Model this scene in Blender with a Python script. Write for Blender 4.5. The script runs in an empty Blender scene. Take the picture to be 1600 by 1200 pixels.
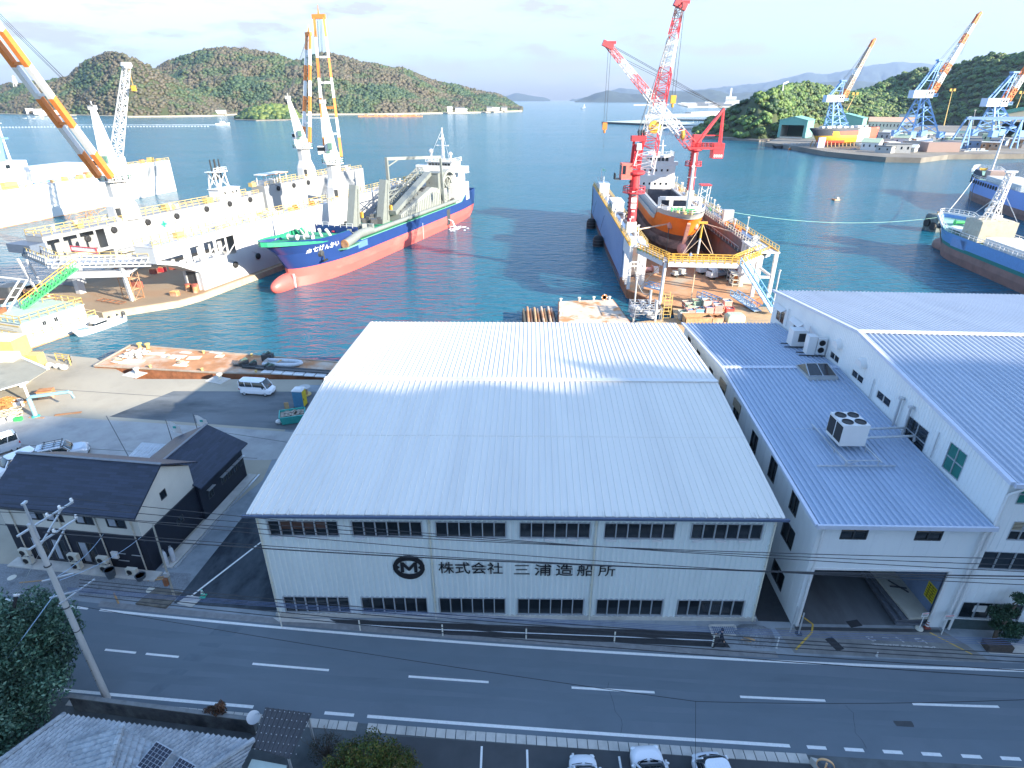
import bpy,bmesh,math,random
import numpy as np
from mathutils import Vector,Matrix,noise
SC=bpy.context.scene
COL=SC.collection
random.seed(7)
RNG=np.random.default_rng(11)
# ------------------------------------------------------------------ camera
PITCH=math.radians(25.8);FPX=920.0;CAMZ=33.0
cd=bpy.data.cameras.new("camera");cam=bpy.data.objects.new("camera",cd);COL.objects.link(cam)
cam.location=(0,0,CAMZ);cam.rotation_euler=(math.pi/2-PITCH,0,0)
cd.sensor_width=36.0;cd.lens=FPX/1600*36.0;cd.clip_start=0.5;cd.clip_end=60000
SC.camera=cam
# ------------------------------------------------------------------ sun + sky
SUN_EL=math.radians(20.4);SUN_AZ=math.radians(122.0)
SV=Vector((math.sin(SUN_AZ)*math.cos(SUN_EL),math.cos(SUN_AZ)*math.cos(SUN_EL),math.sin(SUN_EL)))
sl=bpy.data.lights.new("sun",'SUN');sl.energy=3.5;sl.angle=math.radians(0.5);sl.color=(1.0,0.89,0.72)
so=bpy.data.objects.new("sun",sl);COL.objects.link(so)
so.rotation_euler=SV.to_track_quat('Z','Y').to_euler();so.location=(200,-60,150)
W=bpy.data.worlds.new("World");SC.world=W;W.use_nodes=True
wn=W.node_tree;wn.nodes.clear()
def wnode(t,**k):
 n=wn.nodes.new(t)
 for a,b in k.items():setattr(n,a,b)
 return n
sky=wnode('ShaderNodeTexSky',sky_type='NISHITA',sun_disc=False,sun_elevation=SUN_EL,sun_rotation=SUN_AZ,
   altitude=30.0,air_density=1.0,dust_density=0.6,ozone_density=1.6)
bg=wnode('ShaderNodeBackground');bg.inputs['Strength'].default_value=0.108
wo=wnode('ShaderNodeOutputWorld')
tc=wnode('ShaderNodeTexCoord');mp=wnode('ShaderNodeMapping');mp.inputs['Scale'].default_value=(9,9,36)
nz=wnode('ShaderNodeTexNoise');nz.inputs['Scale'].default_value=1.0;nz.inputs['Detail'].default_value=7.0;nz.inputs['Roughness'].default_value=0.58
rp=wnode('ShaderNodeValToRGB');rp.color_ramp.elements[0].position=0.49;rp.color_ramp.elements[1].position=0.63
sx=wnode('ShaderNodeSeparateXYZ')
mr=wnode('ShaderNodeMapRange');mr.inputs[1].default_value=0.14;mr.inputs[2].default_value=0.30;mr.inputs[3].default_value=1.0;mr.inputs[4].default_value=0.0
mu=wnode('ShaderNodeMath',operation='MULTIPLY')
mu2=wnode('ShaderNodeMath',operation='MULTIPLY');mu2.inputs[1].default_value=0.9
mx=wnode('ShaderNodeMix',data_type='RGBA');mx.inputs['B'].default_value=(1.72,1.66,1.64,1)
mr2=wnode('ShaderNodeMapRange');mr2.inputs[1].default_value=0.0;mr2.inputs[2].default_value=0.24;mr2.inputs[3].default_value=0.93;mr2.inputs[4].default_value=0.0
mxv=wnode('ShaderNodeMix',data_type='RGBA');mxv.inputs['B'].default_value=(.80,.82,.92,1)
L=wn.links.new
L(tc.outputs['Generated'],mp.inputs['Vector']);L(mp.outputs[0],nz.inputs['Vector']);L(nz.outputs['Fac'],rp.inputs[0])
L(tc.outputs['Generated'],sx.inputs[0]);L(sx.outputs['Z'],mr.inputs[0]);L(sx.outputs['Z'],mr2.inputs[0])
L(rp.outputs[0],mu.inputs[0]);L(mr.outputs[0],mu.inputs[1]);L(mu.outputs[0],mu2.inputs[0])
tn=wnode('ShaderNodeMix',data_type='RGBA',blend_type='MULTIPLY');tn.inputs['Factor'].default_value=1.0;tn.inputs['B'].default_value=(0.93,1.0,1.06,1)
L(sky.outputs[0],tn.inputs['A']);L(tn.outputs['Result'],mxv.inputs['A']);L(mr2.outputs[0],mxv.inputs['Factor'])
L(mxv.outputs['Result'],mx.inputs['A']);L(mu2.outputs[0],mx.inputs['Factor'])
L(mx.outputs['Result'],bg.inputs[0]);L(bg.outputs[0],wo.inputs[0])
vs=SC.view_settings;vs.view_transform='Standard';vs.look='None';vs.exposure=2.2;vs.gamma=1.0
try:vs.use_curve_mapping=False
except Exception:pass
SC.render.engine='CYCLES'
SC.cycles.use_denoising=True
SC.cycles.max_bounces=6;SC.cycles.diffuse_bounces=3;SC.cycles.glossy_bounces=3;SC.cycles.transmission_bounces=2
SC.cycles.transparent_max_bounces=4;SC.cycles.volume_bounces=0;SC.cycles.caustics_reflective=False;SC.cycles.caustics_refractive=False
# ------------------------------------------------------------------ helpers
SP,CP=math.sin(PITCH),math.cos(PITCH)
def ray(u,v):
 x=(u-800)/FPX;y=-(v-600)/FPX
 return (x,CP+y*SP,-SP+y*CP)
def at(u,v,z=0.0):
 d=ray(u,v);t=(z-CAMZ)/d[2];return Vector((d[0]*t,d[1]*t,z))
def atY(u,v,Y):
 d=ray(u,v);t=Y/d[1];return Vector((d[0]*t,Y,CAMZ+d[2]*t))
def lerp(a,b,t):return a+(b-a)*t
def V(*a):return Vector(a)
MATS={}
def mat(name,col,rough=0.6,metal=0.0,var=0.12,scale=3.0,bump=0.0,bscale=None,col2=None,spots=None,spec=0.5,stretch=None):
 """plain painted / mineral surface: base colour broken by two noises, optional second colour in patches"""
 if name in MATS:return MATS[name]
 m=bpy.data.materials.new(name);m.use_nodes=True;nt=m.node_tree;N=nt.nodes;K=nt.links.new
 b=N['Principled BSDF'];b.inputs['Roughness'].default_value=rough;b.inputs['Metallic'].default_value=metal
 b.inputs['Specular IOR Level'].default_value=spec
 t=N.new('ShaderNodeTexCoord');vec=t.outputs['Object']
 if stretch:
  mpn=N.new('ShaderNodeMapping');mpn.inputs['Scale'].default_value=stretch;K(vec,mpn.inputs[0]);vec=mpn.outputs[0]
 n1=N.new('ShaderNodeTexNoise');n1.inputs['Scale'].default_value=scale;n1.inputs['Detail'].default_value=6;n1.inputs['Roughness'].default_value=0.6
 K(vec,n1.inputs['Vector'])
 mxn=N.new('ShaderNodeMix');mxn.data_type='RGBA'
 a=tuple(max(0,c*(1-var)) for c in col)+(1,);bb=tuple(min(1,c*(1+var)) for c in col)+(1,)
 mxn.inputs['A'].default_value=a;mxn.inputs['B'].default_value=bb
 r=N.new('ShaderNodeValToRGB');r.color_ramp.elements[0].position=0.3;r.color_ramp.elements[1].position=0.7
 K(n1.outputs['Fac'],r.inputs[0]);K(r.outputs[0],mxn.inputs['Factor']);out=mxn.outputs['Result']
 if col2:
  n2=N.new('ShaderNodeTexNoise');n2.inputs['Scale'].default_value=spots[0];n2.inputs['Detail'].default_value=8;n2.inputs['Roughness'].default_value=0.65
  K(vec,n2.inputs['Vector'])
  r2=N.new('ShaderNodeValToRGB');r2.color_ramp.elements[0].position=spots[1];r2.color_ramp.elements[1].position=spots[2]
  K(n2.outputs['Fac'],r2.inputs[0])
  m2=N.new('ShaderNodeMix');m2.data_type='RGBA';m2.inputs['B'].default_value=tuple(col2)+(1,)
  K(out,m2.inputs['A']);K(r2.outputs[0],m2.inputs['Factor']);out=m2.outputs['Result']
 K(out,b.inputs['Base Color'])
 if bump:
  n3=N.new('ShaderNodeTexNoise');n3.inputs['Scale'].default_value=bscale or scale*8;n3.inputs['Detail'].default_value=4
  K(vec,n3.inputs['Vector'])
  bp=N.new('ShaderNodeBump');bp.inputs['Strength'].default_value=bump;bp.inputs['Distance'].default_value=0.05
  K(n3.outputs['Fac'],bp.inputs['Height']);K(bp.outputs[0],b.inputs['Normal'])
 MATS[name]=m;return m
class MB:
 """collects faces for one mesh; materials by index"""
 def __init__(s):s.v=[];s.f=[];s.m=[];s.i=0;s.sm=False
 def add(s,verts,faces):
  o=len(s.v);s.v += [tuple(p) for p in verts];s.f += [tuple(o+i for i in f) for f in faces];s.m += [s.i]*len(faces);return s
 def quad(s,*p):return s.add(p,[tuple(range(len(p)))])
 def box(s,c,d,rz=0.0,tilt=None):
  x,y,z=d[0]/2,d[1]/2,d[2]/2
  vs_=[V(*p) for p in ((-x,-y,-z),(x,-y,-z),(x,y,-z),(-x,y,-z),(-x,-y,z),(x,-y,z),(x,y,z),(-x,y,z))]
  M=Matrix.Rotation(rz,3,'Z')
  if tilt:M=M @ Matrix.Rotation(tilt[0],3,'X') @ Matrix.Rotation(tilt[1],3,'Y')
  c=Vector(c);return s.add([M @ p+c for p in vs_],[(0,3,2,1),(4,5,6,7),(0,1,5,4),(1,2,6,5),(2,3,7,6),(3,0,4,7)])
 def bx(s,x0,x1,y0,y1,z0,z1):return s.box(((x0+x1)/2,(y0+y1)/2,(z0+z1)/2),(abs(x1-x0),abs(y1-y0),abs(z1-z0)))
 def frame(s,p,q):
  p,q=Vector(p),Vector(q);d=(q-p);L_=d.length or 1e-6;d=d/L_
  up=Vector((0,0,1)) if abs(d.z)<0.97 else Vector((0,1,0))
  sd=d.cross(up).normalized();u2=sd.cross(d).normalized();return p,q,sd,u2
 def bar(s,p,q,w,h=None,w2=None,h2=None):
  h=w if h is None else h;w2=w if w2 is None else w2;h2=h if h2 is None else h2
  p,q,sd,up=s.frame(p,q)
  vs_=[p-sd*w/2-up*h/2,p+sd*w/2-up*h/2,p+sd*w/2+up*h/2,p-sd*w/2+up*h/2,q-sd*w2/2-up*h2/2,q+sd*w2/2-up*h2/2,q+sd*w2/2+up*h2/2,q-sd*w2/2+up*h2/2]
  return s.add(vs_,[(0,3,2,1),(4,5,6,7),(0,1,5,4),(1,2,6,5),(2,3,7,6),(3,0,4,7)])
 def tube(s,p,q,r,n=8,r2=None,cap=True):
  r2=r if r2 is None else r2;p,q,sd,up=s.frame(p,q);vs_=[]
  for k in range(n):
   a=2*math.pi*k/n;o=sd*math.cos(a)+up*math.sin(a);vs_ += [p+o*r,q+o*r2]
  fs=[(2*k,2*((k+1) % n),2*((k+1) % n)+1,2*k+1) for k in range(n)]
  if cap:fs += [tuple(2*k for k in range(n))[::-1],tuple(2*k+1 for k in range(n))]
  return s.add(vs_,fs)
 def path(s,pts,r,n=5):
  pts=[Vector(p) for p in pts]
  rings=[];vs_=[]
  for i,p in enumerate(pts):
   d=(pts[min(i+1,len(pts)-1)]-pts[max(i-1,0)]).normalized()
   up=Vector((0,0,1)) if abs(d.z)<0.97 else Vector((0,1,0))
   sd=d.cross(up).normalized();u2=sd.cross(d).normalized()
   rr=r[i] if isinstance(r,(list,tuple)) else r
   vs_ += [p+(sd*math.cos(2*math.pi*k/n)+u2*math.sin(2*math.pi*k/n))*rr for k in range(n)]
  fs=[(i*n+k,i*n+(k+1) % n,(i+1)*n+(k+1) % n,(i+1)*n+k) for i in range(len(pts)-1) for k in range(n)]
  fs += [tuple(range(n))[::-1],tuple((len(pts)-1)*n+k for k in range(n))]
  return s.add(vs_,fs)
 def prism(s,poly,z0,z1):
  n=len(poly);vs_=[(p[0],p[1],z0) for p in poly]+[(p[0],p[1],z1) for p in poly]
  return s.add(vs_,[tuple(range(n))[::-1],tuple(range(n,2*n))]+[(k,(k+1) % n,n+(k+1) % n,n+k) for k in range(n)])
 def extrude(s,poly,off):
  n=len(poly);off=Vector(off);a=[Vector(p) for p in poly]
  return s.add(a+[p+off for p in a],[tuple(range(n))[::-1],tuple(range(n,2*n))]+[(k,(k+1) % n,n+(k+1) % n,n+k) for k in range(n)])
 def ball(s,c,r,n=10,m=6,jit=0.0):
  c=Vector(c);r=r if isinstance(r,(tuple,list)) else (r,r,r);vs_=[(c.x,c.y,c.z-r[2])]
  for j in range(1,m):
   ph=-math.pi/2+math.pi*j/m
   for k in range(n):
    a=2*math.pi*k/n;q=1+random.uniform(-jit,jit)
    vs_.append((c.x+r[0]*math.cos(ph)*math.cos(a)*q,c.y+r[1]*math.cos(ph)*math.sin(a)*q,c.z+r[2]*math.sin(ph)*q))
  vs_.append((c.x,c.y,c.z+r[2]));fs=[(0,1+(k+1) % n,1+k) for k in range(n)]
  for j in range(m-2):
   fs += [(1+j*n+k,1+j*n+(k+1) % n,1+(j+1)*n+(k+1) % n,1+(j+1)*n+k) for k in range(n)]
  t=len(vs_)-1;fs += [(1+(m-2)*n+k,1+(m-2)*n+(k+1) % n,t) for k in range(n)]
  return s.add(vs_,fs)
 def lathe(s,c,prof,n=16,axis='Z'):
  c=Vector(c);vs_=[]
  for r,h in prof:
   for k in range(n):
    a=2*math.pi*k/n;x,y=r*math.cos(a),r*math.sin(a)
    vs_.append(c+(V(x,y,h) if axis=='Z' else V(h,x,y) if axis=='X' else V(x,h,y)))
  fs=[(i*n+k,i*n+(k+1) % n,(i+1)*n+(k+1) % n,(i+1)*n+k) for i in range(len(prof)-1) for k in range(n)]
  fs += [tuple(range(n))[::-1],tuple((len(prof)-1)*n+k for k in range(n))]
  return s.add(vs_,fs)
 def grid(s,rows):
  n=len(rows[0]);vs_=[p for r in rows for p in r]
  return s.add(vs_,[(i*n+k,i*n+k+1,(i+1)*n+k+1,(i+1)*n+k) for i in range(len(rows)-1) for k in range(n-1)])
 def rail(s,pts,h=1.1,step=1.6,r=0.04,mids=1):
  """railing along a polyline: posts, top rail, mid rail"""
  pts=[Vector(p) for p in pts]
  for a,b in zip(pts,pts[1:]):
   n=max(1,int(round((b-a).length/step)))
   for k in range(n+1):
    p=a.lerp(b,k/n);s.bar(p,p+V(0,0,h),r*2)
   for j in range(mids+1):
    z=V(0,0,h*(1-j/(mids+1)));s.bar(a+z,b+z,r*2)
  return s
 def bsplit(s,name,mats,parent=None,world=False):
  """one object per connected piece"""
  p=list(range(len(s.v)))
  def root(i):
   while p[i] != i:p[i]=p[p[i]];i=p[i]
   return i
  for f in s.f:
   for i in f[1:]:p[root(i)]=root(f[0])
  G={}
  for f,m in zip(s.f,s.m):G.setdefault(root(f[0]),[]).append((f,m))
  for fs in G.values():
   b=MB();ids=sorted({i for f,m in fs for i in f});mp_={i:k for k,i in enumerate(ids)};b.v=[s.v[i] for i in ids];b.f=[tuple(mp_[i] for i in f) for f,m in fs];b.m=[m for f,m in fs];o=b.build(name,mats,parent,world)
  return o
 def build(s,name,mats,parent=None,world=False,smooth=None):
  me=bpy.data.meshes.new(name);vs_=s.v
  if world and parent is not None:
   M=parent_matrix(parent).inverted();vs_=[tuple(M @ Vector(p)) for p in s.v]
  me.from_pydata(vs_,[],s.f)
  for m in (mats if isinstance(mats,(list,tuple)) else [mats]):me.materials.append(m)
  me.polygons.foreach_set('material_index',s.m)
  if smooth is not None and (smooth or s.sm):
   me.polygons.foreach_set('use_smooth',[True]*len(s.f))
   try:me.set_sharp_from_angle(angle=math.radians(smooth if smooth>1 else 40))
   except Exception:pass
  me.update();o=bpy.data.objects.new(name,me);COL.objects.link(o)
  if parent is not None:o.parent=parent
  return o
def parent_matrix(o):
 M=Matrix.Translation(o.location) @ o.rotation_euler.to_matrix().to_4x4()
 return parent_matrix(o.parent) @ M if o.parent else M
def tag(o,label=None,cat=None,group=None,kind=None):
 if label:o['label']=label
 if cat:o['category']=cat
 if group:o['group']=group
 if kind:o['kind']=kind
 return o
def thing(name,label,cat,loc=(0,0,0),rz=0.0,group=None):
 o=bpy.data.objects.new(name,None);COL.objects.link(o);o.empty_display_size=0.5
 o.location=loc;o.rotation_euler=(0,0,rz);return tag(o,label,cat,group)
def struct(name,mb,m,label=None):
 o=mb.build(name,m);o['kind']='structure'
 if label:o['label']=label
 return o
def dup(root,loc,rz=None,label=None,scale=None):
 r=root.copy();COL.objects.link(r);r.location=loc
 if rz is not None:r.rotation_euler=(0,0,rz)
 if scale is not None:r.scale=scale if isinstance(scale,tuple) else (scale,)*3
 if label:r['label']=label
 for ch in root.children:
  c=ch.copy();COL.objects.link(c);c.parent=r
  for g in ch.children:
   d=g.copy();COL.objects.link(d);d.parent=c
 return r
def wall(mb,P0,P1,z0,z1,holes=(),pitch=None,depth=0.03,prof=(0,.35,.42,.58,.65)):
 """vertical wall sheet from P0 to P1, outside on the right hand of P0->P1; z1 number or function of s; ribs modelled; holes=(s0,s1,z0,z1)"""
 P0,P1=V(P0[0],P0[1],0),V(P1[0],P1[1],0);d=P1-P0;Ln=d.length;d /= Ln;nrm=V(d.y,-d.x,0)
 top=z1 if callable(z1) else (lambda s:z1)
 bs={0.0,Ln}
 for h in holes:bs |= {max(0,h[0]),min(Ln,h[1])}
 if pitch:
  n=int(Ln/pitch)+1
  for k in range(n):
   for q in prof:
    x=(k+q)*pitch
    if x<Ln:bs.add(x)
 if callable(z1) and hasattr(z1,'knots'):bs |= set(z1.knots)
 bs=sorted(bs)
 def off(x):
  if not pitch:return 0.0
  q=(x/pitch) % 1.0
  if q<=prof[1]:return 0.0
  if q<prof[2]:return depth*(q-prof[1])/(prof[2]-prof[1])
  if q<=prof[3]:return depth
  if q<prof[4]:return depth*(1-(q-prof[3])/(prof[4]-prof[3]))
  return 0.0
 for a,b in zip(bs,bs[1:]):
  if b-a<1e-5:continue
  mid=(a+b)/2;pa=P0+d*a+nrm*off(a+1e-6);pb=P0+d*b+nrm*off(b-1e-6)
  hs=sorted([(h[2],h[3]) for h in holes if h[0]-1e-6<=mid<=h[1]+1e-6])
  z=z0;segs=[]
  for h0,h1 in hs:
   if h0>z:segs.append((z,h0))
   z=max(z,h1)
  segs.append((z,None))
  for u,w in segs:
   ta,tb=(top(a),top(b)) if w is None else (w,w)
   if min(ta,tb)>u+1e-4:mb.quad((pa.x,pa.y,u),(pb.x,pb.y,u),(pb.x,pb.y,tb),(pa.x,pa.y,ta))
 return mb
def wpt(P0,P1,s,z,out=0.0):
 P0,P1=V(P0[0],P0[1],0),V(P1[0],P1[1],0);d=(P1-P0).normalized();n=V(d.y,-d.x,0)
 q=P0+d*s+n*out;return V(q.x,q.y,z)
def window(parent,P0,P1,s0,s1,z0,z1,fm,gm,cols=2,rows=1,inset=0.08,fw=0.05,proud=.012,sill=None,name='window',label=None,world=True):
 mb=MB();w=lambda s,z,o:wpt(P0,P1,s,z,o)
 def barv(s):mb.extrude([w(s-fw/2,z0,-inset),w(s+fw/2,z0,-inset),w(s+fw/2,z1,-inset),w(s-fw/2,z1,-inset)],w(0,0,inset+proud)-w(0,0,0))
 def barh(z,a=None,b=None):mb.extrude([w(s0 if a is None else a,z-fw/2,-inset),w(s1 if b is None else b,z-fw/2,-inset),w(s1 if b is None else b,z+fw/2,-inset),w(s0 if a is None else a,z+fw/2,-inset)],w(0,0,inset+proud-.004)-w(0,0,0))
 for k in range(cols+1):barv(lerp(s0,s1,k/cols))
 for k in range(rows+1):barh(lerp(z0,z1,k/rows))
 o=mb.build(name,fm,parent,world=world)
 g=MB();g.extrude([w(s0,z0,-inset),w(s1,z0,-inset),w(s1,z1,-inset),w(s0,z1,-inset)],w(0,0,.03)-w(0,0,0))
 p=g.build('pane',gm,o,world=world)
 if label:o['label']=label
 if sill:
  g=MB();q=sill;g.extrude([w(s0-.06,z0-.09,.02),w(s1+.06,z0-.09,.02),w(s1+.06,z0-.03,.02),w(s0-.06,z0-.03,.02)],w(0,0,.08)-w(0,0,0));g.build('sill',q,o,world=world)
 return o
def roof_sheet(mb,A,B,C,D,pitch=0.5,h=0.05,w=0.12,thick=0.14):
 """ribbed metal sheet, eave A->B, ridge D->C; ribs run eave to ridge"""
 A,B,C,D=map(Vector,(A,B,C,D));nrm=(B-A).cross(D-A).normalized()
 if nrm.z<0:nrm=-nrm
 n=max(2,int(round((B-A).length/pitch)));bs=[]
 for k in range(n):
  for q,o in ((0,0),(.5-w,0),(.5-w*.55,1),(.5+w*.55,1),(.5+w,0)):bs.append(((k+q)/n,o*h))
 bs.append((1.0,0))
 for (a,oa),(b,ob) in zip(bs,bs[1:]):
  mb.quad(A.lerp(B,a)+nrm*oa,A.lerp(B,b)+nrm*ob,D.lerp(C,b)+nrm*ob,D.lerp(C,a)+nrm*oa)
 t=nrm*-thick
 mb.quad(A+t,D+t,C+t,B+t)
 for p,q in ((A,B),(B,C),(C,D),(D,A)):mb.quad(p,p+t,q+t,q)
 return mb
def lattice(mb,p0,p1,w0,w1,n,r,bands=None,side=None):
 """four-chord lattice boom from p0 to p1, width w0 at foot, w1 at tip, n bays; bands = material index per bay"""
 p0,p1=Vector(p0),Vector(p1);d=(p1-p0).normalized()
 sd=Vector(side).normalized() if side else d.cross(V(0,0,1)).normalized();up=sd.cross(d).normalized()
 def ring(t):
  c=p0.lerp(p1,t);w=lerp(w0,w1,t)/2
  return [c+sd*w+up*w,c-sd*w+up*w,c-sd*w-up*w,c+sd*w-up*w]
 for k in range(n):
  if bands:mb.i=bands[min(len(bands)-1,int(k*len(bands)/n))]
  a,b=ring(k/n),ring((k+1)/n)
  for j in range(4):
   mb.bar(a[j],b[j],r*2)
   mb.bar(a[j],b[(j+1) % 4] if k % 2 else b[(j+3) % 4],r*1.3)
   mb.bar(b[j],b[(j+1) % 4],r*1.2)
 return mb
def fontmesh(name,body,size,m,parent,origin,xdir,ydir,xs=1.0,ext=0.03,spacing=1.0,bold=0.0):
 """lettering as a mesh lying in the plane origin + xdir, ydir"""
 c=bpy.data.curves.new(name,'FONT');c.body=body;c.size=size;c.extrude=ext;c.space_character=spacing;c.offset=bold
 c.align_x='CENTER';c.align_y='CENTER';c.resolution_u=3
 t=bpy.data.objects.new(name,c);COL.objects.link(t)
 me=bpy.data.meshes.new_from_object(t.evaluated_get(bpy.context.evaluated_depsgraph_get()))
 bpy.data.objects.remove(t);me.name=name;me.materials.clear();me.materials.append(m)
 xd,yd=Vector(xdir).normalized(),Vector(ydir).normalized();zd=xd.cross(yd);og=Vector(origin)
 M=parent_matrix(parent).inverted() if parent else Matrix()
 for v in me.vertices:v.co=M @ (og+xd*v.co.x*xs+yd*v.co.y+zd*v.co.z)
 o=bpy.data.objects.new(name,me);COL.objects.link(o)
 if parent:o.parent=parent
 return o
def sag(p,q,dz,n=24):
 p,q=Vector(p),Vector(q);return [p.lerp(q,k/n)-V(0,0,dz*4*(k/n)*(1-k/n)) for k in range(n+1)]
# ------------------------------------------------------------------ materials
def tinted(name,rough=0.7,spec=0.2,bump=0.0):
 if name in MATS:return MATS[name]
 m=bpy.data.materials.new(name);m.use_nodes=True;nt=m.node_tree;b=nt.nodes['Principled BSDF']
 a=nt.nodes.new('ShaderNodeAttribute');a.attribute_name='tint'
 n=nt.nodes.new('ShaderNodeTexNoise');n.inputs['Scale'].default_value=1.3;n.inputs['Detail'].default_value=5
 t=nt.nodes.new('ShaderNodeTexCoord');nt.links.new(t.outputs['Object'],n.inputs['Vector'])
 h=nt.nodes.new('ShaderNodeHueSaturation');mr_=nt.nodes.new('ShaderNodeMapRange');mr_.inputs[1].default_value=.3;mr_.inputs[2].default_value=.7;mr_.inputs[3].default_value=.65;mr_.inputs[4].default_value=1.35
 nt.links.new(n.outputs['Fac'],mr_.inputs[0]);nt.links.new(mr_.outputs[0],h.inputs['Value']);nt.links.new(a.outputs['Color'],h.inputs['Color'])
 nt.links.new(h.outputs[0],b.inputs['Base Color']);b.inputs['Roughness'].default_value=rough;b.inputs['Specular IOR Level'].default_value=spec
 MATS[name]=m;return m
def water_mat():
 m=bpy.data.materials.new('water');m.use_nodes=True;nt=m.node_tree;N=nt.nodes;K=nt.links.new;b=N['Principled BSDF']
 g=N.new('ShaderNodeNewGeometry')
 mp_=N.new('ShaderNodeMapping');mp_.inputs['Rotation'].default_value=(0,0,.22);mp_.inputs['Scale'].default_value=(.55,1.25,1);K(g.outputs['Position'],mp_.inputs[0])
 def nz_(sc,det,ro=.55,src=None):
  n=N.new('ShaderNodeTexNoise');n.inputs['Scale'].default_value=sc;n.inputs['Detail'].default_value=det;n.inputs['Roughness'].default_value=ro;K(src or mp_.outputs[0],n.inputs['Vector']);return n.outputs['Fac']
 mp2=N.new('ShaderNodeMapping');mp2.inputs['Rotation'].default_value=(0,0,.12);mp2.inputs['Scale'].default_value=(.35,1.6,1);K(g.outputs['Position'],mp2.inputs[0])
 big=nz_(.012,4,.6,mp2.outputs[0])
 mr_=N.new('ShaderNodeMapRange');mr_.inputs[1].default_value=.38;mr_.inputs[2].default_value=.62;mr_.inputs[3].default_value=.55;mr_.inputs[4].default_value=1.15;K(big,mr_.inputs[0])
 b1=N.new('ShaderNodeBump');b1.inputs['Distance'].default_value=1.5;K(nz_(.42,4),b1.inputs['Height']);mA=N.new('ShaderNodeMath');mA.operation='MULTIPLY';mA.inputs[1].default_value=.55;K(mr_.outputs[0],mA.inputs[0]);K(mA.outputs[0],b1.inputs['Strength'])
 b2=N.new('ShaderNodeBump');b2.inputs['Distance'].default_value=.42;b2.inputs['Strength'].default_value=.45;K(nz_(1.5,3),b2.inputs['Height']);K(b1.outputs[0],b2.inputs['Normal'])
 K(b2.outputs[0],b.inputs['Normal'])
 mxw=N.new('ShaderNodeMix');mxw.data_type='RGBA';mxw.inputs['A'].default_value=(.006,.085,.135,1);mxw.inputs['B'].default_value=(.010,.115,.175,1)
 K(mr_.outputs[0],mxw.inputs['Factor']);K(mxw.outputs['Result'],b.inputs['Base Color'])
 b.inputs['Roughness'].default_value=.12;b.inputs['IOR'].default_value=1.33;b.inputs['Specular IOR Level'].default_value=.22
 return m
M=lambda *a,**k:mat(*a,**k)
ASPH=M('asphalt',(.125,.158,.185),.85,var=.08,scale=.35,bump=.25,bscale=60,col2=(.14,.172,.20),spots=(.16,.45,.62))
LINE=M('road_paint',(.72,.72,.70),.6,var=.08,scale=5,col2=(.38,.38,.38),spots=(9,.60,.74))
CONC=M('concrete',(.37,.335,.265),.8,var=.14,scale=.18,bump=.15,bscale=12,col2=(.26,.235,.185),spots=(.09,.47,.66))
CONCL=M('pale_concrete',(.50,.48,.44),.8,var=.10,scale=1.5,col2=(.36,.35,.32),spots=(.6,.5,.7))
DASPH=M('old_asphalt',(.075,.095,.115),.9,var=.22,scale=.5,bump=.3,bscale=25,col2=(.014,.022,.032),spots=(.25,.40,.56),stretch=(1,.45,1))
DYARD=M('dark_yard',(.14,.155,.165),.85,var=.2,scale=.3,bump=.2,bscale=15,col2=(.05,.062,.072),spots=(.22,.45,.66),stretch=(.35,1,1))  # darker asphalt grey with random darker patches
NASPH=M('new_asphalt',(.028,.03,.034),.8,var=.2,scale=3,bump=.2)
GRAV=M('gravel',(.205,.225,.245),.95,var=.30,scale=9,bump=.8,bscale=30,col2=(.13,.145,.16),spots=(1.2,.5,.7))
WATER=water_mat()
STEELW=M('white_steel',(.56,.56,.55),.45,var=.05,scale=.6,col2=(.44,.40,.34),spots=(.5,.60,.85),stretch=(1,1,.25))
WHITE=M('white_paint',(.66,.66,.655),.4,var=.03,scale=1)
CREAMW=M('cream_paint',(.58,.56,.48),.6,var=.05,scale=1)
YEL=M('yellow_paint',(.60,.34,.05),.5,var=.10,scale=2)
YELP=M('pale_yellow',(.56,.40,.14),.55,var=.10,scale=2)
ORG=M('orange_paint',(.66,.21,.045),.5,var=.08,scale=2)
RED=M('red_paint',(.60,.05,.06),.45,var=.10,scale=2)
REDO=M('red_oxide',(.30,.085,.06),.7,var=.22,scale=2)
BLUS=M('sky_blue_paint',(.20,.42,.66),.5,var=.08,scale=1.5)
GRN=M('green_paint',(.05,.42,.12),.5,var=.1,scale=2)
TEAL=M('teal_paint',(.05,.38,.34),.5,var=.1,scale=2)
BLACK=M('black_rubber',(.015,.016,.018),.7,var=.2,scale=4)
DARK=M('dark_steel',(.05,.055,.06),.55,var=.2,scale=2)
GREY=M('grey_paint',(.40,.41,.41),.5,var=.08,scale=1.5)
GALV=M('galvanised',(.52,.54,.56),.4,metal=.5,var=.12,scale=3)
RUST=M('rusty_deck',(.42,.20,.09),.85,var=.25,scale=.5,bump=.3,bscale=8,col2=(.50,.42,.34),spots=(.22,.47,.66))
RUSTD=M('rust',(.26,.10,.045),.9,var=.35,scale=1.5,bump=.4,bscale=10)
GLASSD=M('dark_glass',(.012,.018,.024),.08,var=.3,scale=.7,spec=.8)
GLASSG=M('green_glass',(.02,.16,.13),.12,var=.2,scale=.8,spec=.8)
ALU=M('aluminium',(.42,.45,.48),.4,metal=.3,var=.06)
ROPE=M('rope',(.52,.46,.34),.9,var=.15,scale=8)
GROPE=M('green_rope',(.35,.62,.50),.8,var=.1,scale=8)
WOOD=M('timber',(.42,.27,.14),.8,var=.25,scale=2.5)
BARK=M('bark',(.10,.075,.055),.9,var=.3,scale=4,bump=.5)
LEAF=tinted('foliage',.55,.35)
CABLE=M('cable_black',(.012,.014,.02),.6,var=.1)
CABLEB=M('cable_blue',(.05,.09,.20),.5,var=.1)
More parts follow.
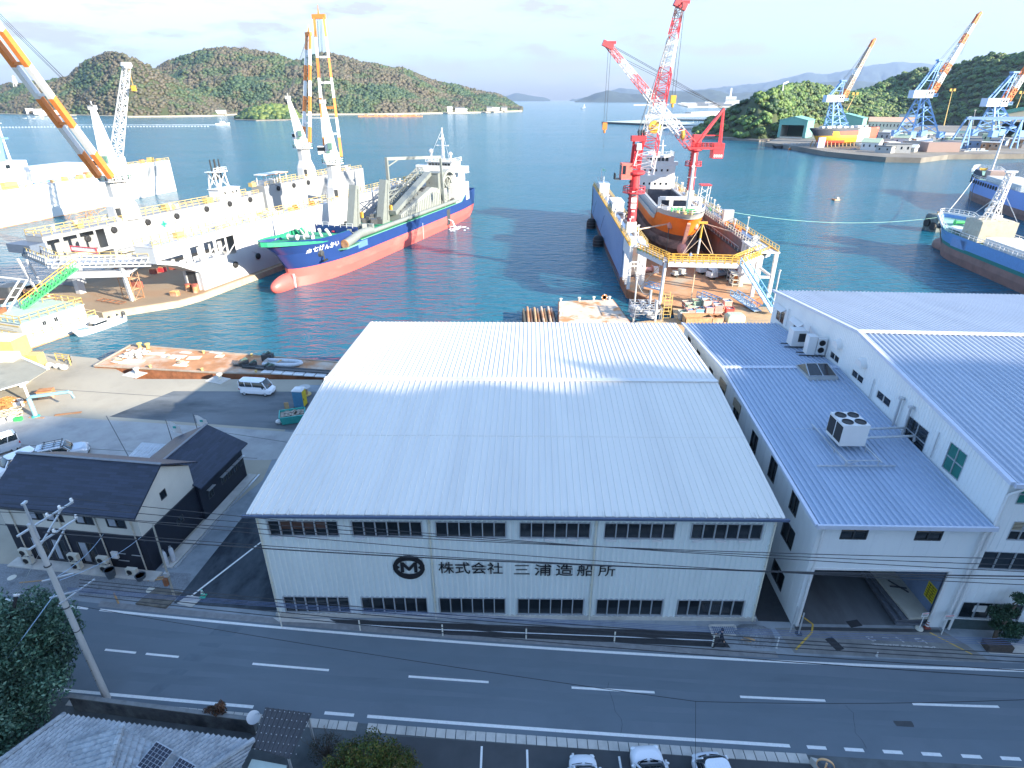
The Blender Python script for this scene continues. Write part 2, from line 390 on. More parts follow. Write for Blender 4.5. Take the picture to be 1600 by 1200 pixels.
SKIN=M('skin',(.55,.34,.24),.6,var=.05)
ROCK=M('rock',(.22,.19,.16),.9,var=.3,scale=.15,bump=.6,bscale=.6)
SOIL=M('hill_soil',(.075,.075,.035),.95,var=.35,scale=.03,col2=(.05,.07,.025),spots=(.012,.45,.6))
# ------------------------------------------------------------------ ground, quay, water
WZ=-2.2
QUAY=[(-600,120),(-75.2,80.1),(-58.9,76.6),(-49.5,69.8),(20.5,69.2),(20.5,91.8),(27,93.5),(46,96.5),(47,73),(120,72),(700,40)]
mb=MB();mb.prism([(700,-700),(-600,-700)][::-1]+QUAY[::-1] if False else QUAY+[(700,-700),(-600,-700)],-9,0.0)
struct('ground',mb,CONC)
def sheet(name,pts,z,m,th=0.0):
 mb=MB();mb.quad(*[(p[0],p[1],z) for p in pts]);return struct(name,mb,m)
mb=MB();S_=24000.0
mb.quad((-S_,-900,WZ),(S_,-900,WZ),(S_,S_,WZ),(-S_,S_,WZ));struct('water',mb,WATER)
def qf(pts):
 c=np.polyfit([p[0] for p in pts],[p[1] for p in pts],2);x0,x1=-30.0,33.0
 def f(x):
  if x<x0:return float(np.polyval(c,x0)+(x-x0)*(2*c[0]*x0+c[1]))
  if x>x1:return float(np.polyval(c,x1)+(x-x1)*(2*c[0]*x1+c[1]))
  return float(np.polyval(c,x))
 return f
yU=qf([(-29.9,31.0),(-13.3,29.3),(-4.3,28.1),(12.6,27.0),(32.9,26.0)])
yC=qf([(-27,27.7),(-16.8,26.4),(-6.6,25.4),(3.8,24.9),(14.2,24.3),(30.1,23.4)])
yL=qf([(-27,24.6),(-14.8,23.4),(-8.6,22.8),(0,22.2),(15.7,21.3),(28,20.3)])
def ribbon(mb,f,x0,x1,w,z,step=4.0,off=0.0):
 n=max(1,int(abs(x1-x0)/step));xs=[lerp(x0,x1,k/n) for k in range(n+1)]
 mb.grid([[(x,f(x)+off-w/2,z) for x in xs],[(x,f(x)+off+w/2,z) for x in xs]])
mb=MB();xs=[lerp(-140,160,k/60) for k in range(61)]
mb.grid([[(x,yL(x)-.45,.006) for x in xs],[(x,yU(x)+.55,.006) for x in xs]]);struct('road',mb,ASPH)
mb=MB();ribbon(mb,yU,-29.6,140,.20,.014);ribbon(mb,yU,-140,-30.5,.20,.014)
ribbon(mb,yL,-140,-15.6,.20,.010);ribbon(mb,yL,-11.2,-9.4,.20,.010);ribbon(mb,yL,-8.6,15.75,.20,.010)
for a,b in [(16.7,17.75),(18.75,19.8),(20.85,21.9),(22.95,24.0),(25.1,26.15),(27.2,28.25),(29.3,30.4)]:ribbon(mb,yL,a,b,.2,.010)
ribbon(mb,yL,32,120,.2,.010)
for a,b in [(-27.1,-24.9),(-24.2,-21.9)]+[(-16.85+10.28*k,-11.75+10.28*k) for k in range(8)]+[(-47.5,-42.4),(-37.3,-32.2)]:ribbon(mb,yC,a,b,.16,.014,step=2)
struct('road_marking',mb,LINE)
mb=MB();mb.quad((-22.6,yL(-22.6)+.1,.008),(-21.9,yL(-21.9)+.1,.008),(-18.6,yU(-18.6)-.2,.008),(-20.4,yU(-20.4)-.2,.008));struct('road_patch',mb,M('asphalt_patch',(.105,.138,.165),.85,var=.1,scale=2,bump=.2))
mb=MB();mb.lathe((23.0,22.5,.0085),[(.55,0),(.55,.001)],18);struct('manhole_cover',mb,DARK)
for v in mb.v[:0]:pass
mb=MB();x=-27.0
while x<16.0:
 if not (-9.6<x<-8.5):
  y0,y1=yL(x)-.40,yL(x+.56)-.40
  mb.prism([(x,y0-.55),(x+.53,y1-.55),(x+.53,y1-.02),(x,y0-.02)],0,.03+random.uniform(0,.012))
 x += .58
struct('drain_slabs',mb,CONCL)
mb=MB();ribbon(mb,yU,-30,17.5,.5,.012,off=.52);struct('kerb_strip',mb,M('kerb_stone',(.20,.205,.21),.85,var=.2,scale=2,bump=.2))
sheet('car_park',[(-9.5,16),(17.2,14),(17.2,yL(17.2)-1.0),(-6.6,yL(-6.6)-1.05)],.005,M('carpark_asphalt',(.060,.065,.070),.88,var=.12,scale=.8,bump=.2,bscale=50))
mb=MB()
for k in range(6):
 x=-1.75+2.56*k;mb.quad((x,15,.010),(x+.12,15,.010),(x+.10,yL(x)-1.25,.010),(x-.02,yL(x)-1.25,.010))
struct('parking_line',mb,LINE)
sheet('verge',[(-70,30.0),(-16.8,29.4),(-16.8,68),(-26.5,68),(-24.0,47),(-28.3,33.6),(-70,38)],.004,M('shade_blue_concrete',(.24,.272,.295),.85,var=.14,scale=.6,bump=.2,bscale=14,col2=(.16,.185,.205),spots=(.4,.48,.66)))  # yard concrete copied in bluer grey, the blue of the shade put into its colour
sheet('front_verge',[(-16.8,yU(-16.8)+.4),(17.5,yU(17.5)+.4),(40,yU(40)+.4),(40,31),(-16.8,31)],.003,MATS['shade_blue_concrete'])
sheet('near_ground',[(-70,-30),(70,-30),(70,yL(70)-.5),(30,yL(30)-.5),(0,yL(0)-.5),(-30,yL(-30)-.5),(-70,yL(-70)-.5)],.0015,M('near_soil',(.10,.115,.12),.9,var=.25,scale=1.0,bump=.3))
sheet('lane',[(-24.6,31.6),(-16.9,30.9),(-16.7,52),(-22.6,52)],.008,DASPH)
mb=MB();mb.quad((-23.9,32.0,.012),(-23.72,32.0,.012),(-19.7,40.2,.012),(-19.86,40.2,.012));struct('lane_marking',mb,LINE)
sheet('gravel_lot',[(-60,33.2),(-24.9,31.9),(-24.4,33.6),(-24.8,34.6),(-60,37)],.010,GRAV)
sheet('yard_patch',[(-46.5,59.6),(-42.5,66.2),(-17.0,66.0),(-17,55.5)],.006,DYARD)
sheet('yard_strip',[(-60,50.5),(-24.8,50.5),(-17,52.3),(-17,55.2),(-60,60.5)],.009,M('strip_concrete',(.34,.34,.33),.8,var=.12,scale=.4,bump=.15,bscale=10,col2=(.25,.25,.25),spots=(.3,.5,.7)))
mb=MB()
for a,b in [((-47,59.8),(-37,48.5)),((-34,56.6),(-17.5,52.2)),((-58,54),(-26,50.8)),((-60,67.0),(-42,64.6))]:
 d=(V(b[0]-a[0],b[1]-a[1],0)).normalized();n=V(-d.y,d.x,0)*.04
 mb.quad((a[0]-n.x,a[1]-n.y,.0125),(b[0]-n.x,b[1]-n.y,.0125),(b[0]+n.x,b[1]+n.y,.0125),(a[0]+n.x,a[1]+n.y,.0125))
struct('yard_joint',mb,DARK)
sheet('forecourt',[(18.2,29.4),(18.7,27.35),(31.2,26.6),(30.6,27.9),(29.5,29.4)],.012,M('forecourt_concrete',(.20,.205,.20),.85,var=.15,scale=1.2,bump=.3,bscale=14,col2=(.14,.145,.145),spots=(.8,.5,.7)))
sheet('asphalt_strip',[(-12.9,30.15),(14.2,29.0),(14.6,27.75),(-4.3,28.8),(-12.2,29.85)],.013,NASPH)
sheet('walkway_slab',[(-16.9,30.3),(-12.9,30.2),(-12.3,29.75),(-16.4,29.95)],.014,CONCL)
sheet('terrace',[(31.4,28.3),(40,27.6),(40,26.75),(31.6,27.3)],.016,CONCL)
sheet('back_alley',[(17.3,30.0),(19.6,29.9),(20.3,66),(19,66)],.007,NASPH)
# ------------------------------------------------------------------ relief helpers
WEAR=None
mb=MB()
for k_ in (.20,.38,.62,.80):
 xs_=[lerp(-60,60,k/40) for k in range(41)];f_=lambda x,o:lerp(yL(x)+.3,yU(x)-.3,k_)+o+.08*math.sin(x*.4+k_*9)
 mb.grid([[(x,f_(x,-.32),.010) for x in xs_],[(x,f_(x,.32),.010) for x in xs_]])
struct('road_wear',mb,M('road_wear',(.112,.145,.172),.8,var=.12,scale=.5,stretch=(.25,1,1),col2=(.125,.158,.185),spots=(.4,.42,.6)))
mb=MB();r0_=random.Random(6)
for x0_,n_ in ((6.3,7),(20,6)):
 p_=[V(x0_,yL(x0_)+.1,.0135)]
 for k in range(n_):p_.append(p_[-1]+V(r0_.uniform(-.28,.28),r0_.uniform(.25,.6),0))
 for a,b in zip(p_,p_[1:]):mb.quad(a+V(-.009,0,0),a+V(.009,0,0),b+V(.009,0,0),b+V(-.009,0,0))
struct('road_crack',mb,NASPH)
def hill(name,prof,base,k1,k2,m,amp=6.0,tree=6.0,rows=12,step=5,fpow=.85,zb=-2.5):
 """terrain strip: shoreline from photo bearing, ridge k1 times as far with its height from the profile, back slope at k2"""
 us=list(range(int(prof[0][0]),int(prof[-1][0])+1,step));G=[]
 for u in us:
  v=float(np.interp(u,[p[0] for p in prof],[p[1] for p in prof]));vb=float(np.interp(u,[p[0] for p in base],[p[1] for p in base]))
  b=at(u,vb,-1.8);r=atY(u,v,b.y*k1);r.z=max(r.z-tree,-1.6);c=atY(u,150,b.y*k2);c.z=zb
  col=[]
  for j in range(rows+1):
   t=j/rows;p=b.lerp(r,t);p.z=lerp(b.z,r.z,t**fpow)
   e=noise.fractal(V(p.x*.009,p.y*.009,3.3),.9,2.0,4)*amp*math.sin(math.pi*min(1,t*.93));p.z=max(p.z+e,-1.8+.2*(j>0));col.append(p)
  for j in range(1,4):
   t=j/3;p=r.lerp(c,t);p.z=lerp(r.z,c.z,t);col.append(p)
  G.append(col)
 mb=MB();mb.grid(G);o=mb.build(name,m,smooth=60);o['kind']='structure';return o,G
def ico(sub):
 bm=bmesh.new();bmesh.ops.create_icosphere(bm,subdivisions=sub,radius=1.0)
 v=np.array([x.co[:] for x in bm.verts]);f=np.array([[w.index for w in x.verts] for x in bm.faces]);bm.free();return v,f
def blobs(name,cen,rad,tint,m=None,sub=1,jit=.28,parent=None,squash=.85):
 """many small irregular leaf clumps in one mesh"""
 tv,tf=ico(sub);cen=np.asarray(cen,float);rad=np.asarray(rad,float);n=len(cen)
 r=RNG.uniform(1-jit,1+jit,(n,len(tv),1));a=RNG.uniform(0,6.283,n);ca,sa=np.cos(a),np.sin(a)
 x=tv[None,:,0]*ca[:,None]-tv[None,:,1]*sa[:,None];y=tv[None,:,0]*sa[:,None]+tv[None,:,1]*ca[:,None]
 P=np.stack([x,y,np.broadcast_to(tv[None,:,2]*squash,x.shape)],-1)*r*rad[:,None,None]+cen[:,None,:]
 F=(tf[None]+(np.arange(n)*len(tv))[:,None,None]).reshape(-1,3)
 return npmesh(name,P.reshape(-1,3),F,np.repeat(np.asarray(tint,float),len(tv),0),m or LEAF,parent)
def npmesh(name,P,F,T,m,parent=None):
 me=bpy.data.meshes.new(name);nv,nf,k=len(P),len(F),F.shape[1]
 me.vertices.add(nv);me.vertices.foreach_set('co',np.ascontiguousarray(P,dtype=np.float32).ravel())
 me.loops.add(nf*k);me.loops.foreach_set('vertex_index',np.ascontiguousarray(F,dtype=np.int32).ravel())
 me.polygons.add(nf);me.polygons.foreach_set('loop_start',np.arange(0,nf*k,k,dtype=np.int32))
 try:me.polygons.foreach_set('loop_total',np.full(nf,k,dtype=np.int32))
 except Exception:pass
 ca=me.color_attributes.new('tint','FLOAT_COLOR','POINT');c=np.ones((nv,4),np.float32);c[:,:3]=T;ca.data.foreach_set('color',c.ravel())
 me.materials.append(m);me.update(calc_edges=True);me.validate()
 o=bpy.data.objects.new(name,me);COL.objects.link(o)
 if parent:o.parent=parent
 return o
PAL_A=np.array([[.036,.068,.034],[.044,.080,.036],[.034,.064,.036],[.056,.084,.036],[.078,.078,.046],[.092,.080,.054],[.074,.072,.046],[.056,.080,.038],[.042,.074,.034]])
PAL_G=np.array([[.035,.085,.022],[.055,.115,.025],[.085,.14,.03],[.028,.062,.02],[.11,.15,.04],[.045,.10,.03]])
def scatter(G,n,patchscale=.006,pal=PAL_A,weights=None,rmin=3.0,rmax=6.5,rows=None,seed=1,lift=.35):
 """points over a terrain grid, species chosen in patches"""
 r_=np.random.default_rng(seed);A=np.array([[tuple(p) for p in c] for c in G]);nc,nr=A.shape[:2];nr=rows or nr
 q=[]
 d1=np.linalg.norm(A[1:,:-1]-A[:-1,:-1],axis=-1);d2=np.linalg.norm(A[:-1,1:]-A[:-1,:-1],axis=-1);w=(d1*d2)[:,:nr-1];w=w/w.sum()
 idx=r_.choice(w.size,n,p=w.ravel());ci,ri=np.unravel_index(idx,w.shape);fu,fv=r_.random(n),r_.random(n)
 P=(A[ci,ri]*((1-fu)*(1-fv))[:,None]+A[ci+1,ri]*(fu*(1-fv))[:,None]+A[ci,ri+1]*((1-fu)*fv)[:,None]+A[ci+1,ri+1]*(fu*fv)[:,None])
 R=rmin+(rmax-rmin)*r_.random(n)**1.8;K_=len(pal)
 T=np.empty((n,3))
 for i in range(n):
  e=noise.fractal(V(P[i,0]*patchscale,P[i,1]*patchscale,P[i,2]*patchscale*2+seed),.8,2.1,4)*.5+.5+r_.uniform(-.07,.07)
  T[i]=pal[int(np.clip(e,0,.999)*K_)]*r_.uniform(.88,1.12)
 P[:,2] += R*lift;return P,R,T
# ------------------------------------------------------------------ hill behind the road (gives the afternoon shade)
def sunhill():
 hx,hy=SV.x,SV.y;l=math.hypot(hx,hy);h=V(hx/l,hy/l,0);p=V(-h.y,h.x,0)
 Q=[(-420,14),(-250,26),(-90,31),(0,28.5),(12,27.2),(18,26.8),(21,26.2),(24,26.6),(26.5,24.9),(29,24.2),(31.5,22.8),(33.5,21.4),(35.5,20.7),(38.5,19.9),(40.3,18.2),(41.5,17.0),(43.5,16.9),(45.2,16.3),(46.4,17.6),(47.3,19.2),(48.2,17.2),(49.6,16.0),(50.9,15.8),(51.8,13.4),(54.6,12.0),(57,10.5),(58.5,9.3),(61,8.0),(72,3),(90,-2),(130,-6),(189,-9),(228,-7),(300,-12),(400,-16),(480,-19),(520,-30)]
 P=[]
 for (a,qa),(b,qb) in zip(Q,Q[1:]):
  n=max(1,int(max(abs(b-a)/4,abs(qb-qa)/2)))
  P += [(lerp(a,b,k/n),lerp(qa,qb,k/n)) for k in range(n)]
 P.append(Q[-1]);rows=[];ts=[(150,0),(160,.25),(175,.7),(190,1.0),(205,.97),(240,.7),(290,.3),(340,0)]
 for i,(a,q) in enumerate(P):
  zr=max(1.0,(q+math.sin(SUN_EL)*190)/math.cos(SUN_EL));r=[]
  zr += noise.noise(V(a*.35,2.2,.4))*.7
  for t,f in ts:
   z=zr*f+(noise.noise(V(a*.05,t*.05,1))*5 if 0<f<.9 else 0)
   pt=h*t+p*a;r.append((pt.x,pt.y,z-.5 if f==0 else max(-.5,min(z,zr))))
  rows.append(r)
 mb=MB();mb.grid(rows);struct('hill',mb,SOIL)
sunhill()
# ------------------------------------------------------------------ big warehouse
WALLW=M('ribbed_wall',(.66,.71,.70),.5,var=.05,scale=.5,stretch=(1,1,.2))
ROOFW=M('pale_roof',(.73,.69,.63),.38,var=.035,scale=.15,spec=.5,col2=(.655,.62,.57),spots=(.5,.46,.72),stretch=(1,.05,1))
NL,NR,FR,FL=(-16.6,30.5),(17.0,30.1),(18.9,65.1),(-16.4,65.5)
wh=thing('warehouse','wide pale warehouse with ribbed walls, low metal roof and black company lettering','warehouse',(0.2,47.7,0))
EZ,RZ=9.3,10.3
wx=[-15.85,-10.40,-4.95,.50,5.98,11.60];hs=[]
for x in wx:hs += [(x+16.6,x+21.15,7.22,8.48),(x+16.5,x+20.98+.1,.38,1.88)]
def gable(Ln,ez,rz):
 f=lambda s:ez+(rz-ez)*(1-abs(2*s/Ln-1));f.knots=[Ln/2];return f
mb=MB();wall(mb,NL,NR,.28,EZ,hs,pitch=.36,depth=.07,prof=(0,.40,.50,.80,.90))
wall(mb,FR,FL,0,EZ,pitch=.9,depth=.03)
wall(mb,NR,FR,0,gable(35.05,EZ,RZ),pitch=.9,depth=.03);wall(mb,FL,NL,0,gable(35.0,EZ,RZ),pitch=.9,depth=.03)
mb.build('wall',WALLW,wh,world=True)
A,B=V(-16.9,30.05,EZ+.02),V(17.2,29.65,EZ+.02);C1,C0=V(18.3,47.4,RZ+.06),V(-16.85,47.95,RZ+.06);D0,D1=V(-16.75,65.9,EZ+.02),V(19.3,65.5,EZ+.02)
mb=MB();roof_sheet(mb,A,B,C1,C0,.46,.055,.09);roof_sheet(mb,D1,D0,C0,C1,.46,.055,.09)
for i in range(43):
 x=lerp(-16.6,17.0,i/42);mb.bar((x,29.92+.0-.0119*(x+16.6)+.02,EZ+.05),(x,30.5-.0119*(x+16.6),EZ+.085),.07,.05)
for t_ in (.5,):p,q=A.lerp(C0,t_)+V(0,0,.012),B.lerp(C1,t_)+V(0,0,.012);mb.bar(p,q,.07,.03)
rf=mb.build('roof',ROOFW,wh,world=True)
mb=MB();mb.bar(C0+V(0,0,.07),C1+V(0,0,.07),.55,.10);mb.build('ridge_cap',WHITE,rf,world=True)
mb=MB();mb.bar((-17.1,29.90,EZ-.06),(17.4,29.50,EZ-.06),.16,.16);mb.build('gutter',M('gutter_blue',(.07,.10,.17),.5),wh,world=True)
mb=MB();mb.prism([(-16.7,30.36),(17.1,29.96),(17.1,30.12),(-16.7,30.52)],0,.30);mb.build('plinth',CONCL,wh,world=True)
for x in wx:
 wo_=window(wh,NL,NR,x+16.6,x+21.15,7.22,8.48,ALU,GLASSD,6,1,.06,.07,proud=.085)
 if x<-15:
  for q in (1,2,3,4):mb=MB();mb.extrude([wpt(NL,NR,x+16.6+.76*q+.05,7.75,-.028),wpt(NL,NR,x+16.6+.76*q+.7,7.75,-.028),wpt(NL,NR,x+16.6+.76*q+.7,8.4,-.028),wpt(NL,NR,x+16.6+.76*q+.05,8.4,-.028)],(0,-.006,0));mb.build('blind',M('blind_rust',(.07,.032,.022),.6,var=.2,scale=3),wo_,world=True)
 window(wh,NL,NR,x+16.5,x+21.08,.38,1.88,ALU,GLASSD,6,1,.06,.07,proud=.085)
mb=MB()
for x in wx:
 for k in range(3):q=x+.12+k*1.5;y=30.3-.0119*q;mb.box((q+.35,y-.16,7.13),(.66,.14,.07))
mb.bsplit('awning_vent',WHITE,wh,world=True)
for x in (-16.45,-5.36,5.42,16.85):
 y=30.5-.0119*(x+16.6)-.15;mb=MB();mb.tube((x,y,.02),(x,y,EZ-.1),.055,8)
 for z in (1.5,3.2,5.0,6.8,8.4):mb.box((x,y+.05,z),(.16,.12,.05))
 mb.build('downpipe',M('downpipe_cream',(.62,.60,.50),.5,var=.04),wh,world=True)
INK=M('sign_black',(.012,.012,.014),.5,var=.05)
sgn=MB();cx,cz=-6.93,4.68;yy=lambda x:30.5-.0119*(x+16.6)-.10
def E(a,rx,rz):return (cx+rx*math.cos(a),cz+rz*math.sin(a))
def flat(poly,th=.05):sgn.extrude([V(x,yy(x),z) for x,z in poly],(0,-th,0))
for s in (1,-1):
 n=16;a0,a1=math.radians(12),math.radians(168)
 for k in range(n):
  u0,u1=lerp(a0,a1,k/n),lerp(a0,a1,(k+1)/n)
  wi=lambda a:(.80,.60+.02*abs(math.cos(a)))
  flat([E(s*u0,1.06,1.03),E(s*u1,1.06,1.03),E(s*u1,*wi(u1)),E(s*u0,*wi(u0))])
 flat([(cx+s*1.06,cz-.22),(cx+s*1.06,cz+.22),(cx+s*.78,cz+.16),(cx+s*.62,cz),(cx+s*.78,cz-.16)])
mpts=[(-.56,-.42),(-.56,.42),(-.34,.42),(0,-.02),(.34,.42),(.56,.42),(.56,-.42),(.34,-.42),(.34,.10),(.06,-.27),(-.06,-.27),(-.34,.10),(-.34,-.42)]
for q in ([0,1,2,11,12],[2,3,10,11],[3,4,8,9],[4,5,6,7,8],[3,9,10]):flat([(cx+mpts[i][0],cz+mpts[i][1]) for i in q])
sgn.build('emblem',INK,wh,world=True)
def sign_text(body,x0,x1,zc,hgt,sp):
 o=fontmesh('lettering',body,hgt,INK,None,(0,0,0),(1,-.0119,0),(0,0,1),ext=.02,spacing=sp,bold=.004)
 me=o.data;xs=[v.co.x for v in me.vertices];zs_=[v.co.z for v in me.vertices]
 a,b,c,d=min(xs),max(xs),min(zs_),max(zs_)
 for v in me.vertices:
  x=lerp(x0,x1,(v.co.x-a)/(b-a));z=zc+((v.co.z-c)/(d-c)-.5)*hgt;v.co=Vector((x-wh.location.x,yy(x)-.01+v.co.y*.0-(.03 if v.co.y<0 else 0)-wh.location.y,z))
 o.parent=wh;return o
sign_text('株式会社',-4.95,-.62,4.67,1.0,1.0)
sign_text('三浦造船所',.12,6.92,4.55,1.0,1.35)
# ------------------------------------------------------------------ workshop with the open gate
PANEL=M('panel_wall',(.70,.73,.74),.6,var=.05,scale=.7,col2=(.60,.63,.65),spots=(.35,.5,.75),stretch=(1,1,.3))
ROOFB=M('blue_grey_roof',(.37,.445,.56),.42,var=.05,scale=.3,col2=(.31,.38,.49),spots=(.5,.48,.72),stretch=(1,.06,1))
ws=thing('workshop','middle workshop with blue grey ridged roof and wide open vehicle gate','workshop',(25,47,0))
a0,a1,b1,b0=(19.5,29.7),(30.15,29.45),(31.5,65.8),(20.5,65.8)
side=[(62.7,63.9,6.65,8.35),(58.6,59.85,6.75,8.35),(53.7,54.95,6.9,8.45),(49.5,51.1,6.9,8.3),(45.3,46.8,6.9,8.3),(40.7,42.05,6.85,8.5),(36.65,37.9,6.9,8.65),(32.6,33.8,6.95,8.6),(32.1,33.95,4.45,6.0),(32.0,33.95,.7,2.15)]
hl=[(65.8-y1,65.8-y0,z0,z1) for y0,y1,z0,z1 in side]
fr=[(.45,9.2,.0,5.05),(1.5,3.15,7.62,8.85),(6.2,7.85,7.62,8.85)]
mb=MB();wall(mb,a0,a1,0,9.0,fr,pitch=.92,depth=.012,prof=(0,.94,.95,.99,1.0))
wall(mb,b0,a0,0,gable(36.1,9.0,10.0),hl,pitch=.92,depth=.012,prof=(0,.94,.95,.99,1.0))
wall(mb,a1,b1,0,9.0);wall(mb,b1,b0,0,9.0)
mb.build('wall',PANEL,ws,world=True)
mb=MB();eA,eB,eC,eD=V(19.1,29.25,9.0),V(30.15,29.0,9.0),V(31.05,51.0,10.05),V(20.0,51.0,10.05);eE,eF=V(31.5,66.2,9.0),V(20.3,66.2,9.0)
roof_sheet(mb,eA,eB,eC,eD,.42,.13,.17,.12);roof_sheet(mb,eE,eF,eD,eC,.42,.13,.17,.12)
rf=mb.build('roof',ROOFB,ws,world=True)
mb=MB();mb.bar(eD+V(0,0,.08),eC+V(0,0,.08),.5,.08)
TRIM=M('roof_trim',(.52,.56,.66),.45,var=.04);mb.build('ridge_cap',TRIM,rf,world=True)
mb=MB();mb.bar(eA+V(-.05,-.06,0),eB+V(0,-.06,0),.14,.3);mb.bar(eA+V(-.06,0,.04),eD+V(-.06,0,.04),.22,.2);mb.bar(eF+V(-.06,0,.04),eD+V(-.06,0,.04),.22,.2);mb.bsplit('fascia',TRIM,rf,world=True)
for i,h_ in enumerate(hl):window(ws,b0,a0,*h_,DARK,GLASSD,2,1,.10,.05)
mb=MB()
for y0,y1 in ((49.5,51.1),(45.3,46.8)):mb.box((19.5+.0277*((y0+y1)/2-29.7)-.06,(y0+y1)/2,8.65),(.1,y1-y0+.2,.75))
mb.bsplit('shutter_box',M('shutter_brown',(.32,.27,.20),.7,var=.15,scale=6),ws,world=True)
BLIND=M('brown_blind',(.30,.22,.15),.7,var=.15,scale=4)
for f in fr[1:]:
 w_=window(ws,a0,a1,*f,DARK,GLASSD,2,2,.10,.06)
 mb=MB()
 for k in range(5):z=lerp(8.28,8.8,k/4);mb.extrude([wpt(a0,a1,f[0]+.08,z-.05,-.05),wpt(a0,a1,f[1]-.08,z-.05,-.05),wpt(a0,a1,f[1]-.08,z+.045,-.03),wpt(a0,a1,f[0]+.08,z+.045,-.03)],(0,.01,0))
 mb.build('louvre',BLIND,w_,world=True)
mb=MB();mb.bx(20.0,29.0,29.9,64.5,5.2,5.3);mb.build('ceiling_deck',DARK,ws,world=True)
mb=MB()
for s in (.36,9.29):mb.extrude([wpt(a0,a1,s-.1,0,-.02),wpt(a0,a1,s+.1,0,-.02),wpt(a0,a1,s+.1,5.15,-.02),wpt(a0,a1,s-.1,5.15,-.02)],(0,-.10,0))
mb.extrude([wpt(a0,a1,.46,5.05,-.02),wpt(a0,a1,9.19,5.05,-.02),wpt(a0,a1,9.19,5.2,-.02),wpt(a0,a1,.46,5.2,-.02)],(0,-.08,0));mb.build('gate_frame',WHITE,ws,world=True)
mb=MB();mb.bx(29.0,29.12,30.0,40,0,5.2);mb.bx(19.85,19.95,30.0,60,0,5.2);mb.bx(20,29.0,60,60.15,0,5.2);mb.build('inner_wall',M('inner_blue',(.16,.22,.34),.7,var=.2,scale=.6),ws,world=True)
for x,y in ((19.75,29.5),(29.75,29.25)):
 mb=MB();mb.tube((x,y,.1),(x,y,8.5),.07,8);mb.tube((x,y,8.5),(x,y-.1,8.85),.09,8);mb.build('downpipe',WHITE,ws,world=True)
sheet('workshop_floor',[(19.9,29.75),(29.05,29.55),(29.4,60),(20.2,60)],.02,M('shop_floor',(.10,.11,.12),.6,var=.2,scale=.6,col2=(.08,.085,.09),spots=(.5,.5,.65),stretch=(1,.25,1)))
sheet('gate_step_line',[(19.6,29.5),(29.5,29.25),(29.5,28.98),(19.6,29.2)],.021,DARK)  # flat dark strip along the step of the raised gate floor
mb=MB();mb.bx(28.99,29.01,30.0,30.9,1.6,2.9)
o=mb.build('wall_sign',M('sign_yellow',(.62,.52,.03),.5,var=.05),ws,world=True);o['label']='yellow safety sign with dark brush strokes'
mb=MB()
for k in range(6):
 zc_=1.72+k*.2
 mb.bar((28.98,30.06,zc_+.06),(28.98,30.84,zc_+.02),.02,.035);mb.bar((28.98,30.2+.08*(k % 3),zc_-.06),(28.98,30.3+.1*(k % 2),zc_+.09),.02,.04);mb.bar((28.98,30.62,zc_-.07),(28.98,30.66,zc_+.09),.02,.04)
mb.build('sign_stroke',INK,o,world=True)
pl=thing('plate_stack','stack of wide steel plates lying inside the open workshop gate','steel plates',(28.0,32.4,0))
PL=M('plate_top',(.42,.40,.34),.6,var=.12,scale=1);PLD=M('plate_side',(.10,.11,.13),.6,var=.2)
for k,(w_,l_,dx,m_) in enumerate([(2.3,4.6,.0,PLD),(2.35,4.4,-.1,PLD),(2.15,4.5,.05,PLD),(1.75,4.6,.1,PL)]):
 mb=MB();mb.box((28.0+dx,33.2,.17+k*.2),(w_,l_*1.6,.15),.03*k-.05);mb.build('steel_plate',m_,pl,world=True)
mb=MB();mb.bar((27.7,32.4,.88),(28.8,32.2,.88),.12,.06);mb.bar((27.9,33.0,.88),(28.7,31.8,.88),.10,.05);mb.build('bearer',DARK,pl,world=True)
# ------------------------------------------------------------------ tall hall on the right
hf=thing('factory_hall','tall white factory hall with big blue grey roof and green front windows','factory',(50,47,0))
h0,h1,h2,h3=(30.2,29.45),(75,26.6),(77,65.5),(31.7,68.4)
ROOFH=M('hall_roof',(.44,.49,.575),.40,var=.04,scale=.3,col2=(.385,.43,.51),spots=(.5,.48,.72),stretch=(1,.06,1))
frn=[(.75,4.2,10.6,12.0),(1.2,4.0,7.8,9.25),(.15,6.4,5.35,6.8),(.35,4.35,.95,2.4),(5.4,9.0,.95,2.4)]
sw=[(33.2,34.95,9.6,11.65),(37.2,39.7,9.0,11.1),(42.3,44.35,10.35,11.05),(46.7,48.7,10.35,11.0),(51.3,53.1,10.3,10.95),(55.8,57.4,10.25,10.85),(59.9,62.1,9.6,10.6),(64.8,67.1,9.3,10.75)]
hw=[(68.4-y1,68.4-y0,a,b) for y0,y1,a,b in sw]
mb=MB();wall(mb,h0,h1,.0,12.3,frn,pitch=.46,depth=.018,prof=(0,.8,.85,.93,.98))
wall(mb,h3,h0,0,gable(39.0,12.25,14.2),hw,pitch=.30,depth=.02,prof=(0,.5,.6,.8,.9));wall(mb,h1,h2,0,gable(39,12.25,14.2));wall(mb,h2,h3,0,12.3)
mb.build('wall',PANEL,hf,world=True)
mb=MB();rA,rB,rC,rD=V(30.0,29.05,12.3),V(75,26.1,12.3),V(76.2,46.5,14.3),V(31.0,49.3,14.3);rE,rF=V(77.2,66,12.2),V(31.6,68.9,12.2)
roof_sheet(mb,rA,rB,rC,rD,.45,.13,.17,.12);roof_sheet(mb,rE,rF,rD,rC,.45,.13,.17,.12);rf=mb.build('roof',ROOFH,hf,world=True)
mb=MB();mb.bar(rD+V(0,0,.1),rC+V(0,0,.1),.6,.1);mb.build('ridge_cap',WHITE,rf,world=True)
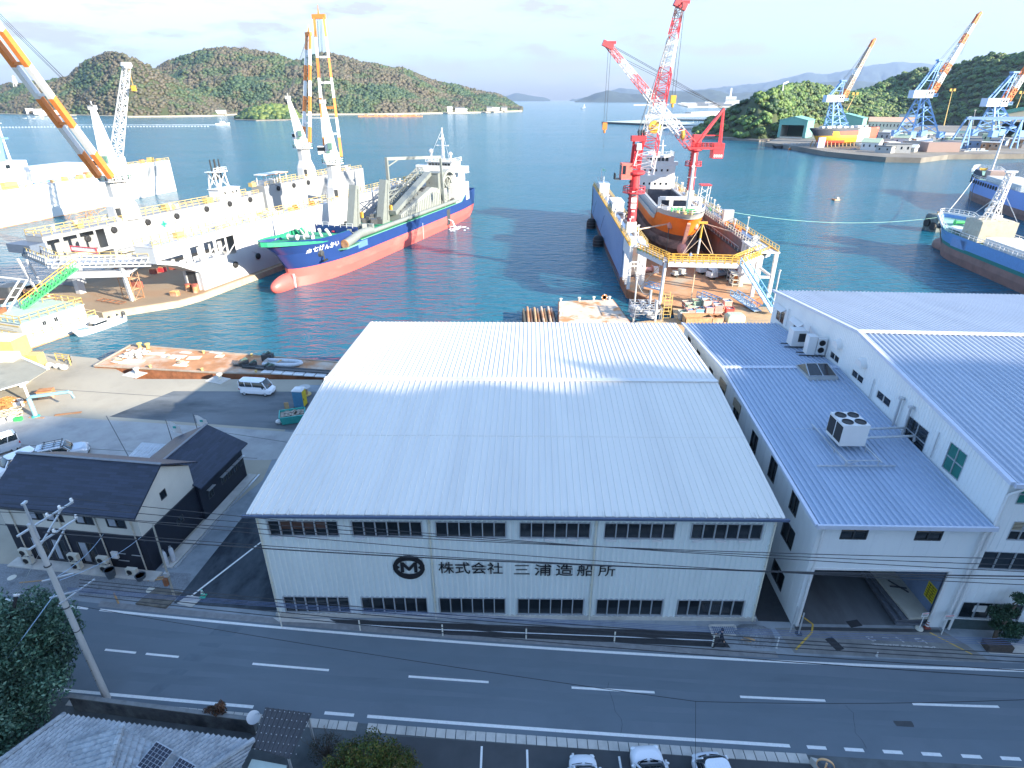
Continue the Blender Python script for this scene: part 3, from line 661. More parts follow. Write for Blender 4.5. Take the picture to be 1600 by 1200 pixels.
mb=MB();mb.bar(rA+V(-.07,0,.03),rD+V(-.07,0,.03),.3,.26);mb.bar(rF+V(-.07,0,.03),rD+V(-.07,0,.03),.3,.26);mb.bar(rA+V(0,-.08,-.05),rB+V(0,-.08,-.05),.18,.28);mb.bsplit('fascia',TRIM,rf,world=True)
for i,h_ in enumerate(hw):
 g=GLASSG if i==0 else GLASSD;window(hf,h3,h0,*h_,ALU if i<2 else WHITE,g,2,2 if i<2 else 1,.08,.07)
for i,f in enumerate(frn):window(hf,h0,h1,*f,ALU,(GLASSG,GLASSD,GLASSD,GLASSD,GLASSD)[i],(4,4,6,4,4)[i],2 if i<2 else 1,.10,.06)
mb=MB()
for k in range(6):z=8.62+k*.11;mb.extrude([wpt(h0,h1,1.26,z-.05,-.05),wpt(h0,h1,3.94,z-.05,-.05),wpt(h0,h1,3.94,z+.04,-.02),wpt(h0,h1,1.26,z+.04,-.02)],(0,.01,0))
mb.build('louvre',M('cream_blind',(.50,.44,.33),.7,var=.1,scale=4),hf,world=True)
mb=MB();mb.extrude([wpt(h0,h1,1.2,1.55,-.05),wpt(h0,h1,2.0,1.55,-.05),wpt(h0,h1,2.0,2.1,-.05),wpt(h0,h1,1.2,2.1,-.05)],(0,-.03,0));mb.build('notice',WHITE,hf,world=True)['label']='white notice in a ground floor window'
mb=MB();mb.extrude([wpt(h0,h1,-.3,0,.02),wpt(h0,h1,44,0,.02),wpt(h0,h1,44,.85,.02),wpt(h0,h1,-.3,.85,.02)],(0,-.06,0));mb.build('plinth',M('dark_plinth',(.05,.075,.08),.7,var=.2),hf,world=True)
for y,z in ((51.9,12.0),(47.4,12.05)):
 mb=MB()
 x=29.15+.036*y+.02
 n=8;vs_=[(x,y,z)]
 for k in range(n):
  a,b=math.pi*k/n,math.pi*(k+1)/n
  mb.add([(x,y-.7*math.cos(a),z-.1+.75*math.sin(a)),(x,y-.7*math.cos(b),z-.1+.75*math.sin(b)),(x-.45,y-.55*math.cos(b),z-.15+.55*math.sin(b)),(x-.45,y-.55*math.cos(a),z-.15+.55*math.sin(a))],[(0,1,2,3)])
  mb.add([(x-.45,y-.55*math.cos(a),z-.15+.55*math.sin(a)),(x-.45,y-.55*math.cos(b),z-.15+.55*math.sin(b)),(x-.45,y,z-.15)],[(0,1,2)])
 mb.build('vent_hood',WHITE,hf,world=True)
mb=MB()
for y in (61.0,65.9):x=29.15+.036*y;mb.extrude([(x,y-1.3,11.2),(x,y+1.3,11.2),(x-.55,y+1.2,10.85),(x-.55,y-1.2,10.85)],(0,0,.05))
mb.bsplit('window_hood',WHITE,hf,world=True)
for y,z0,z1 in ((40.85,9.4,11.9),(39.5,9.4,11.85)):
 x=29.15+.036*y-.25;mb=MB();mb.tube((x,y,z0),(x,y,z1),.09,8);mb.box((x,y,z1+.1),(.3,.3,.2));mb.tube((x,y,z0),(x-.6,y-.5,z0),.09,8);mb.build('flue_pipe',GALV,hf,world=True)
for y in (45.05,36.15,57.9,63.6):
 x=29.15+.036*y-.1;mb=MB();mb.tube((x,y,9.6),(x,y,11.7),.035,6);mb.build('conduit',GALV,hf,world=True)
mb=MB();x,y=30.1,29.2;mb.tube((x,y,.1),(x,y,11.4),.08,8);mb.tube((x,y,11.4),(x+.9,y-.15,12.05),.08,8);mb.build('downpipe',WHITE,hf,world=True)
# ------------------------------------------------------------------ plant on the workshop roof
FANB=M('fan_black',(.02,.022,.025),.6,var=.1)
def rooftop(y):return 9.0+1.05*(1-abs(y-51)/(22 if y<51 else 15.2))
z_=rooftop(38.2)+.5
cu=thing('cooling_unit','large white twin fan cooling unit on a steel frame in mid roof','cooling unit',(25.1,38.2,z_))
mb=MB();mb.bx(-.95,.95,-1.05,1.05,0,1.75);mb.build('casing',WHITE,cu)
for sx in (-.47,.47):
 for sy in (-.52,.52):
  mb=MB();mb.lathe((sx,sy,1.755),[(.40,0),(.40,.06),(.34,.06),(.34,.01)],18);mb.build('fan',FANB,cu)
for y in (-.52,.52):
 mb=MB();mb.bx(-.985,-.955,y-.44,y+.44,.25,1.55);mb.build('grille',FANB,cu)
mb=MB()
for x in (-1.35,1.1):mb.bar((x,-3.1,-.1),(x,2.4,-.1),.09)
for y in (-3.0,2.2):mb.bar((-3.4 if y<0 else -3.0,y,-.42),(2.2,y,-.42),.09)
for x in (-1.3,1.0):
 for y in (-2.9,-1.2,2.1):mb.bar((x,y,-.45),(x,y,-.05),.07)
mb.bar((-1.3,-2.9,-.05),(1.0,-2.9,-.05),.07);mb.bar((-1.3,-2.9,-.4),(-.3,-2.9,-.05),.05);mb.build('frame',GALV,cu)
for dy in (.95,-.3):
 mb=MB();mb.tube((1.0,dy,.25),(5.2,dy+.3,.25),.10,8);mb.tube((5.2,dy+.3,.25),(5.3,dy+.3,-.2),.1,8);mb.build('pipe',GALV,cu)
def condenser(name,label,loc,rz,size,group=None,stand=True):
 w,d,h=size;t=thing(name,label,'air conditioner',loc,rz,group)
 mb=MB();mb.bx(-w/2,w/2,-d/2,d/2,.08,h);mb.build('casing',CREAMW,t)
 mb=MB();mb.lathe((-w*.12,-d/2-.012,h*.54),[(h*.36,.0),(h*.36,-.02),(h*.30,-.02),(h*.30,0)],18,'Y');mb.lathe((-w*.12,-d/2-.006,h*.54),[(h*.30,0),(h*.30,-.004)],18,'Y');mb.build('fan',FANB,t)
 mb=MB();mb.bx(-w*.4,-w*.3,-d/2,d/2,0,.08);mb.bx(w*.3,w*.4,-d/2,d/2,0,.08);mb.build('foot',DARK,t);return t
ac=thing('cooling_unit','white box cooling unit with dark grille near the far end of the workshop roof','cooling unit',(29.6,57.2,rooftop(57.2)+.35),-.03)
mb=MB();mb.bx(-.7,.7,-.6,.6,0,1.7);mb.build('casing',WHITE,ac);mb=MB();mb.bx(-.1,.6,-.63,-.6,.5,1.4);mb.build('grille',FANB,ac)
mb=MB();mb.bar((-1.3,-.5,-.12),(1.2,-.5,-.12),.09);mb.bar((-1.3,.5,-.12),(1.2,.5,-.12),.09);mb.build('frame',DARK,ac)
ac=thing('cooling_unit','white cooling unit with two round fans beside the hall wall','cooling unit',(30.25,54.4,rooftop(54.4)+.3),-.1)
mb=MB();mb.bx(-.95,-.15,-.45,.5,0,1.9);mb.bx(-.1,.75,-.5,-.1,.1,1.75);mb.build('casing',WHITE,ac)
for z in (.55,1.3):
 mb=MB();mb.lathe((.33,-.515,z),[(.30,.0),(.30,-.02),(.22,-.02),(.22,0)],16,'Y');mb.build('fan',FANB,ac)
mb=MB();mb.bar((-1.6,-.4,-.1),(1.1,-.4,-.1),.09);mb.bar((-1.6,.4,-.1),(1.1,.4,-.1),.09);mb.build('frame',DARK,ac)
skl=thing('skylight','glazed skylight box straddling the workshop ridge','skylight',(28.3,49.6,9.85))
mb=MB();mb.bx(-1.35,1.35,-1.2,1.5,-.2,.45);mb.build('kerb',GREY,skl)
mb=MB();mb.quad((-1.25,-1.1,.5),(1.25,-1.1,.5),(1.0,.5,1.05),(-1.0,.5,1.05));mb.quad((-1.25,1.4,.5),(-1.0,.5,1.05),(1.0,.5,1.05),(1.25,1.4,.5));mb.quad((-1.25,-1.1,.5),(-1.0,.5,1.05),(-1.25,1.4,.5));mb.quad((1.25,-1.1,.5),(1.0,.5,1.05),(1.25,1.4,.5));mb.build('pane',GLASSD,skl)
mb=MB();
for p,q in (((-1.25,-1.1,.5),(1.25,-1.1,.5)),((-1,.5,1.06),(1,.5,1.06)),((-1.25,-1.1,.5),(-1,.5,1.06)),((1.25,-1.1,.5),(1,.5,1.06)),((0,-1.1,.51),(0,.5,1.07)),((-1.25,1.4,.5),(1.25,1.4,.5))):mb.bar(p,q,.07)
mb.build('frame',ALU,skl)
# ------------------------------------------------------------------ two storey house with black and cream walls
BLKW=M('black_siding',(.008,.012,.024),.6,var=.15,scale=2)
CRW=M('cream_siding',(.56,.54,.48),.7,var=.05,scale=1)
SLATE=M('slate_roof',(.035,.042,.060),.55,var=.18,scale=5,bump=.2,bscale=20)
def course_mat(name,col,row,wid,mort,rough=.6,axis=None,off=.5,bump=.6,dark=.4):
 m=bpy.data.materials.new(name);m.use_nodes=True;nt=m.node_tree;N=nt.nodes;K=nt.links.new;b=N['Principled BSDF']
 u=N.new('ShaderNodeUVMap') if False else N.new('ShaderNodeTexCoord');mpn=N.new('ShaderNodeMapping');K(u.outputs['UV'],mpn.inputs[0])
 br=N.new('ShaderNodeTexBrick');br.offset=off;br.inputs['Scale'].default_value=1;br.inputs['Brick Width'].default_value=wid;br.inputs['Row Height'].default_value=row;br.inputs['Mortar Size'].default_value=mort
 br.inputs['Color1'].default_value=tuple(c*.75 for c in col)+(1,);br.inputs['Color2'].default_value=tuple(min(1,c*1.3) for c in col)+(1,);br.inputs['Mortar'].default_value=tuple(c*dark for c in col)+(1,)
 K(mpn.outputs[0],br.inputs['Vector']);K(br.outputs['Color'],b.inputs['Base Color']);b.inputs['Roughness'].default_value=rough
 bp=N.new('ShaderNodeBump');bp.inputs['Strength'].default_value=bump;bp.inputs['Distance'].default_value=.03;bp.invert=True;K(br.outputs['Fac'],bp.inputs['Height']);K(bp.outputs[0],b.inputs['Normal'])
 return m
def uvplane(o,u,v):
 """metre UVs on a mesh along two directions"""
 me=o.data;l=me.uv_layers.new(name='UV');u,v=Vector(u).normalized(),Vector(v).normalized()
 for lp in me.loops:c=me.vertices[lp.vertex_index].co;l.data[lp.index].uv=(c.dot(u),c.dot(v))
SLT=course_mat('slate_courses',(.022,.031,.056),.20,.9,.012,.55,bump=.5,dark=.55)
ho=thing('house','two storey black and cream house with dark slate gable roofs','house',(-27.75,34.8,0),math.radians(-7.5))
Lh=11.5
def up(n,m,f,**k):mb=MB();f(mb);return mb.build(n,m,ho,**k)
fw=[(-9.1,-7.85,4.15,5.2),(-7.65,-6.2,4.15,5.2),(-5.2,-3.7,4.15,5.2),(-2.6,-1.05,4.1,5.2)]
fd=[(-10.0,-8.6,.25,2.3),(-8.2,-7.0,.25,2.3),(-5.9,-4.4,.25,2.3)]
WH=lambda l:[(a+Lh,b+Lh,c,d) for a,b,c,d in l]
up('lower_wall',BLKW,lambda b:(wall(b,(-Lh,0),(0,0),.0,3.42,WH(fd)),wall(b,(0,0),(0,6.4),0,3.42,[(3.5,4.3,1.6,2.2)]),wall(b,(0,6.4),(-Lh,6.4),0,3.42),wall(b,(-Lh,6.4),(-Lh,0),0,3.42)))
def gab(b):
 g=lambda s:5.55+2.05*(1-abs(2*s/6.4-1));g.knots=[3.2]
 wall(b,(-Lh,0),(0,0),3.42,5.6,WH(fw));wall(b,(0,0),(0,6.4),3.42,g,[(2.7,3.35,4.75,5.45)]);wall(b,(0,6.4),(-Lh,6.4),3.42,5.6);wall(b,(-Lh,6.4),(-Lh,0),3.42,g)
up('upper_wall',CRW,gab)
CURT=M('curtain',(.30,.33,.38),.8,var=.08,scale=3)
for f in fw+fd:
 o=window(ho,(-Lh,0),(0,0),f[0]+Lh,f[1]+Lh,f[2],f[3],DARK,GLASSD,2,1,.07,.06,world=False)
 mb=MB();mb.bx(f[0]+.1,lerp(f[0],f[1],.45),-.0+.035,.045,f[2]+.08,f[3]-.08);mb.build('curtain',CURT,o)
window(ho,(0,0),(0,6.4),2.7,3.35,4.75,5.45,DARK,GLASSD,1,1,.07,.06,world=False)
window(ho,(0,0),(0,6.4),3.5,4.3,1.6,2.2,DARK,GLASSD,2,1,.07,.05,world=False)
up('floor_band',M('grey_band',(.05,.055,.065),.6),lambda b:(b.bx(-Lh-.03,.03,-.03,.02,3.36,3.46),b.bx(-.02,.03,-.03,6.4,3.36,3.46)))
def rfA(b):
 e=.55;z0=5.5;zr=7.72;t=.14
 for s in (0,1):
  y0,y1=(-e,3.2) if s==0 else (6.4+e,3.2);b.extrude([V(-Lh-.4,y0,z0),V(.45,y0,z0),V(.45,y1,zr),V(-Lh-.4,y1,zr)],(0,0,t))
o=up('roof',SLT,rfA);uvplane(o,(1,0,0),(0,1,.0))
up('ridge_cap',M('ridge_grey',(.16,.17,.19),.5),lambda b:b.bar((-Lh-.42,3.2,7.89),(.47,3.2,7.89),.26,.06))
up('eave_gutter',DARK,lambda b:(b.bar((-Lh-.42,-.6,5.52),(.46,-.6,5.52),.13,.12)))
for x in (-10.6,-6.55,-3.45,-.55):up('downpipe',M('pipe_beige',(.48,.46,.40),.5),lambda b:(b.tube((x,-.08,.1),(x,-.08,5.3),.05,8)))
Bx=-6.6
def wB(b):
 g=lambda s:3.35+1.6*(1-abs(2*s/6.6-1));g.knots=[3.3]
 wall(b,(.25,6.4),(.25,13.1),0,3.4,[(1.0,1.75,1.4,2.1),(3.0,3.7,1.5,2.3),(4.0,4.7,1.5,2.3),(5.0,5.7,1.5,2.3),(6.0,6.5,1.5,2.2)]);wall(b,(.25,13.1),(Bx+.25,13.1),0,g);wall(b,(Bx+.25,13.1),(Bx+.25,6.4),0,3.4);wall(b,(Bx+.25,6.4),(.25,6.4),0,g)
up('wing_wall',BLKW,wB)
for a,b_ in ((1.0,1.75),(3.0,3.7),(4.0,4.7),(5.0,5.7),(6.0,6.5)):
 o=window(ho,(.25,6.4),(.25,13.1),a,b_,1.5 if a>1 else 1.4,2.3 if a>1 and a<6 else 2.1 if a<2 else 2.2,DARK,GLASSD,2,1,.06,.05,world=False)
 mb=MB();mb.bx(.27,.55,6.4+a-.1,6.4+b_+.1,2.38,2.42);mb.build('hood',GALV,o)
def rfB(b):
 for s in (0,1):
  x0,x1=(.7,Bx/2+.25) if s==0 else (Bx-.2,Bx/2+.25);b.extrude([V(x0,6.2,3.33),V(x0,13.6,3.33),V(x1,13.6,5.1),V(x1,6.2,5.1)],(0,0,.13))
o=up('wing_roof',SLT,rfB);uvplane(o,(0,1,0),(1,0,0))
up('wing_ridge',M('ridge_grey',(.16,.17,.19),.5),lambda b:b.bar((Bx/2+.25,6.2,5.26),(Bx/2+.25,13.65,5.26),.24,.06))
up('foundation',CONCL,lambda b:(b.bx(-Lh-.3,.7,-1.0,-.02,0,.12),b.bx(.3,1.15,.5,13.3,0,.10)))
up('apron_gutter',GALV,lambda b:b.bar((1.35,.6,.04),(1.35,13.4,.04),.18,.08))
up('wall_pipe',GALV,lambda b:(b.bar((-2.9,-.06,1.6),(-1.9,-.06,1.6),.05),b.bar((-1.4,-.06,1.55),(-.5,-.06,1.55),.05),b.bar((-2.7,-.06,.9),(-1.8,-.06,.9),.05)))
up('meter_box',WHITE,lambda b:b.bx(-3.05,-2.55,-.2,-.02,1.15,1.75))
hl_=lambda x,y,z=0.0:(Matrix.Translation(ho.location) @ Matrix.Rotation(ho.rotation_euler.z,4,'Z')) @ V(x,y,z)
for i,(x,lab) in enumerate([(-10.2,'left end of the house front'),(-6.0,'middle of the house front'),(-3.55,'planter end of the house front')]):
 for k in (0,1):
  p=hl_(x,-.55,.12+k*.82)
  c=condenser('air_conditioner',('lower' if k==0 else 'upper')+' unit of the air conditioner stack at the '+lab,tuple(p),ho.rotation_euler.z,(.80,.30,.64),'air conditioner units along the house front')
  if k==1:
   mb=MB()
   for sx in (-.36,.36):
    mb=MB()
    for sy in (-.17,.17):mb.bar((sx,sy,-.82),(sx,sy,.02),.035)
    mb.bar((sx,-.17,.0),(sx,.17,.0),.035);mb.build('rack',GALV,c)
p=hl_(-1.3,-.6,.12);condenser('air_conditioner','single cream outdoor air conditioner unit beside a dark tub at the house corner',tuple(p),ho.rotation_euler.z,(.85,.30,.62),'air conditioner units along the house front')
def tub(label,p,r,h):
 t=thing('tub',label,'tub',tuple(p));mb=MB();mb.lathe((0,0,0),[(r*.8,0),(r,h),(r*.9,h),(r*.72,.05),(.01,.05)],20);mb.build('bucket',M('tub_grey',(.07,.09,.11),.6),t,smooth=40)
 mb=MB();mb.lathe((0,0,h-.03),[(r+.03,0),(r+.03,.05),(r-.02,.05),(r-.02,0)],20);mb.build('rim',M('tub_grey',(.07,.09,.11),.6),t)
tub('tall dark grey plastic tub by the stacked air conditioners',hl_(-2.85,-.95,0),.36,.75)
tub('low dark grey plastic tub at the house corner',hl_(-.45,-.85,.0),.36,.40)
for i,(dx,lab) in enumerate([(0,'nearer of two white gas cylinders strapped to the black wall'),(.38,'farther of two white gas cylinders strapped to the black wall')]):
 p=hl_(.55+.25*i,.75+dx*1.3,.12);t=thing('gas_cylinder',lab,'gas cylinder',tuple(p),group='gas cylinders by the house')
 mb=MB();mb.lathe((0,0,0),[(.17,0),(.18,.05),(.18,1.05),(.13,1.22),(.05,1.27)],16);mb.build('bottle',M('cylinder_grey',(.55,.57,.60),.4),t,smooth=40)
 mb=MB();mb.lathe((0,0,1.27),[(.09,0),(.09,.14),(.07,.14),(.07,0)],12);mb.build('valve_guard',GALV,t)
sh=thing('storage_shed','small grey shed with a single pitch roof behind the house','shed',(-34.6,47.6,0),math.radians(-7.5))
mb=MB();wall(mb,(-1.6,-1.3),(1.6,-1.3),0,2.3);wall(mb,(1.6,-1.3),(1.6,1.3),0,2.3,[(.7,1.9,0,1.9)]);wall(mb,(1.6,1.3),(-1.6,1.3),0,2.3);wall(mb,(-1.6,1.3),(-1.6,-1.3),0,2.3);mb.build('wall',CRW,sh)
mb=MB();roof_sheet(mb,V(-1.9,-1.6,2.2),V(1.9,-1.6,2.2),V(1.9,1.6,2.75),V(-1.9,1.6,2.75),.3,.04,.15,.08);mb.build('roof',GALV,sh)
mb=MB();mb.bx(1.57,1.6,-.6,.6,.05,1.88);mb.build('door',DARK,sh)
for i,(px_,py_,h_,n_,lab) in enumerate([(-33.3,49.6,5.2,1,'flagpole with one small white flag behind the house'),(-31.5,51.2,5.0,2,'flagpole with two white flags behind the house')]):
 t=thing('flagpole',lab,'flagpole',(px_,py_,0));mb=MB();mb.tube((0,0,0),(-.1,.0,h_),.05,8,.025);mb.build('pole',DARK,t)
 for k in range(n_):
  z=h_-.15-k*1.75;g=[]
  for r in range(5):g.append([V(.02+.22*c,.10*math.sin(c*1.1+r*.5+k),z-.25*r-.10*c) for c in range(6)])
  mb=MB();mb.grid(g);f=mb.build('flag',WHITE,t,smooth=80)
  mb=MB();mb.box((.62,-.12,z-.62),(.3,.02,.22));mb.build('flag_mark',TEAL,f)
# ------------------------------------------------------------------ cars
PAINT=M('white_car_paint',(.78,.80,.84),.22,var=.02,scale=1,spec=.6)
PAINTS=M('silver_car_paint',(.48,.52,.57),.25,metal=.3,var=.03,scale=1)
CARG=M('car_glass',(.012,.02,.026),.04,var=.1,scale=1,spec=1.0)
CHROME=M('lamp_clear',(.75,.78,.80),.1,var=.05,spec=1.0)
TAIL=M('tail_lamp',(.45,.02,.02),.2)
def rrect(hw,y0,y1,r,n=5):
 r=min(r,hw*.95,(y1-y0)*.48);P=[]
 for cx_,cy_,a in ((hw-r,y1-r,0),(-hw+r,y1-r,90),(-hw+r,y0+r,180),(hw-r,y0+r,270)):
  for k in range(n+1):q=math.radians(a+90*k/n);P.append((cx_+r*math.cos(q),cy_+r*math.sin(q)))
 return P
def stack(mb,lv,cap=True,capmat=None,n=5):
 """rounded outline levels (z, halfwidth, y0, y1, corner)"""
 rings=[[(x,y,l[0]) for x,y in rrect(*l[1:],n=n)] for l in lv];k=len(rings[0]);o=len(mb.v)
 mb.add([p for r in rings for p in r],[(i*k+j,i*k+(j+1) % k,(i+1)*k+(j+1) % k,(i+1)*k+j) for i in range(len(rings)-1) for j in range(k)])
 if cap:
  q=mb.i
  if capmat is not None:mb.i=capmat
  mb.add(rings[-1],[tuple(range(k))]);mb.i=q;mb.add(rings[0],[tuple(range(k))[::-1]])
def car(name,label,loc,rz,kind='hatch',paint=None,group=None,rack=False):
 paint=paint or PAINT;t=thing(name,label,'van' if kind=='van' else 'car',loc,rz,group)
 if kind=='van':Lc,hw,H,belt,hood,roof0,roof1,cab0,cab1=4.2,.82,1.92,1.12,1.0,-2.02,1.05,-2.08,1.72
 elif kind=='suv':Lc,hw,H,belt,hood,roof0,roof1,cab0,cab1=4.5,.90,1.68,1.02,1.0,-2.0,.35,-2.2,1.0
 elif kind=='kei':Lc,hw,H,belt,hood,roof0,roof1,cab0,cab1=3.4,.74,1.56,.95,.92,-1.45,.45,-1.62,1.0
 else:Lc,hw,H,belt,hood,roof0,roof1,cab0,cab1=4.0,.85,1.5,.92,.88,-1.5,.25,-1.85,1.05
 a,b=-Lc/2,Lc/2;mb=MB()
 stack(mb,[(.22,hw-.10,a+.12,b-.14,.30),(.34,hw,a+.02,b-.02,.42),(.62,hw+.01,a,b,.48),(hood-.14,hw-.01,a+.04,b-.10,.50),(hood-.03,hw-.06,a+.08,b-.24,.50),(hood+.02,hw-.16,a+.16,b-.42,.45)])
 mb.build('body',paint,t,smooth=35)
 mb=MB();stack(mb,[(hood-.08,hw-.05,cab0,cab1,.35),(belt+.08,hw-.07,cab0+.03,cab1-.10,.35),(H-.10,hw-.17,roof0-.06,roof1+.10,.30),(H-.05,hw-.20,roof0,roof1,.28)]);mb.build('window',CARG,t,smooth=35)
 mb=MB();stack(mb,[(H-.13,hw-.155,roof0-.03,roof1+.06,.3),(H-.03,hw-.20,roof0+.03,roof1-.03,.3),(H,hw-.34,roof0+.2,roof1-.2,.25)])
 if kind=='van':
  for k in range(6):x=lerp(-hw+.38,hw-.38,k/5);mb.bar((x,roof0+.25,H),(x,roof1-.3,H),.05,.035)
 mb.build('roof',paint,t,smooth=35)
 mb=MB()
 for s in (-1,1):
  for (y0,y1) in ((cab1-.12,roof1+.06),(cab0+.1,roof0+.02),(lerp(cab0,cab1,.52),lerp(roof0,roof1,.55)))+(((lerp(cab0,cab1,.27),lerp(roof0,roof1,.25)),) if kind in ('van','suv') else ()):
   mb.bar((s*(hw-.085),y0,hood),(s*(hw-.175),y1,H-.09),.085,.07)
 mb.bsplit('pillar',paint,t)
 if kind=='van':
  mb=MB();stack(mb,[(.9,hw-.01,cab0-.02,cab1-.55,.3),(1.18,hw-.03,cab0,cab1-.62,.3)]);mb.build('side_panel',paint,t,smooth=35)
 for s in (-1,1):
  mb=MB();mb.ball((s*(hw+.10),cab1-.32,hood+.12),(.09,.07,.08));mb.bar((s*(hw-.06),cab1-.3,hood+.06),(s*(hw+.06),cab1-.32,hood+.1),.05);mb.build('mirror',paint,t,smooth=50)
  mb=MB();mb.ball((s*(hw-.22),b-.17,.68),(.17,.13,.10));mb.build('headlight',CHROME,t,smooth=50)
  mb=MB();mb.ball((s*(hw-.12),a+.09,.85),(.08,.07,.16));mb.build('tail_lamp',TAIL,t,smooth=50)
  for y in (a+.72,b-.78):
   mb=MB();mb.lathe((s*(hw-.10),y,.31),[(.20,-.10),(.31,-.09),(.31,.09),(.20,.10)],18,'X');w_=mb.build('wheel',BLACK,t,smooth=40)
   mb=MB();mb.lathe((s*(hw-.10),y,.31),[(.19,-.105),(.19,.105)],14,'X');mb.build('rim',ALU,w_)
 mb=MB();stack(mb,[(.24,hw-.22,b-.25,b-.0,.12),(.42,hw-.22,b-.2,b+.015,.12)]);mb.build('bumper',DARK,t)
 for s in (-1,1):
  mb=MB();mb.bar((s*.08,cab1+.02,hood+.06),(s*.55-.1,lerp(cab1,roof1,.25),lerp(hood,H,.22)+.06),.025);mb.build('wiper',BLACK,t)
 mb=MB();mb.bx(-.24,.24,b-.01,b+.03,.36,.5);mb.build('number_plate',WHITE,t)
 if rack:
  mb=MB()
  for y in (-1.3,-.4,.2):mb.bar((-hw+.2,y,H+.12),(hw-.2,y,H+.12),.05)
  for s in (-1,-.33,.33,1):mb.bar((s*(hw-.22),-1.5,H+.1),(s*(hw-.22),.3,H+.1),.04)
  for y in (-1.3,.2):
   for s in (-1,1):mb.bar((s*(hw-.22),y,H-.08),(s*(hw-.22),y,H+.2),.045)
  mb.build('roof_rack',DARK,t)
 return t
car('parked_car','small white rounded car parked nose to the road, leftmost of the car park',(3.85,18.55,.005),math.radians(1),'kei',group='cars in the car park')
car('parked_car','white hatchback with a wide dark windscreen, middle of the car park',(7.45,18.75,.005),math.radians(4),'hatch',group='cars in the car park')
car('parked_car','boxy white van with a ribbed roof parked near the road',(10.75,18.25,.005),math.radians(5),'van',group='cars in the car park')
car('parked_car','white estate car half hidden by the black house roof',(-49.0,48.6,.01),math.radians(150),'suv',group='cars behind the house')
car('parked_car','silver car with a black roof rack behind the house ridge',(-45.8,51.0,.01),math.radians(-62),'suv',PAINTS,group='cars behind the house',rack=True)
car('parked_car','grey van at the very edge of the yard beside the white estate car',(-53.2,51.6,.01),math.radians(140),'van',PAINTS,group='cars behind the house')
car('minivan','white van standing alone on the dark yard near the quay',(-31.6,65.6,.01),math.radians(-97),'van')
# ------------------------------------------------------------------ poles and cables
POLEC=M('pole_concrete',(.42,.42,.41),.8,var=.1,scale=2,stretch=(1,1,.2))
INSUL=M('porcelain',(.78,.78,.76),.25)
up_=thing('utility_pole','tall concrete utility pole with crossarms beside the leafy tree','utility pole',(-24.75,24.05,0))
mb=MB();mb.tube((0,0,0),(0,0,13.4),.20,14,.115);up_p=mb.build('pole',POLEC,up_,smooth=40)
mb=MB();mb.tube((.12,.05,12.4),(.12,.05,14.6),.06,10);mb.box((.12,.1,14.65),(.14,.3,.1));mb.build('top_bracket',GALV,up_)
AD=V(.30,.95,0).normalized()
ins=[]
for z,n_,a0_,a1_ in ((13.15,4,-.7,2.3),(12.1,3,-.5,2.2)):
 mb=MB();mb.bar(AD*a0_+V(0,0,z),AD*a1_+V(0,0,z),.09);mb.bar(AD*a1_*.72+V(0,0,z),V(0,0,z-1.25),.07);arm=mb.build('crossarm',GALV,up_)
 for k in range(n_-1):
  p=AD*lerp(.9,a1_-.05,k/(n_-2))+V(0,0,z+.02);ins.append(p)
  mb=MB();mb.lathe(p,[(.03,0),(.03,.06),(.085,.07),(.085,.12),(.05,.14),(.08,.16),(.08,.21),(.03,.26)],10);mb.build('insulator',INSUL,arm)
for z in (9.6,8.4):
 mb=MB();mb.bar((-.6,-.1,z),(.7,.5,z),.07);mb.bar((.0,-.3,z-.25),(.9,1.4,z-.1),.08) if z<9 else None;mb.build('bracket',GALV,up_)
mb=MB()
for k in range(14):z=1.9+k*.42;mb.bar((-.02,(.26 if k % 2 else -.26),z),(.02,(.1 if k % 2 else -.1),z),.025)
for z in (10.6,7.6,5.8):mb.lathe((0,0,z),[(.185,0),(.185,.06)],12)
mb.build('step_bolt',DARK,up_)
tp=thing('steel_pole','thin weathered service pole at the corner of the lane','pole',(-24.7,32.0,0))
mb=MB();mb.tube((0,0,0),(.1,.1,6.8),.085,8,.06);mb.build('pole',M('weathered_pole',(.30,.29,.25),.8,var=.2,scale=3),tp)
mb=MB();mb.bx(-.28,-.02,-.25,.05,1.5,2.1);mb.build('meter_box',RUSTD,tp)
mb=MB();mb.bx(-.15,.12,-.15,.12,2.25,2.6);mb.build('clamp_box',GREY,tp)
P0=Vector(up_.location)
def cable(label,p,q,dz,r,m,group,n=26):
 mb=MB();mb.path(sag(p,q,dz,n),r,5);o=mb.build('cable',m);tag(o,label,'cable',group);return o
RX=46.0;ry=lambda x:yL(min(x,30))-.4-max(0,x-30)*.07
upper=[(ins[0],872,'highest thin power cable crossing the warehouse wall'),(ins[1],884,'second thin power cable from the top across the warehouse wall'),(ins[2],896,'third power cable across the warehouse lettering'),
  (ins[3],905,'fourth power cable across the warehouse lettering'),(ins[4],916,'lowest thin power cable across the warehouse wall')]
for k,(p,v,lab) in enumerate(upper):
 e=atY(1720,v+3,ry(RX)+1.3);cable(lab,P0+p+V(0,0,.22),e,.55,.019,CABLE,'power cables over the road');
 cable('power cable leaving the pole to the left over the house, '+('first','second','third','fourth','fifth')[k]+' insulator',P0+p+V(0,0,.22),P0+p+V(-28,3.2+.6*k,.6),.5,.017,CABLE,'power cables left of the pole',12)
cable('thick earth cable across the warehouse lettering',P0+V(.2,.3,12.6),atY(1720,902,ry(RX)+1.0),.6,.032,CABLE,'power cables over the road')
for k,(z,v,dy) in enumerate([(8.75,1003,.6),(8.66,1006,.55),(8.57,1009,.5),(8.48,1012,.5)]):
 cable(('upper','second','third','lowest')[k]+' blue telephone cable running below the warehouse windows',P0+V(.2,.3,z),atY(1720,v,ry(RX)+1.2),.45,.011,CABLEB,'blue telephone cables')
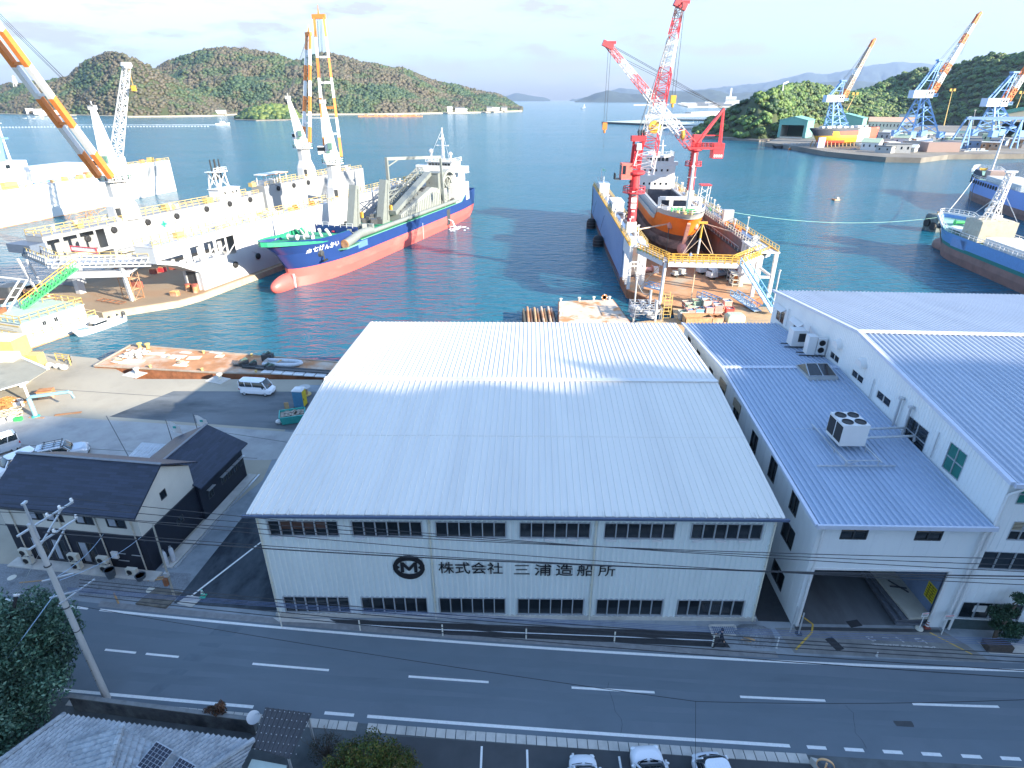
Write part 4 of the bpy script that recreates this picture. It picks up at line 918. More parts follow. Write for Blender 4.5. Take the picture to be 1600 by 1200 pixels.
for k,(z,v,lab) in enumerate([(8.75,1028,'black cable over the far lane edge line, upper'),(8.6,1034,'black cable over the far lane edge line, middle'),(8.45,1041,'black cable over the far lane edge line, lower'),(8.2,1055,'thick black cable above the far traffic lane'),(8.0,1067,'twisted black cable lowest over the far traffic lane')]):
 cable(lab,P0+V(.5,.9-.1*k,z),atY(1720,v,ry(RX)+.7),.5,.024,CABLE,'black cables over the road')
J=at(1087,1096,6.2)
cable('low service wire from the pole to the wire junction over the road',P0+V(.2,.1,7.7),J,.25,.016,CABLE,'service wires')
cable('low service wire from the wire junction to the right',J,atY(1720,1088,ry(RX)-.5),.3,.016,CABLE,'service wires')
cable('thin drop wire from the wire junction down to the car park',J,V(J.x-.1,17.0,2.0),.05,.010,CABLE,'service wires')
cable('pale blue drop wire from pole to house front, upper',P0+V(.1,.2,9.7),hl_(-3.2,0,3.4),.3,.018,M('wire_pale',(.35,.50,.68),.5),'drop wires to the house',10)
cable('pale blue drop wire from pole to house corner, lower',P0+V(.1,.2,9.4),hl_(0,0,3.5),.35,.018,MATS['wire_pale'],'drop wires to the house',10)
cable('stay wire of the utility pole running down to the left',P0+V(-.2,-.1,8.7),V(-29.6,21.0,3.0),.02,.022,MATS['wire_pale'],'pole stay wires',6)
gw=thing('guy_wire','guy wire with a black guard tube in front of the leafy tree','guy wire',(-27.3,23.2,5.0))
mb=MB();mb.tube(P0+V(-.1,.1,11.6),(-27.5,24.3,8.2),.012,6);mb.tube((-27.9,23.2,6.2),(-28.3,22.6,5.0),.012,6);mb.build('wire',GALV,gw,world=True)
mb=MB();mb.tube((-27.5,24.3,8.2),(-27.9,23.2,6.2),.09,10);mb.build('guard_tube',BLACK,gw,world=True)
mb=MB();mb.tube((-27.5,24.3,8.2),(-27.49,24.33,8.26),.16,12);mb.build('cap',GALV,gw,world=True)
# ------------------------------------------------------------------ people
def person(label,loc,rz,J_,cols,hairlen=.0,bag=None,scale=1.0):
 """one continuous skinned body; J_ = joint positions, radius per joint"""
 t=thing('person',label,'person',loc,rz);names=list(J_.keys());bm=bmesh.new();vm={}
 for n in names:vm[n]=bm.verts.new(Vector(J_[n][0])*scale)
 for a,b in EDGES:
  if a in vm and b in vm:bm.edges.new((vm[a],vm[b]))
 me=bpy.data.meshes.new('body');bm.verts.index_update();bm.to_mesh(me);bm.free()
 o=bpy.data.objects.new('body',me);COL.objects.link(o);o.modifiers.new('skin','SKIN');
 for i,n in enumerate(names):
  r=J_[n][1]*scale;me.skin_vertices[0].data[i].radius=(r,r);me.skin_vertices[0].data[i].use_root=(n=='pelvis')
 s=o.modifiers.new('sub','SUBSURF');s.levels=1;s.render_levels=1
 me2=bpy.data.meshes.new_from_object(o.evaluated_get(bpy.context.evaluated_depsgraph_get()));bpy.data.objects.remove(o)
 me2.name='body';me2.materials.clear()
 for m in cols:me2.materials.append(m)
 for p in me2.polygons:
  c=p.center/scale;d=min(names,key=lambda n:(Vector(J_[n][0])-c).length)
  p.material_index=1 if d in ('pelvis','hip_l','hip_r','knee_l','knee_r','ank_l','ank_r') and c.z<1.0 else 2 if d in ('head','neck2','nose') or d.startswith(('f','th','hand','wri')) else 3 if d.startswith('toe') else 0
  p.use_smooth=True
 b=bpy.data.objects.new('body',me2);COL.objects.link(b);b.parent=t
 h=Vector(J_['head'][0])*scale;mb=MB();mb.ball(h+V(0,-.025,.045)*scale,(.098*scale,.112*scale,.115*scale),12,8);mb.build('hair',BLACK,t,smooth=60)
 if bag:
  mb=MB();stackb=[(bag[0].z-.2,.16,-.09+bag[0].y,.09+bag[0].y,.05),(bag[0].z+.17,.15,-.07+bag[0].y,.07+bag[0].y,.05)];stack(mb,stackb);mb.v=[(x+bag[0].x,y,z) for x,y,z in mb.v];mb.build('bag',WHITE,t,smooth=40)
 return t
EDGES=[('pelvis','waist'),('waist','chest'),('chest','neck'),('neck','neck2'),('neck2','head'),('head','nose'),('pelvis','hip_l'),('hip_l','knee_l'),('knee_l','ank_l'),('ank_l','toe_l'),('pelvis','hip_r'),('hip_r','knee_r'),('knee_r','ank_r'),('ank_r','toe_r'),
  ('chest','sho_l'),('sho_l','elb_l'),('elb_l','wri_l'),('wri_l','hand_l'),('chest','sho_r'),('sho_r','elb_r'),('elb_r','wri_r'),('wri_r','hand_r')]
for s in 'lr':
 EDGES += [('hand_'+s,'f%d_%s' % (k,s)) for k in range(4)]+[('wri_'+s,'th_'+s)]
def joints(st=.36,arm=.22,lean=.03):
 J_={'pelvis':((0,0,.95),.125),'waist':((0,lean*.4,1.08),.115),'chest':((0,lean,1.30),.135),'neck':((0,lean*1.2,1.46),.06),'neck2':((0,lean*1.4,1.52),.055),'head':((0,lean*1.6+.01,1.62),.092),'nose':((0,lean*1.6+.1,1.61),.035)}
 for s,sg,f in (('l',-1,1),('r',1,-1)):
  J_['hip_'+s]=((sg*.10,f*.03,.88),.095);J_['knee_'+s]=((sg*.11,f*st*.55+.03,.50),.065);J_['ank_'+s]=((sg*.11,f*st-(.06 if f<0 else 0),.10+(.05 if f<0 else 0)),.042);J_['toe_'+s]=((sg*.12,f*st+.15,.045),.038)
  J_['sho_'+s]=((sg*.19,lean,1.38),.065);J_['elb_'+s]=((sg*.25,lean-f*arm*.5,1.12),.045);J_['wri_'+s]=((sg*.26,lean-f*arm+.06,.90),.033);h=(sg*.26,lean-f*arm*1.05+.08,.83);J_['hand_'+s]=(h,.036)
  for k in range(4):J_['f%d_%s' % (k,s)]=((h[0]-sg*.012,h[1]+(k-1.5)*.02,h[2]-.085+abs(k-1.4)*.008),.010)
  J_['th_'+s]=((h[0]-sg*.03,h[1]+.05,h[2]+.0),.011)
 return J_
JK=M('navy_jacket',(.02,.025,.04),.8,var=.2,scale=6);TR=M('dark_trousers',(.018,.02,.028),.85,var=.2,scale=6);BLUW=M('work_blue',(.30,.42,.62),.8,var=.15,scale=6)
person('person in dark clothes walking along the road edge with a pale bag',(13.85,27.75,.01),math.radians(78),joints(.36,.25),[JK,TR,SKIN,BLACK],bag=(V(.24,.0,.95),0))
# ------------------------------------------------------------------ roadside things
gr=thing('guard_rail','low white pipe railing between road and warehouse','railing',(0,28.6,0))
pp=[(-16.0,29.5),(-10.47,29.19),(-4.73,28.76),(.96,28.49),(6.9,28.2),(13.42,27.87)]
for x,y in pp:mb=MB();mb.tube((x,y,0),(x,y,1.0),.05,8);mb.build('post',M('rail_cream',(.72,.70,.62),.5,col2=(.45,.32,.18),spots=(3,.6,.75)),gr,world=True)
for a,b in zip(pp[1:],pp[2:]):mb=MB();mb.tube((a[0],a[1],.55),(b[0],b[1],.55),.03,6);mb.build('rail',M('rail_grey',(.55,.58,.62),.5),gr,world=True)
for x,y,l in ((17.67,27.76,'short white marker post at the end of the gravel heap'),(24.0,27.1,'short white marker stub on the forecourt edge')):
 t=thing('marker_post',l,'post',(x,y,0));mb=MB();mb.tube((0,0,0),(0,0,.95 if x<20 else .35),.045,8);mb.build('post',WHITE,t);mb=MB();mb.lathe((0,0,0),[(.1,0),(.1,.03)],10);mb.build('base',GREY,t)
gt=thing('drain_grate','steel drain grating in a pale frame by the warehouse corner','grating',(14.6,29.15,.02));mb=MB()
for k in range(12):x=lerp(-.75,.75,k/11);mb.bar((x,-.32,.02),(x,.32,.02),.05,.03)
mb.build('grate',GALV,gt);mb=MB();
for p,q in (((-.88,-.42),(.88,-.42)),((.88,-.42),(.88,.42)),((.88,.42),(-.88,.42)),((-.88,.42),(-.88,-.42))):mb.bar((*p,.03),(*q,.03),.12,.08)
mb.build('frame',CONCL,gt)
mb=MB();g=[]
for j in range(13):
 r=[]
 for i in range(15):
  x,y=lerp(-1.5,1.4,i/14),lerp(-1.05,1.0,j/12);d=max(0,1-math.hypot(x/1.4,y/.98)**1.6);r.append((x,y,d*.62+noise.noise(V(x*3,y*3,1))*.09*(d>0)-.01))
 g.append(r)
mb.grid(g);o=mb.build('gravel_heap',GRAV,smooth=70);o.location=(16.55,28.75,.0);tag(o,'low heap of grey gravel at the warehouse corner','gravel')
pk=thing('plank','two loose boards lying on the gravel heap','boards',(15.9,28.2,.35));mb=MB();mb.bar((-.3,.1,.05),(.4,-.15,.02),.12,.03);mb.build('board',WOOD,pk);mb=MB();mb.bar((-.5,-.1,.0),(.1,-.25,.03),.1,.03);mb.build('board',WOOD,pk)
def cone(label,p,c1,c2):
 t=thing('traffic_cone',label,'traffic cone',p);mb=MB();mb.box((0,0,.025),(.42,.42,.05));mb.build('base',c1,t)
 mb=MB();mb.lathe((0,0,.05),[(.15,0),(.035,.66),(.02,.67)],14);o=mb.build('cone',c1,t,smooth=50)
 for z in (.16,.36,.54):r=.153-.172*(z-.05);mb=MB();mb.lathe((0,0,z),[(r+.006,-.0),(r-.012,.09)],14);mb.build('band',c2,o)
cone('green and white striped traffic cone on a slab at the lane mouth',(-22.75,32.25,.02),M('cone_green',(.03,.42,.28),.5),WHITE)
cone('dark red traffic cone with white bands beside the gate',(28.75,29.45,.03),M('cone_red',(.22,.05,.03),.5),WHITE)
mb=MB();mb.prism([(-23.95,32.35),(-22.75,32.15),(-23.1,31.2),(-24.35,31.6)],0,.05);tag(mb.build('concrete_slab',CONCL),'pale concrete slab at the lane mouth under the cone','slab')
def stand_sign(label,p,h,w,hh,rz,base=True):
 t=thing('stand_sign',label,'sign',p,rz);mb=MB();mb.tube((0,0,0),(0,0,h),.03,8);mb.build('post',WHITE,t)
 if base:mb=MB();mb.lathe((0,0,0),[(.26,0),(.24,.08),(.05,.1)],16);mb.build('base',CREAMW,t)
 mb=MB();mb.box((0,-.03,h+hh*.3),(w,.03,hh));b_=mb.build('board',WHITE,t);mb=MB();mb.bx(-w*.42,w*.42,-.05,-.046,h+hh*.55,h+hh*.7);mb.build('band',RED,b_);mb=MB()
 for k in range(2):mb.bx(-w*.38,w*.34,-.05,-.046,h+hh*(.1+.2*k),h+hh*(.18+.2*k))
 mb.build('text_line',DARK,b_)
stand_sign('small white sign on a round base inside the gate edge',(28.15,29.3,.03),1.25,.5,.36,.1)
stand_sign('white sign on a thin post at the forecourt corner',(29.4,28.85,.02),1.5,.68,.42,.05,False)
t=thing('gate_post','pair of thin steel posts with a round base beside the gate','post',(19.3,29.0,0));mb=MB();mb.tube((-.2,0,0),(-.05,.2,2.2),.045,8);mb.tube((.35,-.1,0),(.35,-.05,1.9),.05,8);mb.build('post',GALV,t);mb=MB();mb.lathe((.35,-.1,0),[(.25,0),(.22,.06)],14);mb.build('base',DARK,t)
mb=MB();mb.bar((19.9,31.4,.026),(21.0,29.7,.026),.12,.004);mb.bar((20.6,29.0,.020),(18.9,27.6,.020),.12,.004);mb.bar((21.0,29.7,.026),(20.6,29.0,.026),.12,.004);mb.bar((28.7,29.0,.018),(30.4,27.2,.018),.09,.004);struct('yellow_line',mb,M('yellow_line',(.55,.36,.06),.7,var=.2,scale=4))
mb=MB();mb.box((21.7,28.05,.018),(.62,1.05,.004),.35);mb.box((23.9,29.75,.028),(.9,.55,.01),.2);struct('drain_opening',mb,NASPH)
mb=MB()
for x0,kind in ((24.1,0),(25.2,1),(26.15,2),(27.35,3)):
 y=28.62-.04*(x0-24)
 if kind==0:mb.bar((x0,y,.017),(x0+.5,y,.017),.09,.003);mb.bar((x0+.1,y-.1,.017),(x0+.35,y-.35,.017),.09,.003);mb.bar((x0+.55,y-.25,.017),(x0+.3,y-.3,.017),.09,.003)
 if kind==1:mb.bar((x0,y,.017),(x0+.42,y-.05,.017),.08,.003)
 if kind==2:mb.bar((x0,y+.1,.017),(x0+.32,y-.35,.017),.10,.003)
 if kind==3:mb.bar((x0,y,.017),(x0+.4,y,.017),.09,.003);mb.bar((x0,y,.017),(x0+.05,y-.22,.017),.09,.003);mb.bar((x0+.05,y-.22,.017),(x0+.5,y-.22,.017),.09,.003);mb.bar((x0+.4,y,.017),(x0+.62,y-.4,.017),.09,.003)
mb.quad((24.2,28.12,.017),(28.3,27.85,.017),(28.5,27.68,.017),(24.25,27.92,.017));struct('worn_lettering',mb,M('worn_paint',(.42,.42,.40),.7,var=.3,scale=6,col2=(.2,.2,.2),spots=(5,.5,.6)))
cm=thing('traffic_mirror','convex traffic mirror with an orange rim above the stop sign','traffic mirror',(15.7,18.2,0),math.radians(-25))
mb=MB();mb.tube((0,0,0),(0,0,3.2),.045,10);mb.build('post',M('mirror_orange',(.78,.45,.22),.5),cm)
mb=MB();mb.lathe((0,.12,2.9),[(.02,.16),(.25,.14),(.40,.05),(.42,-.06)],20,'Y');mb.build('hood',M('mirror_orange',(.78,.45,.22),.5),cm,smooth=40)
mb=MB();mb.lathe((0,.05,2.9),[(.38,0),(.25,-.05),(.02,-.07)],20,'Y');mb.build('mirror',M('mirror_glass',(.5,.55,.6),.05,metal=.9),cm,smooth=60)
ss=thing('stop_sign','red inverted triangle stop sign under the convex mirror','stop sign',(15.95,17.75,0),math.radians(180))
mb=MB();mb.tube((0,0,0),(0,0,2.6),.04,8);mb.build('post',GALV,ss);mb=MB();mb.extrude([V(-.42,-.05,2.62),V(.42,-.05,2.62),V(0,-.05,1.92)],(0,-.02,0));b_=mb.build('plate',RED,ss)
fontmesh('lettering','止まれ',.2,WHITE,ss,(15.95,17.83,2.48),(-1,0,0),(0,0,1),ext=.004)
sb=thing('signal_box','dark equipment box on a slanting pole at the lower right corner','equipment box',(30.3,19.3,0));mb=MB();mb.tube((.9,-1.6,0),(.2,0,3.4),.06,8);mb.build('pole',GALV,sb)
mb=MB();mb.box((.0,.1,3.6),(.5,.7,.5),.4);mb.box((-.2,-.3,3.35),(.3,.4,.3),.2);mb.build('box',BLACK,sb)
mb=MB();mb.prism([(16.4,20.2),(17.3,19.9),(18.3,17.5),(17.9,17.4),(16.8,19.3)],0,.5);tag(mb.build('block_wall_end',CONCL),'wedge shaped block wall end at the car park exit','wall')
mb=MB();mb.lathe((-38.3,34.15,.012),[(.3,0),(.3,.03)],16);tag(mb.build('manhole_lid',CREAMW),'pale round lid on the gravel left of the pole','lid')
mb=MB();mb.lathe((-27.0,32.9,.012),[(.3,0),(.3,.03)],16);tag(mb.build('manhole_lid',CREAMW),'pale round lid on the gravel right of the pole','lid')
mb=MB();mb.bar((-37.3,33.6,.05),(-35.2,33.9,.05),.09,.04);tag(mb.build('timber',WOOD),'long thin timber lying on the gravel near the left edge','timber')
mb=MB();mb.bar((-28.6,31.6,0),(-28.75,31.7,.9),.09);tag(mb.build('timber_stake',WOOD),'short timber stake at the road edge','stake')
t=thing('timber','two short timbers at the foot of the black house corner','timber',(-26.9,34.0,.03));mb=MB();mb.bar((-.9,0,.04),(.6,.25,.04),.1,.06);mb.build('board',WOOD,t);mb=MB();mb.bar((-.8,-.2,.04),(.5,0,.04),.1,.06);mb.build('board',WOOD,t)
mb=MB();mb.prism([(-27.3,31.5),(-24.9,31.1),(-24.5,32.6),(-26.6,33.1)],0,.12);tag(mb.build('stone_culvert',M('culvert',(.13,.12,.10),.9,var=.4,scale=2,bump=.5)),'mossy stone culvert head at the road edge beside the thin pole','culvert')
# ------------------------------------------------------------------ tiled house, walls and planting on the near side
BLOCK=M('block_wall',(.14,.15,.155),.9,var=.25,scale=1.2,bump=.3,col2=(.05,.055,.06),spots=(.7,.45,.65))
bw=thing('block_wall','dark weathered block wall between the road and the tiled roof','wall',(-20.3,22.6,0))
mb=MB();mb.prism([(-26.2,23.45),(-14.9,22.0),(-14.95,21.85),(-26.25,23.3)],0,1.15);mb.build('blocks',BLOCK,bw,world=True)
mb=MB();mb.prism([(-26.25,23.5),(-14.85,22.04),(-14.92,21.80),(-26.3,23.25)],1.15,1.22);mb.build('coping',M('coping',(.20,.21,.21),.9,var=.2,scale=2),bw,world=True)
mb=MB();mb.bx(-15.0,-14.75,21.75,22.05,0,1.6);mb.build('pillar',BLOCK,bw,world=True)
TILE=M('clay_tile',(.34,.365,.385),.6,var=.28,scale=2.2,bump=.2,col2=(.20,.22,.24),spots=(1.3,.5,.7))
th=thing('tiled_house','old house with a grey pantile roof below the block wall','house',(-19,17,0))
def tileplane(mb,A,B,C,D,pitch=.30,course=.34):
 """pantile field: eave A->B, top D->C, rounded ribs plus stepped courses"""
 A,B,C,D=map(Vector,(A,B,C,D));n=int((B-A).length/pitch);m_=max(2,int((D-A).length/course));nrm=(B-A).cross(D-A).normalized();nrm=nrm if nrm.z>0 else -nrm
 q=[0,.25,.5,.75];us=[(k+a)/n for k in range(n) for a in q]+[1.0];hh=[0,.05,.11,.05]
 for j in range(m_):
  r0,r1=[],[]
  for i,u in enumerate(us):
   h=hh[i % 4] if i<len(us)-1 else 0;a=A.lerp(D,j/m_).lerp(B.lerp(C,j/m_),u);b=A.lerp(D,(j+1)/m_).lerp(B.lerp(C,(j+1)/m_),u)
   r0.append(a+nrm*(h+.075));r1.append(b+nrm*h)
  mb.grid([r0,r1])
def ridge(mb,p,q,r=.13):
 p,q=Vector(p),Vector(q);n=max(2,int((q-p).length/.3))
 for k in range(n):mb.tube(p.lerp(q,k/n)+V(0,0,.03),p.lerp(q,(k+1)/n-.02/n)+V(0,0,.03),r*1.0,8,r*.86)
mb=MB();tileplane(mb,(-24.3,21.0,2.75),(-13.5,19.55,2.75),(-16.3,15.2,4.6),(-24.8,16.4,4.6));mb.build('roof',TILE,th,world=True)
mb=MB();tileplane(mb,(-13.5,19.55,2.75),(-14.4,11.5,2.75),(-16.2,12.5,4.6),(-16.3,15.2,4.6));mb.build('roof',TILE,th,world=True)
mb=MB();tileplane(mb,(-15.0,19.0-1.2,3.35),(-13.9,12.5,3.35),(-17.4,12.3,5.1),(-19.6,19.15,4.55));mb.build('gable_roof',TILE,th,world=True)
mb=MB();tileplane(mb,(-21.5,12.5,3.2),(-24.2,18.9,3.0),(-19.6,19.15,4.55),(-17.4,12.3,5.1));mb.build('gable_roof',TILE,th,world=True)
mb=MB();ridge(mb,(-17.4,12.3,5.16),(-19.6,19.2,4.62),.17);mb.build('ridge_tile',TILE,th,world=True)
mb=MB();ridge(mb,(-13.5,19.6,2.85),(-16.3,15.2,4.7),.15);mb.build('ridge_tile',TILE,th,world=True)
mb=MB();ridge(mb,(-24.4,21.05,2.82),(-24.9,16.4,4.7),.15);mb.build('ridge_tile',TILE,th,world=True)
mb=MB();mb.prism([(-23.8,20.3),(-14.1,19.0),(-15.2,11),(-24,12)],0,2.72);mb.build('wall',M('old_plaster',(.35,.33,.29),.9,var=.15),th,world=True)
for dx,lab in ((0,'left of two small solar panels on the pantile roof'),(1.25,'right of two small solar panels on the pantile roof')):
 t=thing('solar_panel',lab,'solar panel',(-17.25+dx,17.75-dx*.35,4.32-dx*.42),group='solar panels on the tiled roof');t.rotation_euler=(math.radians(4),math.radians(20),math.radians(-16))
 mb=MB();mb.box((0,0,0),(1.0,1.25,.04));mb.build('frame',ALU,t);mb=MB()
 for i in range(5):
  for j in range(6):mb.box((-.38+.19*i,-.48+.192*j,.025),(.165,.17,.012))
 mb.build('cells',M('solar_cell',(.01,.014,.03),.12,spec=.8),t)
CP_=M('carport_sheet',(.05,.05,.055),.5,var=.15,scale=1.2)
cp=thing('carport','lean-to carport with a dark ribbed sheet roof and white fixings','carport',(-12.4,20.3,0))
mb=MB();roof_sheet(mb,V(-13.75,21.7,2.5),V(-11.05,21.35,2.5),V(-11.35,18.7,2.75),V(-13.5,19.3,2.75),.3,.03,.14,.05);mb.build('roof',CP_,cp,world=True)
mb=MB()
for j in range(6):
 for i in range(10):p=V(-13.65,21.5,2.57).lerp(V(-11.15,21.2,2.57),i/9);mb.box(p.lerp(p+V(.1,-2.3,.22),j/5)+V(0,0,.02),(.03,.03,.03))
mb.build('fixing',WHITE,cp,world=True)
for x,y in ((-13.6,21.5),(-11.2,21.2),(-11.5,18.9)):mb=MB();mb.bx(x-.05,x+.05,y-.05,y+.05,0,2.5);mb.build('post',GREY,cp,world=True)
t=thing('lean_to','pale green flat lean-to roof at the bottom edge','lean-to',(-12.3,17.3,0));mb=MB();mb.extrude([V(-13.4,18.9,2.35),V(-11.5,18.6,2.3),V(-11.8,15.5,2.4),V(-13.6,15.6,2.45)],(0,0,.06));mb.build('roof',M('pale_green',(.42,.50,.46),.6,var=.05),t,world=True);mb=MB();mb.prism([(-13.3,18.6),(-11.7,18.3),(-12,15.6),(-13.5,15.7)],0,2.3);mb.build('wall',BLOCK,t,world=True)
sd=thing('satellite_dish','white satellite dish on the end pillar of the block wall','satellite dish',(-14.6,21.75,1.6));mb=MB();mb.lathe((0,0,.25),[(.02,0),(.18,.02),(.30,.06),(.36,.11)],20);o=mb.build('dish',WHITE,sd,smooth=60);o.rotation_euler=(math.radians(35),math.radians(25),0)
mb=MB();mb.tube((0,0,-.2),(0,0,.25),.03,8);mb.tube((.1,-.05,.3),(.42,-.1,.45),.015,6);mb.ball((.42,-.1,.45),.05);mb.build('arm',GALV,sd)
def leafcloud(name,cl,n,size,pal,parent=None,inner=.35,seed=3,m=None):
 """leaf-sized faces filling clump volumes; cl = [(centre, radii)]"""
 r_=np.random.default_rng(seed);C=np.array([c[0] for c in cl],float);R=np.array([c[1] if hasattr(c[1],'__len__') else (c[1],)*3 for c in cl],float)
 w=(R.prod(1))**(2/3);k=r_.choice(len(cl),n,p=w/w.sum());d=r_.normal(size=(n,3));d /= np.linalg.norm(d,axis=1)[:,None]
 rad=r_.uniform(inner,1.0,n)**.5;P=C[k]+d*R[k]*rad[:,None]*r_.uniform(.86,1.12,(n,1))
 a=r_.normal(size=(n,3))+d*.7;a /= np.linalg.norm(a,axis=1)[:,None];b=np.cross(a,r_.normal(size=(n,3)));b /= np.linalg.norm(b,axis=1)[:,None];c=np.cross(a,b);s=size*r_.uniform(.6,1.35,(n,1))
 Q=np.stack([P-b*s,P-c*s*.5,P+b*s,P+c*s*.5],1).reshape(-1,3);F=np.arange(4*n).reshape(-1,4);pal=np.asarray(pal)
 ck=r_.uniform(.7,1.3,len(cl));T=pal[r_.integers(0,len(pal),n)]*(ck[k]*r_.uniform(.7,1.3,n))[:,None]
 return npmesh(name,Q,F,np.repeat(T,4,0),m or LEAF,parent)
def clumps(c,r,n,sub,seed):
 r_=random.Random(seed);out=[]
 for k in range(n):
  z=r_.uniform(-.75,1);a=r_.uniform(0,6.283);q=math.sqrt(1-z*z);f=r_.uniform(.55,.95)
  out.append(((c[0]+r[0]*q*math.cos(a)*f,c[1]+r[1]*q*math.sin(a)*f,c[2]+r[2]*z*f),sub*r_.uniform(.75,1.3)))
 return out
def limbs(mb,base,top,r,targets):
 mb.path([base,Vector(base).lerp(Vector(top),.5)+V(.08,.05,0),top],[r,r*.8,r*.6],8)
 for t in targets:t=Vector(t);mb.path([top,Vector(top).lerp(t,.5)+V(0,0,.25),t],[r*.5,r*.33,r*.12],6)
bt=thing('broadleaf_tree','large dark green leafy tree at the lower left corner','tree',(-29.2,22.6,0))
cl=clumps((-28.7,23.3,4.7),(3.7,3.2,3.4),66,1.05,5)+clumps((-28.6,19.6,2.6),(2.6,2.3,2.4),26,.9,6)+clumps((-32.5,24.5,3.8),(3,2.8,3.2),30,1.0,8)+clumps((-28.2,21.6,1.8),(2.4,2.0,1.8),22,.8,18)
GR1=[(.034,.085,.060),(.046,.11,.070),(.026,.066,.048),(.07,.14,.09),(.12,.20,.14)]
leafcloud('crown',[((c[0][0]+29.2,c[0][1]-22.6,c[0][2]),c[1]) for c in cl],62000,.105,GR1,bt)
mb=MB();limbs(mb,(0,0,0),(0,0,2.0),.28,[(c[0][0]+29.2,c[0][1]-22.6,c[0][2]) for c in cl[::6]]);mb.build('trunk',BARK,bt)
az=thing('clipped_shrub','rounded clipped shrub with yellow green leaves beside the car park','shrub',(-7.35,18.0,0));cl=clumps((0,0,1.55),(2.75,2.4,2.15),170,.42,9)+[((0,0,1.45),(2.55,2.2,2.0))]
GR2=[(.050,.085,.012),(.085,.11,.015),(.035,.065,.012),(.12,.12,.02),(.13,.085,.02)]
leafcloud('crown',cl,46000,.055,GR2,az,.72,4);mb=MB();limbs(mb,(0,0,0),(0,0,.8),.18,[c[0] for c in cl[::6]]);mb.build('trunk',BARK,az)
bs=thing('bare_shrub','leafless twiggy shrub between carport and clipped shrub','shrub',(-10.3,20.5,0));mb=MB();rr=random.Random(4)
for k in range(46):
 a=rr.uniform(0,6.28);L_=rr.uniform(.8,1.6);e=V(math.cos(a)*rr.uniform(.3,1.2),math.sin(a)*rr.uniform(.3,1.0),L_);m_=e*.5+V(rr.uniform(-.15,.15),rr.uniform(-.15,.15),.1);mb.path([V(0,0,.1),m_,e],[.022,.014,.006],4)
 for q in range(3):f=m_.lerp(e,rr.random());mb.path([f,f+V(rr.uniform(-.35,.35),rr.uniform(-.35,.35),rr.uniform(.1,.4))],[.008,.004],3)
mb.build('branches',BARK,bs);leafcloud('leaves',[((0,0,.7),(1.0,.9,.6))],900,.05,[(.04,.05,.035),(.06,.05,.03)],bs)
br_=thing('brown_shrub','small withered brown shrub on top of the block wall','shrub',(-16.9,22.35,0));leafcloud('leaves',[((0,0,1.35),(.5,.35,.35)),((.2,0,1.75),(.28,.25,.3)),((-.6,.1,1.2),(.35,.25,.2))],1500,.06,[(.10,.05,.03),(.15,.07,.035),(.06,.04,.025)],br_,.1);mb=MB();limbs(mb,(0,0,0),(0,0,1.0),.05,[(.1,0,1.8),(-.4,0,1.3),(.4,0,1.4)]);mb.build('stem',BARK,br_)
pn=thing('pine_tree','cloud pruned garden pine in front of the factory hall','tree',(32.45,28.15,0));pads=[((.55,.1,3.9),(.62,.55,.28)),((-.5,.0,2.7),(.75,.6,.42)),((.35,.2,2.75),(.55,.5,.35)),((.75,-.1,1.5),(.85,.6,.38)),((-.25,.1,1.6),(.5,.45,.3)),((.6,-.2,.95),(.7,.5,.28))]
leafcloud('crown',pads,6500,.075,[(.018,.05,.03),(.025,.065,.035),(.035,.08,.04)],pn,.1,6);mb=MB();mb.path([(0,0,0),(-.1,.05,1.0),(.1,0,2.0),(.3,.1,3.0),(.55,.1,3.9)],[.14,.12,.10,.07,.04],7)
for p in pads:mb.path([(0,0,p[0][2]-.35),p[0]],[.05,.02],5)
mb.build('trunk',BARK,pn)
mb=MB();mb.box((32.3,27.7,.25),(1.6,.7,.5),-.05);tag(mb.build('tree_pit',M('pit',(.07,.055,.045),.9,var=.3,scale=4)),'dark brown soil box at the foot of the garden pine','planter')
# ------------------------------------------------------------------ quay side left of the warehouse
def simple(name,label,cat,mb,m,group=None,smooth=None):
 o=mb.build(name,m,smooth=smooth);return tag(o,label,cat,group)
def bollard(parent,p,r=.3,h=.6,m=None):
 mb=MB();mb.lathe(p,[(r*.8,0),(r*.6,.1),(r*.6,h*.7),(r,h*.8),(r,h),(r*.5,h+.05)],12);return mb.build('bollard',m or YELP,parent)
ba=thing('flat_barge','rusty flat barge moored along the yard quay','barge',(-40,75,WZ))
BQ=[(-57.0,73.4),(-39.2,71.1),(-23.2,68.9+1.5),(-22.2,74.2),(-38.6,77.4),(-56.4,80.9)]
W_=lambda q:[(x+40,y-75) for x,y in q]
mb=MB();mb.prism(W_(BQ),-1.2,2.42);mb.build('hull',RUSTD,ba)
mb=MB();mb.prism([(x*.985,y*.97) for x,y in W_(BQ)],2.40,2.46);mb.build('deck',RUST,ba)
mb=MB()
q=W_(BQ)
for a,b in zip(q,q[1:]+q[:1]):mb.bar((*a,2.5),(*b,2.5),.22,.18)
mb.build('rubbing_strake',M('strake',(.36,.30,.24),.8,var=.2,scale=1),ba)
for x,y in ((-14.5,5.0),(-13.2,4.8)):bollard(ba,(x,y,2.44),.38,.75)
for x,y in ((-4.2,2.9),(3.2,1.7),(-9,-2.2),(-1.5,-3.2),(6,-3.9)):bollard(ba,(x,y,2.44),.2,.4)
rr=random.Random(12)
mb=MB()
for k in range(26):mb.box((rr.uniform(-15,-1),rr.uniform(-1.8,3.4)-.0,2.5+rr.random()*.06),(rr.uniform(.4,2.4),rr.uniform(.3,1.2),.05),rr.uniform(-.4,.2))
mb.build('plywood',M('pale_board',(.62,.56,.48),.85,var=.2,scale=2),ba)
mb=MB()
